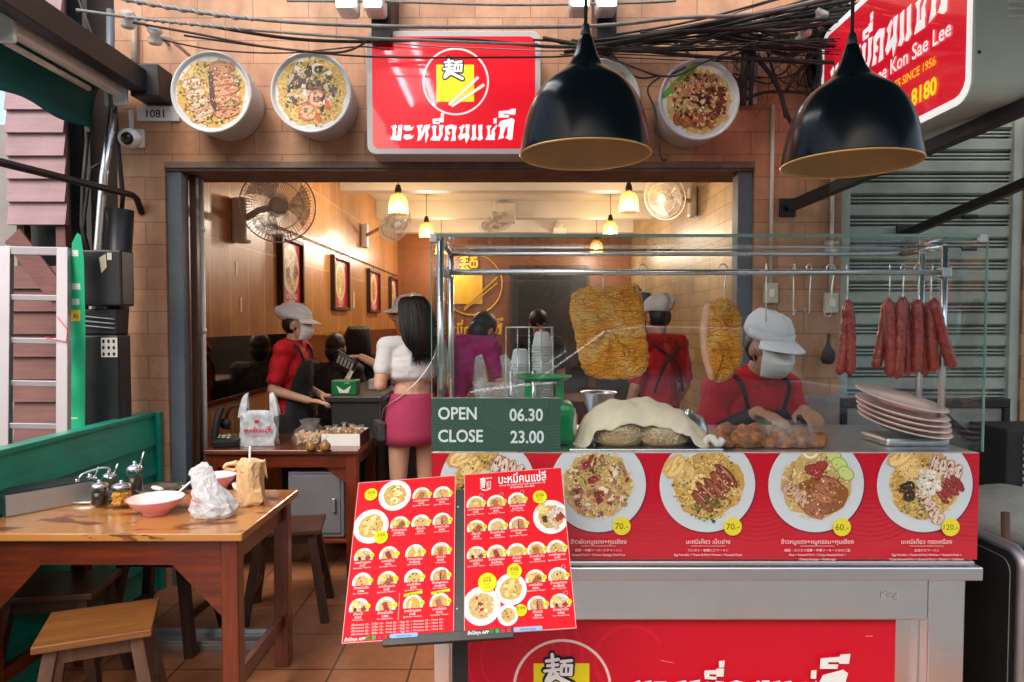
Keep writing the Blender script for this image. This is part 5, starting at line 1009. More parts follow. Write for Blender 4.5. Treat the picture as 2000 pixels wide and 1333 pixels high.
carrier_bag(at(975, 0, 2.2).xy.to_3d() + V((0, .0, 1.088)), .12, .07, .28, .2, 'clear plastic bag standing left of the green scale', 'plastic_bag', False, film_mat('frosted_film', rgb(220, 224, 226), .28, .12, .9, 22), 5, -.1)
# steel bowl and far counter stuff
sb = thing('steel_bowl', 'steel mixing bowl with food behind the white cloth', 'bowl', (at(1185, 0, 2.36).x, 2.36, 1.088)); c = V((at(1172, 0, 2.34).x, 2.335, 1.088)); M().lathe([(.001, 0), (.03, .0), (.03, .07), (.045, .10), (.06, .145), (.063, .147), (.058, .145), (.04, .10), (.001, .085)], c, 36).build('bowl', m_steelv, sb)
M().ell(c + V((0, 0, .12)), (.05, .045, .022)).build('contents', mat('pale_dough', rgb(170, 146, 120), .6, 0, .2, 30, .6, 60), sb)
dm = M(); c = V((at(1350, 0, 2.38).x, 2.36, 1.088)); dm.lathe([(.001, .085), (.014, .08), (.012, .07), (.05, .06), (.065, .02), (.068, .0)], c, 24); tag(dm.build('pot_cover', m_steelv), 'shiny domed steel pot cover beside the cook', 'pot cover')
# noodles, cloth, tray
tr_ = M(); a = at(1108, 880, 2.1); b = at(1400, 880, 2.1); tr_.b2(a.x, b.x, 2.03, 2.28, 1.088, 1.094); tag(tr_.build('steel_tray', m_steelv, bevel=.002), 'steel tray under the piles of fresh noodles', 'tray')
m_nood = mat('fresh_noodle', rgb(242, 216, 180), .55, 0, .25, 60, .4, 160)
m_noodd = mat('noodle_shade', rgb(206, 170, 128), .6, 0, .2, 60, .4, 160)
def noodle_pile(px, rx, h, seed, label):
    rnd = random.Random(seed); c = at(px, 880, 2.13); c = V((c.x, 2.12, 1.094)); np_ = thing('noodle_pile', label, 'noodles', c, 0, 'piles of fresh noodles'); m = M(); m.ell(c + V((0, 0, h * .3)), (rx, .066, h * .68), n=20, m=12)
    for v in m.v: v.z = max(v.z, 1.0945)
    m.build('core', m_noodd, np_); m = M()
    for k in range(330):
        th, ph_ = rnd.uniform(0, 6.28), rnd.uniform(0, 1.5); d = rnd.uniform(0, 6.28); pts = []
        for i in range(7):
            x = rx * math.cos(th) * math.cos(ph_); y = .066 * math.sin(th) * math.cos(ph_); z = h * .68 * math.sin(ph_); pts.append(c + V((x * 1.02, y * 1.04, z + h * .31))); th += .14 * math.cos(d); ph_ += .12 * math.sin(d); d += rnd.uniform(-.7, .9); ph_ = max(-.3, min(1.5, ph_))
        for v in pts: v.z = max(v.z, 1.0965)
        m.tube(pts, .0014, 4)
    m.build('strands', m_nood, np_)
noodle_pile(1206, .078, .108, 1, 'left pile of fresh noodles under the cream cloth'); noodle_pile(1292, .080, .108, 2, 'right pile of fresh noodles under the cream cloth')
OUT = [(1111, 876), (1128, 845), (1150, 805), (1185, 787), (1230, 781), (1275, 783), (1320, 797), (1355, 825), (1380, 852), (1396, 874)]; INN = [(1136, 882), (1148, 868), (1166, 846), (1196, 836), (1235, 828), (1275, 834), (1315, 838), (1342, 852), (1362, 870), (1376, 884)]
oc = spline([at(x, y, 2.15) for x, y in OUT], 6); ic = spline([at(x, y, 2.05) for x, y in INN], 6)
def cloth_pt(u, v):
    i = min(int(u * (len(oc) - 1)), len(oc) - 2); f = u * (len(oc) - 1) - i; o = oc[i].lerp(oc[i + 1], f); n = ic[i].lerp(ic[i + 1], f)
    if v < .5: t = v / .5; q = n.lerp(o, t); q.z += .012 * math.sin(t * math.pi) * math.sin(u * math.pi); q.y -= .012 * math.sin(t * math.pi)
    else: t = (v - .5) / .5; q = V((o.x, o.y + .13 * t, max(1.096, o.z - .1 * t * t)))
    q.z += .0035 * math.sin(u * 34 + v * 5) * (1 - v * .5) + .002 * math.sin(u * 71 - v * 9); q.z += .010 * mnoise.noise(q * 16) + .004 * mnoise.noise(q * 42); q.y += .006 * mnoise.noise(q * 20 + V((5, 0, 0))); q.z = max(q.z, 1.0955); return q
m = M(); m.grid(cloth_pt, 70, 26); 
tag(m.build('cloth', mat('cream_cloth', rgb(244, 228, 202), .85, 0, .08, 12, .25, 220), solid=.003), 'cream cotton cloth draped over the fresh noodles', 'cloth')
m = M(); m.tube(spline([at(1372, 870, 2.1), at(1388, 855, 2.08), at(1402, 868, 2.06), at(1412, 858, 2.06)], 5), .012, 10); tag(m.build('twisted_cloth', mat('white_cloth', rgb(232, 228, 222), .85, 0, .06, 12, .3, 200)), 'twisted white cloth end between the noodles and the roast meat', 'cloth')
# roast meats
m_roast = mat('roast_skin', rgb(160, 98, 52), .36, 0, .7, 34, .8, 120, coat=.2)
def lump(px, py, r, rot, seed, label):
    rnd = random.Random(seed); c = at(px, py, 2.12); m = M(); R = Matrix.Rotation(rot, 3, 'Y') @ Matrix.Rotation(.4, 3, 'Z'); m.ell(c, r, R, 44, 30); o1 = V((rnd.uniform(0, 9), rnd.uniform(0, 9), seed))
    for v in m.v: d = v - c; k = 1 + .55 * mnoise.noise(d * 22 + o1) + .22 * mnoise.noise(d * 60 + o1) + .08 * mnoise.noise(d * 150 + o1); v.xyz = c + d * k; v.z = max(v.z, 1.0895)
    tag(m.build('roast_meat', m_roast), label, 'meat', 'roast meats on the cart shelf')
lump(1415, 862, (.052, .055, .043), -.1, 1, 'darkest roast joint, next to the twisted cloth end'); lump(1462, 862, (.058, .055, .05), .3, 2, 'broad roast joint, second from the twisted cloth end'); lump(1518, 866, (.06, .055, .045), .35, 3, 'roast joint under the front edge of the clear bag'); lump(1572, 866, (.052, .05, .042), .3, 4, 'roast joint wholly inside the clear bag')
m = M(); m.ell(at(1545, 862, 2.125), (.098, .064, .066), Matrix.Rotation(.25, 3, 'Y'), 22, 14)
for v in m.v: v.z = max(v.z + .005 * math.sin(v.x * 130) * math.sin(v.y * 90), 1.0892)
m.tube(spline([at(1515, 835, 2.12), at(1500, 825, 2.11), at(1490, 832, 2.10)], 5), [.03, .026, .02, .016, .013, .013, .015, .018, .021, .025, .028], 12); tag(m.build('clear_bag', m_clear), 'clear plastic bag pulled over the right roast joints', 'bag')
# plates
m_pinkp = mat('pink_melamine', rgb(246, 212, 204), .22, 0, .05, 5)
pt = M(); pt.lathe([(.001, 0), (.075, 0), (.085, .006), (.135, .020), (.138, .0225), (.134, .0245), (.085, .011), (.07, .005), (.001, .005)], (0, 0, 0), 56); pl0 = pt.build('pink_plate', m_pinkp, loc=(0, 0, 0))
c = at(1768, 872, 2.17); names = ['lowest', 'second lowest', 'middle', 'second highest', 'topmost']
for k in range(5):
    loc = (c.x - .003 * k, 2.19, 1.088 + .040 + .0175 * k + (.012 if k == 4 else 0)); rot = (R_(8), R_(9 + 1.2 * k), R_(20 * k)); rot = Euler((R_(10), R_(10 + (1.5 if k == 4 else 0)), 0))
    if k == 0: o = pl0; o.location = loc; o.rotation_euler = rot
    else: o = dup(pl0, loc, rot=rot)
    tag(o, names[k] + ' pink plate of the tilted stack in the glass case', 'plate', 'pink plates stacked in the glass case')
m = M(); m.b2(c.x - .1, c.x + .1, 2.1, 2.26, 1.088, 1.115); tag(m.build('stack_block', m_galv, bevel=.01), 'low steel block under the stack of pink plates', 'block')

# menu stand
S = .95; cam0 = V((0, 0, CAMZ)); mTL, mTR, mBL = [cam0 + (V(q) - cam0) * S for q in ((-.46654, 2.00384, .9961), (.13158, 1.97961, 1.04703), (-.43536, 1.72039, .64956))]
uu = (mTR - mTL); Wd = uu.length; uu.normalize(); vv = (mTL - mBL); Hd = vv.length; vv = (vv - uu * vv.dot(uu)).normalized(); nn = uu.cross(vv)
MT = Matrix((uu, vv, nn)).transposed().to_4x4(); MT.translation = mBL
mn = thing('menu_stand', 'black stand holding two tilted red menu boards in front of the cart', 'menu stand', (mBL.x + .28, mBL.y + .1, 0))
RT = Matrix((uu, vv, nn)).transposed()
def mbox(x0, x1, y0, y1, z0, z1): return M().box(MT @ V(((x0 + x1) / 2, (y0 + y1) / 2, (z0 + z1) / 2)), (x1 - x0, y1 - y0, z1 - z0), RT)
mbox(.02, Wd - .02, .015, Hd - .08, -.016, -.006).build('backing', m_black, mn, bevel=.003); mbox(.10, Wd - .15, -.012, .012, -.014, .004).build('bottom_lip', m_black, mn, bevel=.002)
mbox(Wd * .495 - .02, Wd * .495 + .02, .0, Hd * .9, -.005, -.001).build('centre_strip', m_black, mn)
pc = MT @ V((Wd * .5, Hd * .4, -.02)); M().b2(pc.x - .02, pc.x + .02, pc.y - .015, pc.y + .015, .012, pc.z - .01).build('pole', m_black, mn, bevel=.003); M().b2(pc.x - .18, pc.x + .18, pc.y - .16, pc.y + .14, .006, .018).build('base_plate', m_black, mn, bevel=.004)
for y in (Hd * .15, Hd * .78): M().ell(MT @ V((Wd * .495, y, .0)), (.004, .004, .004)).build('screw', m_galv, mn)
import numpy as np
def homog(src, dst):
    A = []; b = []
    for (x, y), (u, v) in zip(src, dst): A += [[x, y, 1, 0, 0, 0, -u * x, -u * y], [0, 0, 0, x, y, 1, -v * x, -v * y]]; b += [u, v]
    h = np.linalg.solve(np.array(A, float), np.array(b, float)); return lambda x, y: (float((h[0] * x + h[1] * y + h[2]) / (h[6] * x + h[7] * y + 1)), float((h[3] * x + h[4] * y + h[5]) / (h[6] * x + h[7] * y + 1)))
CAPS = [('บะหมี่หมูแดง', '叉燒麵', 'Egg Noodles + Red Pork'), ('บะหมี่เกี๊ยว', '雲吞麵', 'Egg Noodles + Wonton'), ('ข้าวหมูกรอบ', '脆皮燒肉飯', 'Rice + Crispy Pork'), ('เกี๊ยวน้ำ', '雲吞湯', 'Wonton Soup'), ('ข้าวหน้าเป็ด', '燒鴨飯', 'Rice + Roasted Duck')]
KK = ['redpork', 'mixed', 'duck', 'wonton', 'crispy', 'fried', 'sausage', 'veg']
def menu(x0, x1, src, small, big, yel, right):
    w = x1 - x0; Hm = homog(src, [(0, Hd), (w, Hd), (w, 0), (0, 0)]); p = P(MT @ Matrix.Translation((x0, 0, .0035)), .00003); k = w / 720.0
    o = mbox(x0, x1, 0, Hd, 0, .003).build('menu_board', m_white, mn); o['label'] = 'right red menu board with the noodle shop heading' if right else 'left red menu board with two large wonton bowls'
    p.rect(0.0, 0.0, w, Hd, rgb(236, 170, 170)); p.rect(.0016, .0016, w - .0016, Hd - .0016, rgb(222, 18, 36)); zb = p.z
    for i, (x, y, r, kd) in enumerate(big):
        p.z = zb; p.clip = (.0016, .0016, w - .0016, Hd - .0016); cx, cy = Hm(x, y); p.disc(cx + .001, cy - .0015, r * k * 1.0, rgb(140, 30, 60), 40); p.disc(cx, cy, r * k, rgb(232, 230, 232), 40); food(p, cx, cy, r * k * 1.08, kd, 70 + i, .5)
    for i, (x, y) in enumerate(small):
        p.z = zb; cx, cy = Hm(x, y - 20); r = 66 * k; p.clip = (cx - r * 1.1, cy - 20 * k, cx + r * 1.1, cy + r * 1.1); p.disc(cx, cy, r, rgb(236, 232, 228), 28); food(p, cx, cy, r * 1.15, KK[(i * 5 + (3 if right else 0)) % 8], 100 + i, .22)
        p.clip = None; p.disc(cx + r * .9, cy + r * .15, 17 * k, rgb(236, 220, 40), 14); p.text('60', cx + r * .9, cy + r * .07, .006, INK); c3 = CAPS[i % 5]
        if right and i in (0, 1, 2, 12, 14): p.ring(cx + r * .62, cy + r * 1.0, 9 * k, 16 * k, rgb(214, 110, 120), 14)
        yb = cy - 20 * k
        for j, (t, sz, b) in enumerate(((c3[0], .0085, .012), (c3[1], .0058, .01), (c3[2], .0046, .012))): p.text(t, cx, yb - (16 + (0, 20, 34)[j] + 8) * k, sz, rgb(250, 220, 220), 'c', b)
    for x, y, r in yel:
        p.z = zb + .004; p.clip = (0, 0, w, Hd); cx, cy = Hm(x, y); p.disc(cx, cy, r * k, rgb(240, 224, 30), 30); p.clip = None
        for j in range(4): p.text(('บะหมี่', '雲吞麵', 'Noodles', 'Wonton')[j], cx, cy + (18 - 15 * j) * k * r / 48, (.009, .0075, .005, .005)[j], INK)
    p.clip = None; p.z = zb + .002
    if right:
        g = Hm(1060, 195); p.text('麵', g[0], g[1], .036, WHITE, 'c', .01); p.stroke([(g[0] - .012, g[1] - .006), (g[0], g[1] - .009), (g[0] + .012, g[1] - .004)], .003, WHITE); g = Hm(1315, 158); p.text('บะหมี่คนแซ่ลี', g[0], g[1], .036, WHITE, 'c', .018, width=350 * k); g = Hm(1315, 172); p.text('KON SAE LEE’S FAMOUS CANTONESE NOODLES SINCE 1956', g[0], g[1] - .002, .006, rgb(250, 220, 220), 'c', .01, width=340 * k); g = Hm(1315, 192); p.text('李氏炒麵店 1956 泰國', g[0], g[1] - .002, .007, rgb(250, 220, 220), 'c', .01)
    else:
        for j in range(4): g = Hm(455, 1150 + 22 * j); p.text('เกี๊ยวกรอบ 20.-  ไข่ต้ม 10.-  Pork 20.- / Egg 10.- / Wonton 30.- / Rice 10.-', g[0], g[1], .0062, rgb(250, 210, 210), 'c', .01, width=600 * k)
        g = Hm(463, 1040); p.rect(g[0] - .0005, g[1] - .03, g[0] + .0005, g[1] + .035, rgb(250, 200, 200))
        for x, y in ((560, 948), (750, 935)): g = Hm(x, y); p.poly([(g[0] - .023, g[1] - .005), (g[0] + .024, g[1] + .001), (g[0] + .023, g[1] + .008), (g[0] - .024, g[1] + .002)], rgb(206, 220, 40)); p.text('Vegetarian', g[0], g[1] - .001, .008, rgb(40, 110, 40))
    g0 = Hm(160, 1275) if not right else Hm(1030, 1218); p.text('สั่งได้ทุก APP', g0[0], g0[1], .010, WHITE, 'c', .02)
    for j, cc_ in enumerate((rgb(20, 140, 60), rgb(60, 170, 80), rgb(220, 30, 110), rgb(230, 60, 40))): p.rect(g0[0] + .028 + .014 * j, g0[1], g0[0] + .037 + .014 * j, g0[1] + .009, cc_)
    p.rrect(g0[0] + .085, g0[1], g0[0] + .155, g0[1] + .010, .005, rgb(150, 180, 226)); p.text('ส่งถึงบ้านคุณ', g0[0] + .12, g0[1] + .002, .007, rgb(30, 50, 120))
    p.build('menu_print', m_matte, o)
menu(0, Wd * .482, [(155, 150), (835, 112), (848, 1240), (65, 1293)], [(602, 272), (747, 267), (453, 477), (600, 467), (748, 457), (205, 703), (382, 692), (565, 680), (745, 668), (198, 880), (377, 870), (563, 857), (745, 845), (182, 1065), (370, 1055), (560, 1040), (745, 1028)], [(415, 245, 118, 'wonton'), (252, 462, 125, 'wonton')], [(250, 240, 47), (328, 543, 48)], False)
menu(Wd * .525, Wd, [(905, 103), (1588, 52), (1715, 1180), (930, 1225)], [(990, 333), (1133, 325), (1280, 308), (998, 503), (1145, 493), (1293, 480), (1003, 690), (1143, 680), (1285, 670), (1425, 660), (1565, 648), (1420, 858), (1580, 843), (1438, 1045), (1598, 1030)], [(1520, 400, 125, 'mixed'), (1250, 905, 105, 'wonton'), (1047, 1020, 125, 'fried'), (1232, 1085, 68, 'fried')], [(1440, 265, 50), (1085, 860, 62), (1272, 783, 50), (1325, 1055, 38)], True)
# ------------------------------------------------------------------ black pendant lamps
m_lampo = mat('black_lacquer', (.004, .006, .009, 1), .2, 0, .2, 5, spec=.17, rvar=.1); m_lampi = mat('gold_inside', rgb(196, 160, 110), .5, .15, .12, 8, .03, 60); m_rim = mat('bright_brass_rim', rgb(236, 190, 120), .3, .7, .1, 20)
cy_ = thing('canopy', 'dark street canopy overhead from which the black pendant lamps hang', 'canopy', (1.4, 1.6, 3.3)); M().b2(-1.2, 4.2, -.6, 2.9, 3.34, 3.38).build('roof_sheet', m_awning, cy_)
for y in (-.55, .5, 1.6, 2.86): M().b2(-1.2, 4.2, y - .03, y + .03, 3.28, 3.34).build('joist', m_black, cy_)
m_tubelit = mat('lit_tube', (1, 1, 1, 1), .3, emit=(.92, .95, 1, 1), es=9)
tlp = thing('tube_lamp', 'pair of lit fluorescent tubes under the canopy, mirrored in the red shop sign', 'lamp', (-.72, 2.17, 3.2)); M().b2(-.84, -.58, 1.55, 2.8, 3.235, 3.28).build('housing', m_white, tlp)
for x in (-.80, -.62): M().tube([(x, 1.58, 3.215), (x, 2.77, 3.215)], .016, 10).build('tube', m_tubelit, tlp)
def big_lamp(px, py, label):
    a = at(px, py, 1.6); o = thing('pendant_lamp', label, 'lamp', a, 0, 'black pendant lamps with gold insides'); prof = [(.013, .272), (.017, .262), (.022, .245), (.032, .220), (.050, .196), (.074, .178), (.098, .158), (.118, .130), (.133, .095), (.143, .055), (.149, .02), (.1515, .0)]
    prof = spline([V((r, z, 0)) for r, z in prof], 4); inner = [(max(.004, v.x - .0035), v.y - .0025) for v in reversed(prof)]; 
    M().lathe([(.001, .274)] + [(v.x, v.y) for v in prof] + [(.1505, -.0015)], a, 72, caps=False).build('shade', m_lampo, o); M().lathe([(.1495, -.001)] + inner[1:] , a, 72, caps=False).build('inside', m_lampi, o)
    M().tube([a + V((.1502 * math.cos(k * math.pi / 36), .1502 * math.sin(k * math.pi / 36), -.001)) for k in range(72)], .0022, 6, closed=True).build('rim', m_rim, o)
    M().tube([a + V((0, 0, .27)), V((a.x, a.y, 3.31))], .0042, 8).build('cord', m_black, o); M().lathe([(.001, .30), (.008, .298), (.0125, .275), (.012, .262), (.001, .26)], a, 16).build('cap', m_black, o)
    M().ell(a + V((0, 0, .10)), (.03, .03, .04)).build('bulb', m_foam, o)
big_lamp(1143, 303, 'left black dome pendant lamp hanging over the red shop sign'); big_lamp(1660, 321, 'right black dome pendant lamp hanging in front of the projecting sign')

# ------------------------------------------------------------------ wooden table and stools
tb_ = thing('wooden_table', 'wooden dining table with worn wet top at the front left', 'table', (-1.42, 2.62, 0)); TX0, TX1, TY0, TY1 = -1.90, -.925, 2.315, 2.935
M().b2(TX0, TX1, TY0, TY1, .722, .75).build('top', m_top, tb_, bevel=.004)
for x in (TX0 + .06, TX1 - .055):
    for y in (TY0 + .05, TY1 - .05): M().b2(x - .03, x + .03, y - .028, y + .028, 0.006, .722).build('leg', m_woodv, tb_, bevel=.004)
for y in (TY0 + .03, TY1 - .05): M().b2(TX0 + .092, TX1 - .087, y, y + .022, .63, .722).build('apron', m_wood, tb_, bevel=.002)
for x in (TX0 + .05, TX1 - .066): M().b2(x, x + .022, TY0 + .08, TY1 - .08, .63, .722).build('apron', m_woody, tb_, bevel=.002); M().b2(x - .008, x + .02, TY0 + .08, TY1 - .08, .17, .225).build('stretcher', m_woody, tb_, bevel=.003)
for y in (TY0 + .031,):
    for sx, x in ((1, TX1 - .087), (-1, TX0 + .092)): M().prism([(x, .45), (x, .63), (x - sx * .17, .63)], Matrix.Translation((0, y, 0)) @ T, .018).build('corner_brace', m_wood, tb_)
stool((-1.415, 2.31), R_(23), 'wooden stool with pale worn seat standing clear of the table, at the lower left', .34, .29, .45)
stool((-1.80, 2.68), R_(8), 'dark wooden stool pushed under the left end of the table', .36, .28, .44, m_stoold, m_stooldl)
stool((-1.60, 3.12), R_(-4), 'dark wooden stool behind the table, next to the green wall', .36, .28, .46, m_stoold, m_stooldl)
stool((-1.13, 3.42), R_(10), 'dark wooden stool behind the right legs of the table', .34, .28, .46, m_stoold, m_stooldl)
st = M(); st.b2(-1.80, -1.12, 3.0, 3.13, .006, .035); st.b2(-1.80, -1.12, 3.11, 3.13, .035, .055); st.b2(-1.80, -1.12, 3.0, 3.012, .035, .05); tag(st.build('metal_channel', m_galv, bevel=.002), 'galvanised metal channel lying on the tiled floor under the table', 'metal channel')
# on the table
TZ = .7505
bx = thing('napkin_box', 'long brushed steel box on the table against the green wall', 'box', (-1.8, 2.74, TZ)); Rb = Matrix.Rotation(R_(52), 3, 'Z'); cbx = V((-1.83, 2.66, TZ + .042)); m = M(); M().box(cbx, (.30, .12, .084), Rb).build('body', m_galv, bx, bevel=.004); M().box(cbx + V((0, 0, .044)), (.302, .122, .004), Rb).build('lid', m_darkpl, bx)
cd = thing('condiment_caddy', 'steel caddy tray with a tall loop handle on the wooden table', 'caddy', atz(183, 978, .75)); c = atz(180, 976, .75); c.z = TZ
m = M(); m.lathe([(.001, .002), (.098, .002), (.110, .012), (.113, .012), (.102, .0), (.001, .0)], c, 36)
for v in m.v: v.y = c.y + (v.y - c.y) * .8
m.build('tray', m_steelv, cd); M().tube(spline([c + V((-.02, -.045, .01)), c + V((-.022, -.045, .095)), c + V((.0, -.02, .118)), c + V((.05, .03, .125)), c + V((.052, .03, .08))], 6), .0045, 8).build('handle', m_steelv, cd)
m_jar = m_glass
def jar(px, py, r, h, col, seed, label, spoon=True, chunk=False):
    q = atz(px, py, .76); c = V((q.x, q.y, TZ + .004)); o = thing('condiment_jar', label, 'jar', c, 0, 'condiment jars'); M().lathe([(.001, 0), (r * .96, 0), (r, .005), (r, h * .82), (r * .9, h * .9), (r * .86, h * .9), (r * .94, h * .8), (r * .95, .006), (.001, .004)], c, 24).build('glass', m_jar, o)
    m = M(); m.lathe([(.001, .005), (r * .93, .006), (r * .93, h * .62), (.001, h * .64)], c, 20); rnd = random.Random(seed)
    if chunk:
        for k in range(40): a = rnd.uniform(0, 6.28); m.ell(c + V((r * .86 * math.cos(a), r * .86 * math.sin(a), rnd.uniform(.01, h * .6))), (.008, .006, .009), None, 6, 4)
    m.build('contents', mat('sauce_%s' % seed, col, .3, 0, .35, 60), o)
    M().lathe([(r * 1.04, h * .84), (r * 1.04, h * .92), (r * .8, h * 1.0), (.008, h * 1.05), (.006, h * 1.09), (.008, h * 1.15), (.001, h * 1.18)], c, 24).build('lid', m_steelv, o)
    if spoon: M().tube([c + V((.2 * r, .0, h * .6)), c + V((.9 * r, .005, h * 1.22)), c + V((1.2 * r, .008, h * 1.5))], .0035, 8).build('spoon', m_steelv, o)
jar(151, 977, .027, .078, rgb(150, 60, 24), 1, 'jar of red chilli flakes at the left end of the caddy', False); jar(176, 968, .028, .082, rgb(96, 40, 20), 2, 'jar of brown sauce behind the caddy handle'); jar(195, 984, .031, .086, rgb(40, 18, 12), 3, 'jar of near black sauce at the front of the caddy', False); jar(214, 962, .028, .084, rgb(60, 40, 20), 4, 'jar of dark sauce at the back right of the caddy')
jar(238, 985, .034, .086, rgb(206, 140, 40), 5, 'squat jar of yellow pickled chillies beside the caddy', False, True); jar(264, 962, .031, .118, rgb(30, 18, 16), 6, 'tall jar of dark sauce with a slanting spoon beside the caddy')
m_pinkb = mat('pink_bowl_melamine', rgb(238, 164, 184), .25, 0, .05, 5); m_pinki = mat('pale_pink_inside', rgb(244, 226, 222), .25, 0, .04, 5)
def pbowl(px, py, r, h, label, spoon=None):
    q = atz(px, py, .75); c = V((q.x, q.y, TZ)); o = thing('pink_bowl', label, 'bowl', c, 0, 'pink melamine bowls on the table'); M().lathe([(.001, .0), (r * .45, .0), (r * .46, .008), (r * .56, .018), (r * .80, h * .55), (r * .97, h * .93), (r, h), (r * .985, h + .001)], c, 48, caps=True if False else False).build('outside', m_pinkb, o)
    M().lathe([(r * .985, h + .001), (r * .95, h * .93), (r * .78, h * .56), (r * .52, .024), (.001, .016)], c, 48, caps=False).build('inside', m_pinki, o)
    if spoon: 
        m = M(); m.ell(c + V((.02, -.01, .03)), (.026, .018, .006)); m.tube(spline([c + V((.035, -.005, .036)), c + V((.07, .02, .07)), c + V((.115, .05, .115))], 5), .005, 8); m.build('spoon', m_steelv, o)
    return o
pbowl(305, 1004, .101, .062, 'large pink bowl with a spoon in it at the front of the table', True); pbowl(428, 955, .075, .062, 'smaller pink bowl behind the white plastic bag')
sp = M(); q = atz(312, 962, .75); sp.lathe([(.001, .001), (.06, .001), (.085, .012), (.095, .022), (.097, .024), (.08, .02), (.058, .01), (.001, .01)], V((q.x, q.y, TZ)), 40); tag(sp.build('steel_plate', m_steelv), 'shiny steel plate behind the large pink bowl', 'plate')
tsu = M(); q = atz(336, 965, .75)
for k in range(1): tsu.ell(V((q.x + .03 * k - .05, q.y - .02 + .015 * k, TZ + .028)), (.028, .02, .008), Euler((.2 * k, .3, k)).to_matrix(), 8, 6)
tag(tsu.build('crumpled_tissue', m_white), 'crumpled white tissue on the steel plate', 'tissue')
def wrinkle(v, c, sc=20, amt=.008, seed=0):
    d = v - c; n1 = mnoise.noise(d * sc + V((seed, 0, 0))); n2 = mnoise.noise(d * sc * 2.3 + V((0, seed, 3))); return amt * (1 - 2.4 * abs(n1)) + amt * .5 * (1 - 2.4 * abs(n2))
def film_bag(c, prof, n, seed, amt, sc=18, flat=True):
    m = M(); rings = []; rnd = random.Random(seed); pr = spline([V(p[:3]) for p in prof], 2); ox = spline([V((p[3], p[4], 0)) for p in prof], 2)
    for i, (q_, o_) in enumerate(zip(pr, ox)):
        rr = []
        for k in range(n):
            a = 2 * math.pi * (k + .5 * (i % 2)) / n; fold = .10 * math.sin(3 * a + i * .35 + seed) + .06 * math.sin(7 * a - i * .22); e = 1 + fold + rnd.uniform(-1, 1) * amt * 10
            p = c + V((o_.x + q_.x * math.cos(a) * e, o_.y + q_.y * math.sin(a) * e, q_.z + (rnd.uniform(-1, 1) * .006 if i > 1 else 0))); p.z = max(c.z, p.z); rr.append(p)
        rings.append(rr)
    vs = [p for r in rings for p in r]; fs = []
    for i in range(len(rings) - 1):
        for k in range(n):
            a, b, c1, d1 = i * n + k, i * n + (k + 1) % n, (i + 1) * n + (k + 1) % n, (i + 1) * n + k; fs += [(a, b, d1), (b, c1, d1)] if (k + i) % 2 else [(a, b, c1), (a, c1, d1)]
    m.add(vs, fs, not flat); m.add(rings[0], [tuple(range(n))]); m.add(rings[-1], [tuple(range(n))]); return m
q = atz(408, 1015, .75); q = V((q.x, q.y + .03, TZ)); pbag = thing('plastic_bag', 'crumpled white plastic bag leaning on the wooden table', 'bag', q)
m = film_bag(q, [(.060, .036, 0.0000, 0, 0), (.078, .048, 0.0096, .004, 0), (.082, .05, 0.0320, .006, 0), (.074, .046, 0.0600, .0, 0), (.062, .038, 0.0880, -.014, 0), (.05, .030, 0.1200, -.026, 0), (.044, .020, 0.1480, -.034, 0), (.042, .013, 0.1720, -.040, 0), (.024, .010, 0.1920, -.030, 0), (.010, .006, 0.2016, -.026, 0)], 30, 4, .0075, 24)
q2 = N('white_polythene'); q2.b.inputs['Base Color'].default_value = rgb(226, 228, 234); q2.b.inputs['Roughness'].default_value = .3; tb2 = q2.n('ShaderNodeBsdfTranslucent'); tb2.inputs[0].default_value = rgb(232, 234, 240); ms2 = q2.n('ShaderNodeMixShader'); ms2.inputs[0].default_value = .35; q2.bump(q2.noise(q2.pos((1, 1, 1)), 40, 4), .5, .01); q2.l(q2.b.outputs[0], ms2.inputs[1]); q2.l(tb2.outputs[0], ms2.inputs[2]); q2.l(ms2.outputs[0], q2.o.inputs[0])
m.build('film', q2.m, pbag); p = P(FRONT(q.x - .05, q.y - .052, TZ + .068), .0004); p.text('บะหมี่', 0.002, .0, .022, rgb(214, 60, 90), 'c', .01); p.rect(-.015, -.012, .02, -.010, rgb(220, 120, 140)); p.build('print', m_print, pbag)
q = atz(490, 984, .75); ic = thing('iced_tea_cup', 'plastic cup of milky tea wrapped in a tan paper bag with a white straw', 'cup', (q.x, q.y, TZ)); cc_ = V((q.x, q.y, TZ)); m_tan = mat('tan_paper', rgb(228, 188, 140), .75, 0, .08, 12, .3, 40)
M().lathe([(.001, .001), (.033, .001), (.044, .14), (.046, .150), (.001, .152)], cc_, 24).build('cup', mat('milk_tea', rgb(206, 150, 96), .3), ic)
m = film_bag(cc_, [(.047, .040, 0, 0, 0), (.052, .044, .008, .004, 0), (.054, .044, .03, .006, 0), (.050, .044, .07, .002, 0), (.051, .045, .11, .0, 0), (.054, .047, .145, -.002, 0), (.058, .046, .165, -.002, 0), (.056, .042, .172, -.002, 0)], 26, 9, .0035, 24)
m.tube(spline([cc_ + V((-.05, -.01, .165)), cc_ + V((-.085, -.02, .16)), cc_ + V((-.09, -.02, .145)), cc_ + V((-.055, -.01, .135))], 5), [.012, .011, .009, .008, .008, .009, .008, .008, .009, .008, .008, .008, .007, .007, .008, .010], 8); m.build('paper_bag', m_tan, ic)
m = M(); m.grid(lambda u, v: cc_ + V((.045 + .018 * u, -.01 + .03 * v, .17 - .09 * v * (.6 + .4 * u) + .012 * u)), 5, 6); m.build('bag_flap', m_tan, ic, solid=.001); M().tube([cc_ + V((-.006, 0, .1)), cc_ + V((.0, .0, .23))], .0042, 8).build('straw', m_white, ic)
ws = M(); q = atz(463, 962, .75); ws.lathe([(.001, 0), (.022, 0), (.032, .032), (.03, .032), (.02, .004), (.001, .003)], V((q.x, q.y + .03, TZ)), 24); tag(ws.build('small_cup', m_white), 'small white cup beside the wrapped tea cup', 'cup')

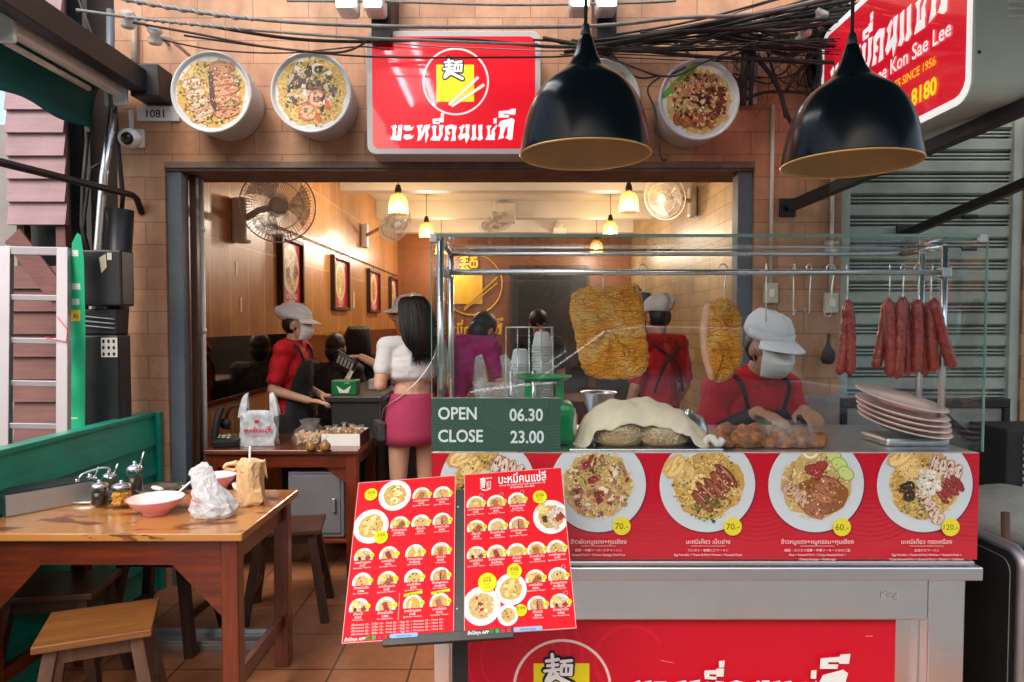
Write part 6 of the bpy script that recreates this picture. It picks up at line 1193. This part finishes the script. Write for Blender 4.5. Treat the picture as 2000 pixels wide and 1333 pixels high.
# ------------------------------------------------------------------ right edge clutter
ft = thing('folded_table', 'black folded table with rounded aluminium edge standing against the cart side', 'table', (1.49, 2.3, 0)); 
Tx2 = Matrix(((0, 0, 1, 1.475), (1, 0, 0, 0), (0, 1, 0, 0), (0, 0, 0, 1))); M().prism(rr_pts(1.965, .02, 2.60, .80, .05), Tx2, .03).build('board', mat('black_laminate', (.012, .013, .014, 1), .5, 0, .2, 8, .06, 90), ft)
m = M(); rp_ = rr_pts(1.965, .02, 2.60, .80, .05); m.tube([(1.49, y, z) for y, z in rp_], .0175, 10, closed=True); m.build('edge', m_alu, ft)
m = M(); m.tube([(1.4735, y, z) for y, z in rr_pts(1.995, .05, 2.57, .77, .04)], .0016, 6, closed=True); m.build('inlay_line', mat('grey_line', rgb(120, 116, 108), .5), ft)
ck = thing('cold_cabinet', 'grey cabinet with black framed glass door in front of the shutter', 'cabinet', (2.0, 3.45, 0)); M().b2(1.60, 2.42, 3.32, 3.72, 0, 1.08).build('body', mat('scuffed_grey', rgb(150, 150, 150), .5, .1, .2, 5, .05, 30), ck, bevel=.006); m = M()
for b in ((1.60, 2.42, 1.06, 1.105), (1.60, 1.63, .4, 1.06), (2.39, 2.42, .4, 1.06), (1.63, 2.39, .80, .825)): m.b2(b[0], b[1], 3.30, 3.325, b[2], b[3])
m.build('frame', m_black, ck, bevel=.004); M().bar((2.1, 3.29, 1.02), (2.32, 3.29, .82), .012, .03).build('handle', m_blackm, ck)
bk = thing('black_crate_stack', 'black plastic box with ribbed edge standing beside the grey cabinet', 'box', (2.36, 3.1, 0)); M().b2(2.20, 2.60, 3.02, 3.28, .02, 1.0).build('case', m_blackm, bk, bevel=.01)
for k in range(12): M().b2(2.27, 2.30, 3.012, 3.022, .62 + .03 * k, .635 + .03 * k).build('rib', m_galv, bk)
sk_ = thing('white_sack', 'bulging grey white sack at the right edge beside the cart', 'sack', (1.9, 2.62, .5)); m = M(); m.ell((1.93, 2.68, .70), (.23, .18, .12), None, 26, 16)
for v in m.v: v.z += .012 * math.sin(v.x * 24 + v.y * 13); v.z = max(v.z, .62)
m.build('sack', mat('woven_sack', rgb(142, 142, 136), .7, .0, .2, 9, .5, 60), sk_); cr_ = M(); cr_.b2(1.72, 2.2, 2.52, 2.86, .02, .62); tag(cr_.build('storage_crate', m_blackm, bevel=.01), 'black storage crate carrying the white sack', 'crate')
sti = M().tube([(1.755, 2.36, .006), (1.75, 2.40, .80)], .014, 8); tag(sti.build('wooden_stick', m_stoolleg), 'brown wooden stick standing at the right edge beside the sack', 'stick')
gbk = M(); gbk.lathe([(.001, 0), (.10, 0), (.13, .3), (.14, .3), (.14, .33), (.125, .33), (.095, .01), (.001, .01)], (1.78, 2.22, .18), 28); tag(gbk.build('green_bucket', m_sg), 'green plastic bucket at the right edge', 'bucket'); bb_ = M().b2(1.66, 1.9, 2.1, 2.34, .006, .18); tag(bb_.build('low_crate', m_stooldl, bevel=.006), 'low wooden crate under the green bucket', 'crate')
br_ = M(); br_.tube([(1.66, 2.07, .006), (1.655, 2.08, .56)], .01, 8); br_.lathe([(.001, .0), (.04, .0), (.03, .14), (.001, .16)], (1.66, 2.07, .006), 12); tag(br_.build('hand_broom', mat('straw', rgb(190, 150, 90), .8, 0, .3, 30)), 'straw hand broom at the lower right edge', 'broom')

# ------------------------------------------------------------------ across the street: what the glass and lamps mirror
def tree(x, y, s, seed, label):
    rnd = random.Random(seed); o = thing('street_tree', label, 'tree', (x, y, 0), 0, 'trees across the street'); m = M(); m.tube([(x, y, 0), (x + .1, y, 1.2), (x + .05, y + .1, 2.4), (x, y, 3.6)], [.16, .13, .11, .06], 10)
    for k in range(6): a = k * 1.05; m.tube([(x, y, 2.2 + .1 * k), (x + .9 * s * math.cos(a), y + .9 * s * math.sin(a), 3.3 + .15 * k)], [.06, .025], 6)
    m.build('trunk', m_stooldl, o); c = M(); cl_ = [(rnd.gauss(0, .9) * s, rnd.gauss(0, .9) * s, 3.7 + rnd.gauss(0, .7) * s) for _ in range(26)]
    for k in range(1500):
        q = rnd.choice(cl_); u = V((x + q[0] + rnd.gauss(0, .32), y + q[1] + rnd.gauss(0, .32), q[2] + rnd.gauss(0, .26))); R = Euler((rnd.uniform(0, 6), rnd.uniform(0, 6), rnd.uniform(0, 6))).to_matrix(); z = rnd.uniform(.07, .14); c.add([u + R @ V(w) * z for w in ((-1, 0, 0), (0, -.5, 0), (1, 0, 0), (0, .5, 0))], [(0, 1, 2, 3)])
    c.build('crown', mat('leaf', (.05, .10, .025, 1), .5, 0, .5, 2), o)
for i, (x, y, s, lb) in enumerate(((-3.2, -8.2, 1.1, 'leafy street tree across the road, left of the parked car'), (.9, -8.6, 1.2, 'leafy street tree across the road behind the parked car'), (5.2, -8.4, 1.2, 'leafy street tree across the road beyond the bonnet of the parked car'))): tree(x, y, s, i, lb)
hdg = M(); rnd = random.Random(2)
for k in range(2600):
    u = V((rnd.uniform(-7, 9), -7.2 + rnd.gauss(0, .2), rnd.uniform(.1, 1.15))); R = Euler((rnd.uniform(0, 6), rnd.uniform(0, 6), 0)).to_matrix(); hdg.add([u + R @ V(w) * .11 for w in ((-1, 0, 0), (0, -.5, 0), (1, 0, 0), (0, .5, 0))], [(0, 1, 2, 3)])
tag(hdg.build('hedge', mat('hedge_leaf', (.10, .17, .03, 1), .5, 0, .5, 3)), 'clipped green hedge across the road', 'hedge', kind='stuff')
car = thing('parked_car', 'white saloon car passing on the road opposite the cart', 'car', (1.7, -3.0, 0)); body = [(-2.15, .35), (-2.2, .62), (-2.1, .86), (-1.5, .93), (-1.0, .96), (.95, .95), (1.6, .86), (2.12, .72), (2.2, .5), (2.15, .32)]
yp = lambda poly, y0, y1, dx=1.7: yprism([(x + dx, z) for x, z in poly], y0, y1)
m_carp = mat('white_car_paint', rgb(222, 224, 228), .15, .1, .03, 2, coat=1); yp(body, -3.85, -2.15).build('body', m_carp, car, bevel=.06, shade=False); yp([(-1.5, .93), (-.85, 1.40), (-.5, 1.45), (.45, 1.43), (1.05, .95)], -3.72, -2.28).build('roof', m_carp, car, bevel=.05, shade=False)
m_carg = mat('car_glass', (.02, .025, .03, 1), .05); yp([(-1.25, .98), (-.78, 1.34), (-.1, 1.38), (-.1, .98)], -2.285, -2.262).build('window', m_carg, car); yp([(-.02, .98), (-.02, 1.38), (.42, 1.35), (.86, .98)], -2.285, -2.262).build('window', m_carg, car)
for x in (.35, 3.05):
    for y in (-2.2, -3.8):
        w = M(); w.lathe([(.001, -.1), (.30, -.1), (.33, -.06), (.33, .06), (.30, .1), (.001, .1)], (x, y, .33), 28, Euler((R_(90), 0, 0)).to_matrix()); w_ = w.build('wheel', m_blackm, car); M().lathe([(.001, .0), (.2, 0), (.21, -.012), (.001, -.02)], (x, y + (.102 if y > -3 else -.102), .33), 24, Euler((R_(-90 if y < -3 else 90), 0, 0)).to_matrix()).build('rim', m_alu, w_)
op = thing('opposite_building', 'pale row building on the far side of the street', 'building', (0, -17, 0)); M().b2(-14, 16, -20, -17, 0, 7).build('wall', mat('far_render', rgb(170, 164, 156), .8, 0, .15, .6), op)
for i in range(9):
    for j in range(2): M().b2(-12.6 + 3.2 * i, -11.0 + 3.2 * i, -17.0, -16.94, 1.0 + 3.2 * j, 2.9 + 3.2 * j).build('window', m_carg, op)
# ------------------------------------------------------------------ people
m_skin = mat('skin', rgb(198, 146, 118), .5, 0, .08, 14, .05, 90, sss=.12); m_skinl = mat('light_skin', rgb(214, 166, 142), .5, 0, .07, 14, .04, 90, sss=.12)
m_redsh = mat('red_polo', rgb(200, 16, 34), .8, 0, .12, 9, .6, 22); m_apron = mat('black_apron', (.014, .014, .02, 1), .75, 0, .3, 10, .3, 120); m_hair = mat('black_hair', (.010, .008, .009, 1), .42, 0, .4, 30, .2, 200, stretch=(6, 6, .6))
m_capw = mat('white_cap_cloth', rgb(240, 241, 246), .8, 0, .05, 10, .25, 140); m_maskw = mat('face_mask', rgb(242, 244, 245), .75, 0, .04, 20, .1, 120); m_dark = mat('dark_cloth', (.02, .02, .025, 1), .8, 0, .4, 12); m_eye = mat('dark_eye', (.012, .008, .006, 1), .15)
m_whitesh = mat('white_knit', rgb(222, 220, 226), .85, 0, .05, 8, .7, 26); m_purple = mat('magenta_shirt', rgb(160, 30, 118), .8, 0, .12, 8, .7, 22); m_jean = mat('dark_jean', rgb(36, 40, 56), .8, 0, .2, 10)
m_pat = mat('speckled_cloth', rgb(60, 58, 60), .8, 0, .9, 55); m_cyl = mat('arm_sleeve', (.016, .016, .018, 1), .7)
q = N('gingham'); ck_ = q.n('ShaderNodeTexChecker'); ck_.inputs['Scale'].default_value = 190; ck_.inputs[1].default_value = rgb(196, 70, 110); ck_.inputs[2].default_value = rgb(150, 34, 76); q.l(q.pos((1, 1, 1)), ck_.inputs[0]); q.l(ck_.outputs[0], q.b.inputs['Base Color']); q.b.inputs['Roughness'].default_value = .8; m_ging = q.m
q = N('striped_cloth'); wv = q.n('ShaderNodeTexWave', wave_type='BANDS', bands_direction='Z'); wv.inputs['Scale'].default_value = 6; q.l(q.pos((1, 1, 1)), wv.inputs[0]); q.l(q.ramp(wv.outputs['Fac'], [(.3, rgb(150, 190, 220)), (.5, rgb(220, 220, 226)), (.75, rgb(190, 40, 60))]), q.b.inputs['Base Color']); m_strp = q.m
_tx = {}
def folds(o, st=.014, sc=.07):
    if sc not in _tx: t = bpy.data.textures.new('folds', 'CLOUDS'); t.noise_scale = sc; t.noise_depth = 1; _tx[sc] = t
    d = o.modifiers.new('folds', 'DISPLACE'); d.texture = _tx[sc]; d.strength = st; d.mid_level = .5; d.texture_coords = 'LOCAL'; return o
def hand(m, wr, d, n, side, curl=.5):
    d = d.normalized(); n = (n - d * n.dot(d)).normalized(); ac = d.cross(n) * side
    R = Matrix((ac, d, n)).transposed(); m.ell(wr + d * .045, (.036, .05, .015), R, 12, 8)
    for i, ln in enumerate((.066, .075, .070, .054)):
        b = wr + d * .082 + ac * ((i - 1.5) * .0185); c1 = curl * (.7 + .1 * i); d1 = (d * math.cos(c1) - n * math.sin(c1)).normalized(); d2 = (d * math.cos(c1 * 2.1) - n * math.sin(c1 * 2.1)).normalized(); p1 = b + d1 * ln * .55; p2 = p1 + d2 * ln * .45
        m.cap(b - d * .02, p1, .0095, .0085, 8); m.cap(p1, p2, .0085, .0070, 8)
    t = wr + d * .022 - ac * .030; t1 = t + (d * .6 - ac * .65 - n * .3).normalized() * .036; t2 = t1 + (d * .9 - ac * .2 - n * .4).normalized() * .03; m.cap(t, t1, .012, .0105, 8); m.cap(t1, t2, .0105, .0080, 8)
STD = dict(pelvis=(0, 0, .88), waist=(0, .0, 1.02), chest=(0, .0, 1.20), neck=(0, -.005, 1.36), head=(0, .02, 1.50), shL=(-.165, 0, 1.325), shR=(.165, 0, 1.325), elL=(-.21, -.03, 1.06), elR=(.21, -.03, 1.06), wrL=(-.18, .10, .84), wrR=(.18, .10, .84), hdL=(0, .4, -1), hdR=(0, .4, -1),
           hipL=(-.085, 0, .86), hipR=(.085, 0, .86), knL=(-.09, .02, .47), knR=(.09, .02, .47), anL=(-.09, -.01, .075), anR=(.09, -.01, .075))
SEAT = dict(pelvis=(0, 0, .54), waist=(0, .0, .66), chest=(0, .02, .84), neck=(0, .02, 1.0), head=(0, .05, 1.14), shL=(-.165, .02, .965), shR=(.165, .02, .965), elL=(-.2, .1, .72), elR=(.2, .1, .72), wrL=(-.12, .30, .78), wrR=(.12, .30, .78), hdL=(.2, 1, 0), hdR=(-.2, 1, 0), hipL=(-.09, .03, .52), hipR=(.09, .03, .52), knL=(-.11, .42, .50), knR=(.11, .42, .50), anL=(-.11, .40, .08), anR=(.11, .40, .08))
class Fig:
    def __init__(s, label, loc, yaw, J=None, base=STD, k=1.0, pitch=0, turn=0, skin=None, group=None):
        s.o = thing('person', label, 'person', (loc[0], loc[1], .006), yaw, group); s.W = W[s.o]; s.J = {}
        for a, b in {**base, **(J or {})}.items(): s.J[a] = s.W @ (V(b) * k) if not a.startswith('hd') else (s.W.to_3x3() @ V(b))
        s.R3 = s.W.to_3x3(); s.k = k; s.H = s.W.to_3x3() @ Euler((-pitch, 0, turn)).to_matrix(); s.skin = skin or m_skin
    def h(s, x, y, z): return s.J['head'] + s.H @ (V((x, y, z)) * s.k)
    def torso(s, m, i=0.0, lo=True):
        J, k, R = s.J, s.k, s.R3; m.ell(J['chest'], ((.148 + i) * k, (.098 + i) * k, (.165 + i) * k), R); m.ell(J['waist'], ((.122 + i) * k, (.088 + i) * k, (.15 + i) * k), R)
        m.cap(J['shL'], J['shR'], (.058 + i) * k, (.058 + i) * k); m.cap(J['chest'], J['neck'], (.09 + i) * k, (.05 + i) * k)
        if lo: m.ell(J['pelvis'], ((.155 + i) * k, (.108 + i) * k, (.125 + i) * k), R)
        m.cap(J['waist'], J['pelvis'].lerp(J['waist'], .3) if not lo else J['pelvis'], (.1 + i) * k, (.1 + i) * k); m.cap(J['chest'], J['waist'], (.1 + i) * k, (.092 + i) * k)
    def body(s, curl=.5, curlL=None):
        m = M(); J, k = s.J, s.k; s.torso(m); m.cap(J['neck'], s.h(0, -.015, -.05), .05 * k, .047 * k)
        for a in 'LR':
            m.cap(J['sh' + a], J['el' + a], .047 * k, .037 * k); m.cap(J['el' + a], J['wr' + a], .038 * k, .025 * k)
            fore = (J['wr' + a] - J['el' + a]).normalized(); d = J['hd' + a].normalized(); nrm = s.R3 @ V((0, 0, 1)); nrm = nrm if abs(nrm.dot(d)) < .85 else s.R3 @ V((0, 1, 0)); hand(m, J['wr' + a], d, nrm, 1 if a == 'R' else -1, curl if a == 'R' or curlL is None else curlL)
            m.cap(J['hip' + a], J['kn' + a], .080 * k, .053 * k); m.cap(J['kn' + a], J['an' + a], .052 * k, .034 * k); f = s.R3 @ V((0, 1, 0)); m.cap(J['an' + a] + V((0, 0, -.03)) - f * .03, J['an' + a] + f * .14 + V((0, 0, -.045)), .036 * k, .026 * k)
        H = s.H; m.ell(s.h(0, -.010, .022), (.073 * k, .092 * k, .100 * k), H); m.ell(s.h(0, .026, -.042), (.056 * k, .064 * k, .074 * k), H); m.cap(s.h(0, .083, .008), s.h(0, .098, -.024), .009 * k, .014 * k, 8); m.cap(s.h(-.018, .082, -.058), s.h(.018, .082, -.058), .008 * k, .008 * k, 8)
        for x in (-1, 1): m.ell(s.h(.073 * x, -.006, -.008), (.011 * k, .02 * k, .031 * k), H, 10, 8); m.ell(s.h(.03 * x, .076, .028), (.02 * k, .012 * k, .008 * k), H, 8, 6)
        m.build('body', s.skin, s.o, remesh=.006, smooth_it=3)
        for x in (-1, 1): M().ell(s.h(.031 * x, .083, .008), (.013 * k, .007 * k, .0065 * k), H, 10, 8).build('eye', m_eye, s.o); M().tube([s.h(.018 * x, .088, .027), s.h(.034 * x, .086, .031), s.h(.048 * x, .078, .026)], .0028, 6).build('eyebrow', m_hair, s.o)
    def shirt(s, mt, name='shirt', sl=.62, i=.014, lo=True, flare=.062):
        m = M(); J, k = s.J, s.k; s.torso(m, i, lo)
        for a in 'LR': m.cap(J['sh' + a], J['sh' + a].lerp(J['el' + a], sl), (.058 + i * .4) * k, flare * k)
        folds(m.build(name, mt, s.o, remesh=.008, smooth_it=3), .020, .06)
    def collar(s, mt):
        J, k = s.J, s.k; up = (s.h(0, -.01, -.06) - J['neck']).normalized(); c = J['neck'] + up * .012; a_ = s.R3 @ V((1, 0, 0)); b_ = up.cross(a_)
        pts = lambda r, h: [c + a_ * (r * math.cos(t)) * k + b_ * (r * .95 * math.sin(t)) * k + up * h for t in [math.pi / 2 + .22 + (2 * math.pi - .44) * q / 24 for q in range(25)]]
        p0, p1, p2 = pts(.058, .022), pts(.066, .018), pts(.086, -.028); m = M()
        m.add(p0 + p1 + p2, [(i + o, i + 1 + o, i + 26 + o, i + 25 + o) for o in (0, 25) for i in range(24)], True); m.build('collar', mt, s.o, solid=.003)
    def trousers(s, mt, name='trousers', to=.92):
        m = M(); J, k = s.J, s.k; m.ell(J['pelvis'], (.168 * k, .12 * k, .12 * k), s.R3)
        for a in 'LR': m.cap(J['hip' + a], J['kn' + a], .092 * k, .066 * k); m.cap(J['kn' + a], J['kn' + a].lerp(J['an' + a], to), .066 * k, .055 * k)
        folds(m.build(name, mt, s.o, remesh=.009, smooth_it=3))
    def shoes(s, mt):
        for a in 'LR':
            m = M(); f = s.R3 @ V((0, 1, 0)); b = s.J['an' + a]; m.cap(b + V((0, 0, -.03)) - f * .035, b + f * .15 + V((0, 0, -.042)), .043, .034); 
            for v in m.v: v.z = max(v.z, .007)
            m.build('shoe', mt, s.o)
    def apron(s, mt, z_lo=.55, top=.06):
        J, k = s.J, s.k; Ri = s.R3.inverted(); n = lambda p: Ri @ (p - s.o.location)
        ch, wa, pe = n(J['chest']), n(J['waist']), n(J['pelvis']); ks = [(ch.z + top, ch.y, .165 * k, .128 * k, .62), (ch.z - .04, ch.y, .176 * k, .132 * k, .95), (wa.z, wa.y, .158 * k, .122 * k, 1.35), (pe.z, pe.y, .19 * k, .142 * k, 1.45), (max(z_lo, .2), pe.y + .02, .20 * k, .16 * k, 1.35)]
        def f(u, v):
            t = v * (len(ks) - 1); i = min(int(t), len(ks) - 2); q = t - i; z, y0, rx, ry, aa = [ks[i][c] * (1 - q) + ks[i + 1][c] * q for c in range(5)]; a = (u - .5) * 2 * aa; w = .006 * math.sin(a * 6) * v
            return s.o.location + s.R3 @ V(((rx + w) * math.sin(a), y0 + (ry + w) * math.cos(a), z))
        folds(M().grid(f, 40, 40).build('apron', mt, s.o, solid=.004), .010, .06); loc = lambda x, y, z: s.o.location + s.R3 @ V((x, y, z))
        nk = n(J['neck'])
        for sg in (-1, 1):
            p0 = f(.5 + sg * .40, 0); M().tube(spline([p0, loc(sg * .105 * k, nk.y + .085 * k, nk.z - .02), loc(sg * .10 * k, nk.y + .0, nk.z + .015), loc(sg * .08 * k, ch.y - .105 * k, ch.z + .10), loc(-sg * .05, ch.y - .128 * k, ch.z), loc(-sg * .12, wa.y - .105 * k, wa.z)], 6), .009, 8).build('strap', mt, s.o)
    def mask(s):
        pr = [(.006, .098, 1.0), (-.010, .112, 1.02), (-.03, .121, 1.03), (-.055, .117, .98), (-.080, .105, .90), (-.100, .082, .78), (-.106, .055, .62)]
        def f(u, v):
            t = v * (len(pr) - 1); i = min(int(t), len(pr) - 2); w = t - i; z, y, kx = [pr[i][c] * (1 - w) + pr[i + 1][c] * w for c in range(3)]; a = (u - .5) * 2.5; ca = math.cos(a)
            return s.h(.072 * math.sin(a) * kx, .016 + (y - .016) * (max(0, ca) ** .8 if ca > 0 else ca), z + (.014 * (1 - ca) if v < .3 else -.0) + .0022 * math.sin(v * 22))
        M().grid(f, 24, 24).build('face_mask', m_maskw, s.o, solid=.002)
        for x in (-1, 1): M().tube([s.h(.068 * x, .035, -.01), s.h(.075 * x, .0, .018), s.h(.076 * x, -.02, .0), s.h(.066 * x, .03, -.07)], .0016, 6).build('ear_loop', m_maskw, s.o)
    def cap(s, tall=.0, back=.0):
        m = M(); m.ell(s.h(0, -.022 - back, .074 + tall * .4), (.086, .106 + back, .060 + tall), s.H, 40, 26)
        for i, v in enumerate(m.v): d = s.H.inverted() @ (v - s.J['head']); d.z = max(d.z, .040 - .55 * max(0, -d.y - .02) * .6); a = math.atan2(d.y, d.x); d.x *= 1 + .02 * math.sin(a * 13); d.y *= 1 + .02 * math.sin(a * 13); d *= 1 + .10 * mnoise.noise(d * 22) - .05 * abs(mnoise.noise(d * 45)); v.xyz = s.J['head'] + s.H @ d
        m.build('cap_crown', m_capw, s.o, sub=0)
        M().lathe([(.079, .0), (.084, .0), (.085, .028), (.080, .03)], s.h(0, -.006, .042), 32, s.H @ Matrix.Diagonal((1, 1.17, 1)), caps=False).build('cap_band', m_capw, s.o, solid=.002)
        def f(u, v): a = (u - .5) * 2.3; return s.h((.082 + .024 * v) * math.sin(a), .0 + (.088 + .085 * v * math.cos(a * .75)) * math.cos(a), .054 - .026 * v - .018 * (1 - math.cos(a)) )
        M().grid(f, 20, 8).build('cap_brim', m_capw, s.o, solid=.003)
        m = M(); m.ell(s.h(0, -.028, .005), (.077, .082, .085), s.H, 20, 14); m.build('hair', m_hair, s.o)
    def hair(s, long_=0.0, seed=1):
        m = M(); rnd = random.Random(seed); m.ell(s.h(0, -.020, .036), (.084, .100, .100), s.H, 24, 16); m.ell(s.h(0, -.045, -.02), (.080, .070, .09), s.H, 20, 14)
        if long_:
            n_ = 30; rings = []; PRF = ((.0, .075, .070, -.03, .12), (.10, .092, .085, -.035, .09), (.22, .104, .088, -.05, .04), (.40, .112, .082, -.066, -.04), (.58, .118, .066, -.085, -.12), (.75, .114, .050, -.098, -.19), (.9, .096, .034, -.104, -.25), (1, .06, .016, -.105, -.30))
            for t, w_, d_, y, z in PRF: rings.append([s.h(w_ * math.cos(a) * (1 + .04 * math.sin(9 * a)), y + d_ * math.sin(a) * (1 + .05 * math.sin(7 * a)) * (1 if math.sin(a) < 0 else .5), z * long_ / .26 if z < 0 else z) for a in [2 * math.pi * k / n_ for k in range(n_)]])
            m.loft(rings)
            for k in range(260):
                a = rnd.uniform(math.pi * .95, math.pi * 2.05); pts = []; j = rnd.uniform(-.012, .012)
                for i, (t, w_, d_, y, z) in enumerate(PRF): q = 1.03 + rnd.uniform(-.005, .02); pts.append(s.h(w_ * q * math.cos(a) + j * t, y + d_ * q * math.sin(a), z * long_ / .26 if z < 0 else z))
                pts.append(pts[-1] + V((rnd.uniform(-.02, .02), rnd.uniform(-.01, .01), -rnd.uniform(.01, .09)))); m.tube(pts, [.0015] + [.0028] * 5 + [.0022, .0016, .0004], 4)
        m.build('hair', m_hair, s.o)

# the cook behind the glass case
f = Fig('cook in red polo, white cap and face mask looking down behind the glass case', (.975, 2.88), R_(193), dict(pelvis=(0, 0, .86), waist=(0, .02, .96), chest=(0, .06, 1.09), neck=(0, .085, 1.235), head=(-.015, .165, 1.365), shL=(-.155, .07, 1.195), shR=(.155, .07, 1.195), elL=(-.205, .10, .99), elR=(.205, .10, .99), wrL=(-.10, .27, 1.125), wrR=(.10, .27, 1.125), hdL=(.25, 1, -.12), hdR=(-.25, 1, -.12)), pitch=R_(15), turn=R_(4)); f.body(.6); f.collar(m_redsh); f.shirt(m_redsh, sl=.85, i=.014, flare=.062); f.trousers(m_dark); f.shoes(m_dark); f.apron(m_apron, .5, .03); f.mask(); f.cap(.010, .004)
for a in 'LR': M().cap(f.J['el' + a].lerp(f.J['sh' + a], .05), f.J['el' + a].lerp(f.J['wr' + a], .8), .047, .036).build('arm_sleeve', m_cyl, f.o)
# the cashier
f = Fig('cashier in red polo, pale cap and face mask standing side on at the counter', (-1.515, 4.72), R_(-96), dict(elL=(-.20, -.05, 1.06), elR=(.20, -.06, 1.05), wrL=(-.13, .16, .985), wrR=(.14, .17, .975), hdL=(.3, 1, -.1), hdR=(-.2, 1, -.12), head=(0, .035, 1.50)), k=.97, pitch=R_(8), skin=m_skinl); f.body(.35); f.collar(m_redsh); f.shirt(m_redsh, sl=.72, flare=.060); f.trousers(m_dark); f.shoes(m_dark); f.apron(m_apron, .5, .05); f.mask(); f.cap(.012, .022)
# the customer
f = Fig('woman with long black hair, white crop top and pink checked skirt, seen from behind', (-.625, 4.28), R_(24), dict(elL=(-.215, -.03, 1.085), elR=(.215, -.02, 1.085), wrL=(-.13, .19, 1.12), wrR=(.13, .2, 1.14), hdL=(.4, 1, .1), hdR=(-.4, 1, .1)), k=1.0, pitch=R_(8), turn=R_(14), skin=m_skinl); f.body(.5); f.hair(.20, 3)
m = M(); J = f.J; m.ell(J['chest'], (.166, .122, .135), f.R3); m.ell(J['chest'] + V((0, 0, .07)), (.160, .105, .10), f.R3); m.cap(J['shL'], J['shR'], .061, .061); m.cap(J['chest'], J['neck'], .1, .058); m.ell(J['chest'] + V((0, 0, -.05)), (.158, .118, .07), f.R3)
for a in 'LR': m.cap(J['sh' + a], J['sh' + a].lerp(J['el' + a], .58), .056, .057)
folds(m.build('crop_top', m_whitesh, f.o, remesh=.008, smooth_it=4), .008, .05)
rings = [[f.o.location + f.R3 @ V((rx * math.cos(a), ry * math.sin(a) - .006, z)) for a in [2 * math.pi * k / 40 for k in range(40)]] for z, rx, ry in ((1.03, .134, .104), (1.0, .142, .112), (.92, .166, .128), (.86, .174, .133), (.78, .176, .134), (.715, .178, .136))]
M().loft(rings, False, False).build('skirt', m_ging, f.o, solid=.004); f.shoes(m_white)
bg = thing('shoulder_bag', 'small purse on a thin chain strap worn by the woman in the checked skirt', 'bag', (f.o.location.x, f.o.location.y, .8)); L_ = lambda x, y, z: f.o.location + f.R3 @ V((x, y, z))
M().tube(spline([L_(.10, -.06, 1.395), L_(.12, -.115, 1.30), L_(.03, -.128, 1.15), L_(-.09, -.105, 1.03), L_(-.185, -.04, .95), L_(-.2, .0, .86)], 8), .0032, 6).build('chain', m_wire, bg); M().box(L_(-.205, .03, .80), (.05, .15, .12), f.R3).build('purse', m_pat, bg, bevel=.012)
# the worker behind her
f = Fig('worker in red polo half hidden behind the long haired woman, holding out a calculator', (-.76, 5.02), R_(100), dict(elL=(-.20, .12, 1.10), wrL=(-.12, .33, 1.20), hdL=(.1, 1, .05)), k=1.02, pitch=R_(6)); f.body(.6, .7); f.collar(m_redsh); f.shirt(m_redsh, sl=.8, flare=.07); f.trousers(m_dark); f.shoes(m_dark); f.apron(m_strp, .6, .0); f.cap(.01, .02)
c = f.J['wrL'] + f.J['hdL'].normalized() * .10 + V((0, -.035, -.03)); cal = thing('calculator', 'black calculator held out in the worker hand over the counter', 'calculator', c); Rc = Euler((R_(35), R_(30), 0)).to_matrix(); M().box(c, (.17, .02, .10), Rc).build('case', m_darkpl, cal, bevel=.005); kk = M()
for i in range(5):
    for j in range(4): kk.box(c + Rc @ V((-.05 + .026 * i, -.0115, -.036 + .018 * j)), (.016, .004, .011), Rc)
kk.build('keys', m_fanw, cal); M().box(c + Rc @ V((-.0, -.0112, .039)), (.13, .003, .016), Rc).build('display', mat('lcd', rgb(130, 140, 126), .2), cal)
# magenta shirt customer, background people
f = Fig('customer in a magenta shirt bending forward behind the left end of the glass case', (-.42, 4.6), R_(-42), dict(pelvis=(0, -.05, .86), waist=(0, .0, .98), chest=(0, .10, 1.13), neck=(0, .22, 1.245), head=(0, .31, 1.33), shL=(-.18, .18, 1.225), shR=(.18, .18, 1.225), elL=(-.24, .24, .98), elR=(.24, .24, .98), wrL=(-.14, .42, .92), wrR=(.14, .42, .92), hdL=(0, 1, -.2), hdR=(0, 1, -.2)), k=1.06, pitch=R_(35)); f.body(); f.collar(m_purple); f.shirt(m_purple, sl=.6, i=.02); f.trousers(m_jean); f.shoes(m_dark); f.hair(0, 4)
f = Fig('dark haired person in dark clothes standing behind the cup rack', (.24, 6.15), R_(172), k=.97, pitch=R_(20), turn=R_(20)); f.body(); f.shirt(m_dark, sl=.7); f.trousers(m_jean); f.shoes(m_dark); f.hair(0, 6)
f = Fig('worker in red polo and pale cap with back turned behind the large crackling slab', (.965, 4.5), R_(28), k=1.0, pitch=R_(14), skin=m_skin); f.body(); f.collar(m_redsh); f.shirt(m_redsh, sl=.8); f.trousers(m_dark); f.shoes(m_dark); f.apron(m_apron, .5); f.cap(.015, .02)
f = Fig('diner with long black hair sitting against the mirror wall, farther from the cashier', (-1.47, 6.5), R_(-10), base=SEAT, k=1.14); f.body(); f.shirt(m_dark, sl=.7); f.trousers(m_jean); f.shoes(m_dark); f.hair(.30, 8)
f = Fig('short haired diner in speckled shirt sitting against the mirror wall, nearer the cashier', (-1.54, 5.9), R_(-6), base=SEAT, k=1.09); f.body(); f.shirt(m_pat, sl=.7); f.trousers(m_jean); f.shoes(m_dark); f.hair(0, 9)
stool((-1.54, 5.9), .0, 'stool under the diner in the speckled shirt', seat=m_stoold, leg=m_stooldl)
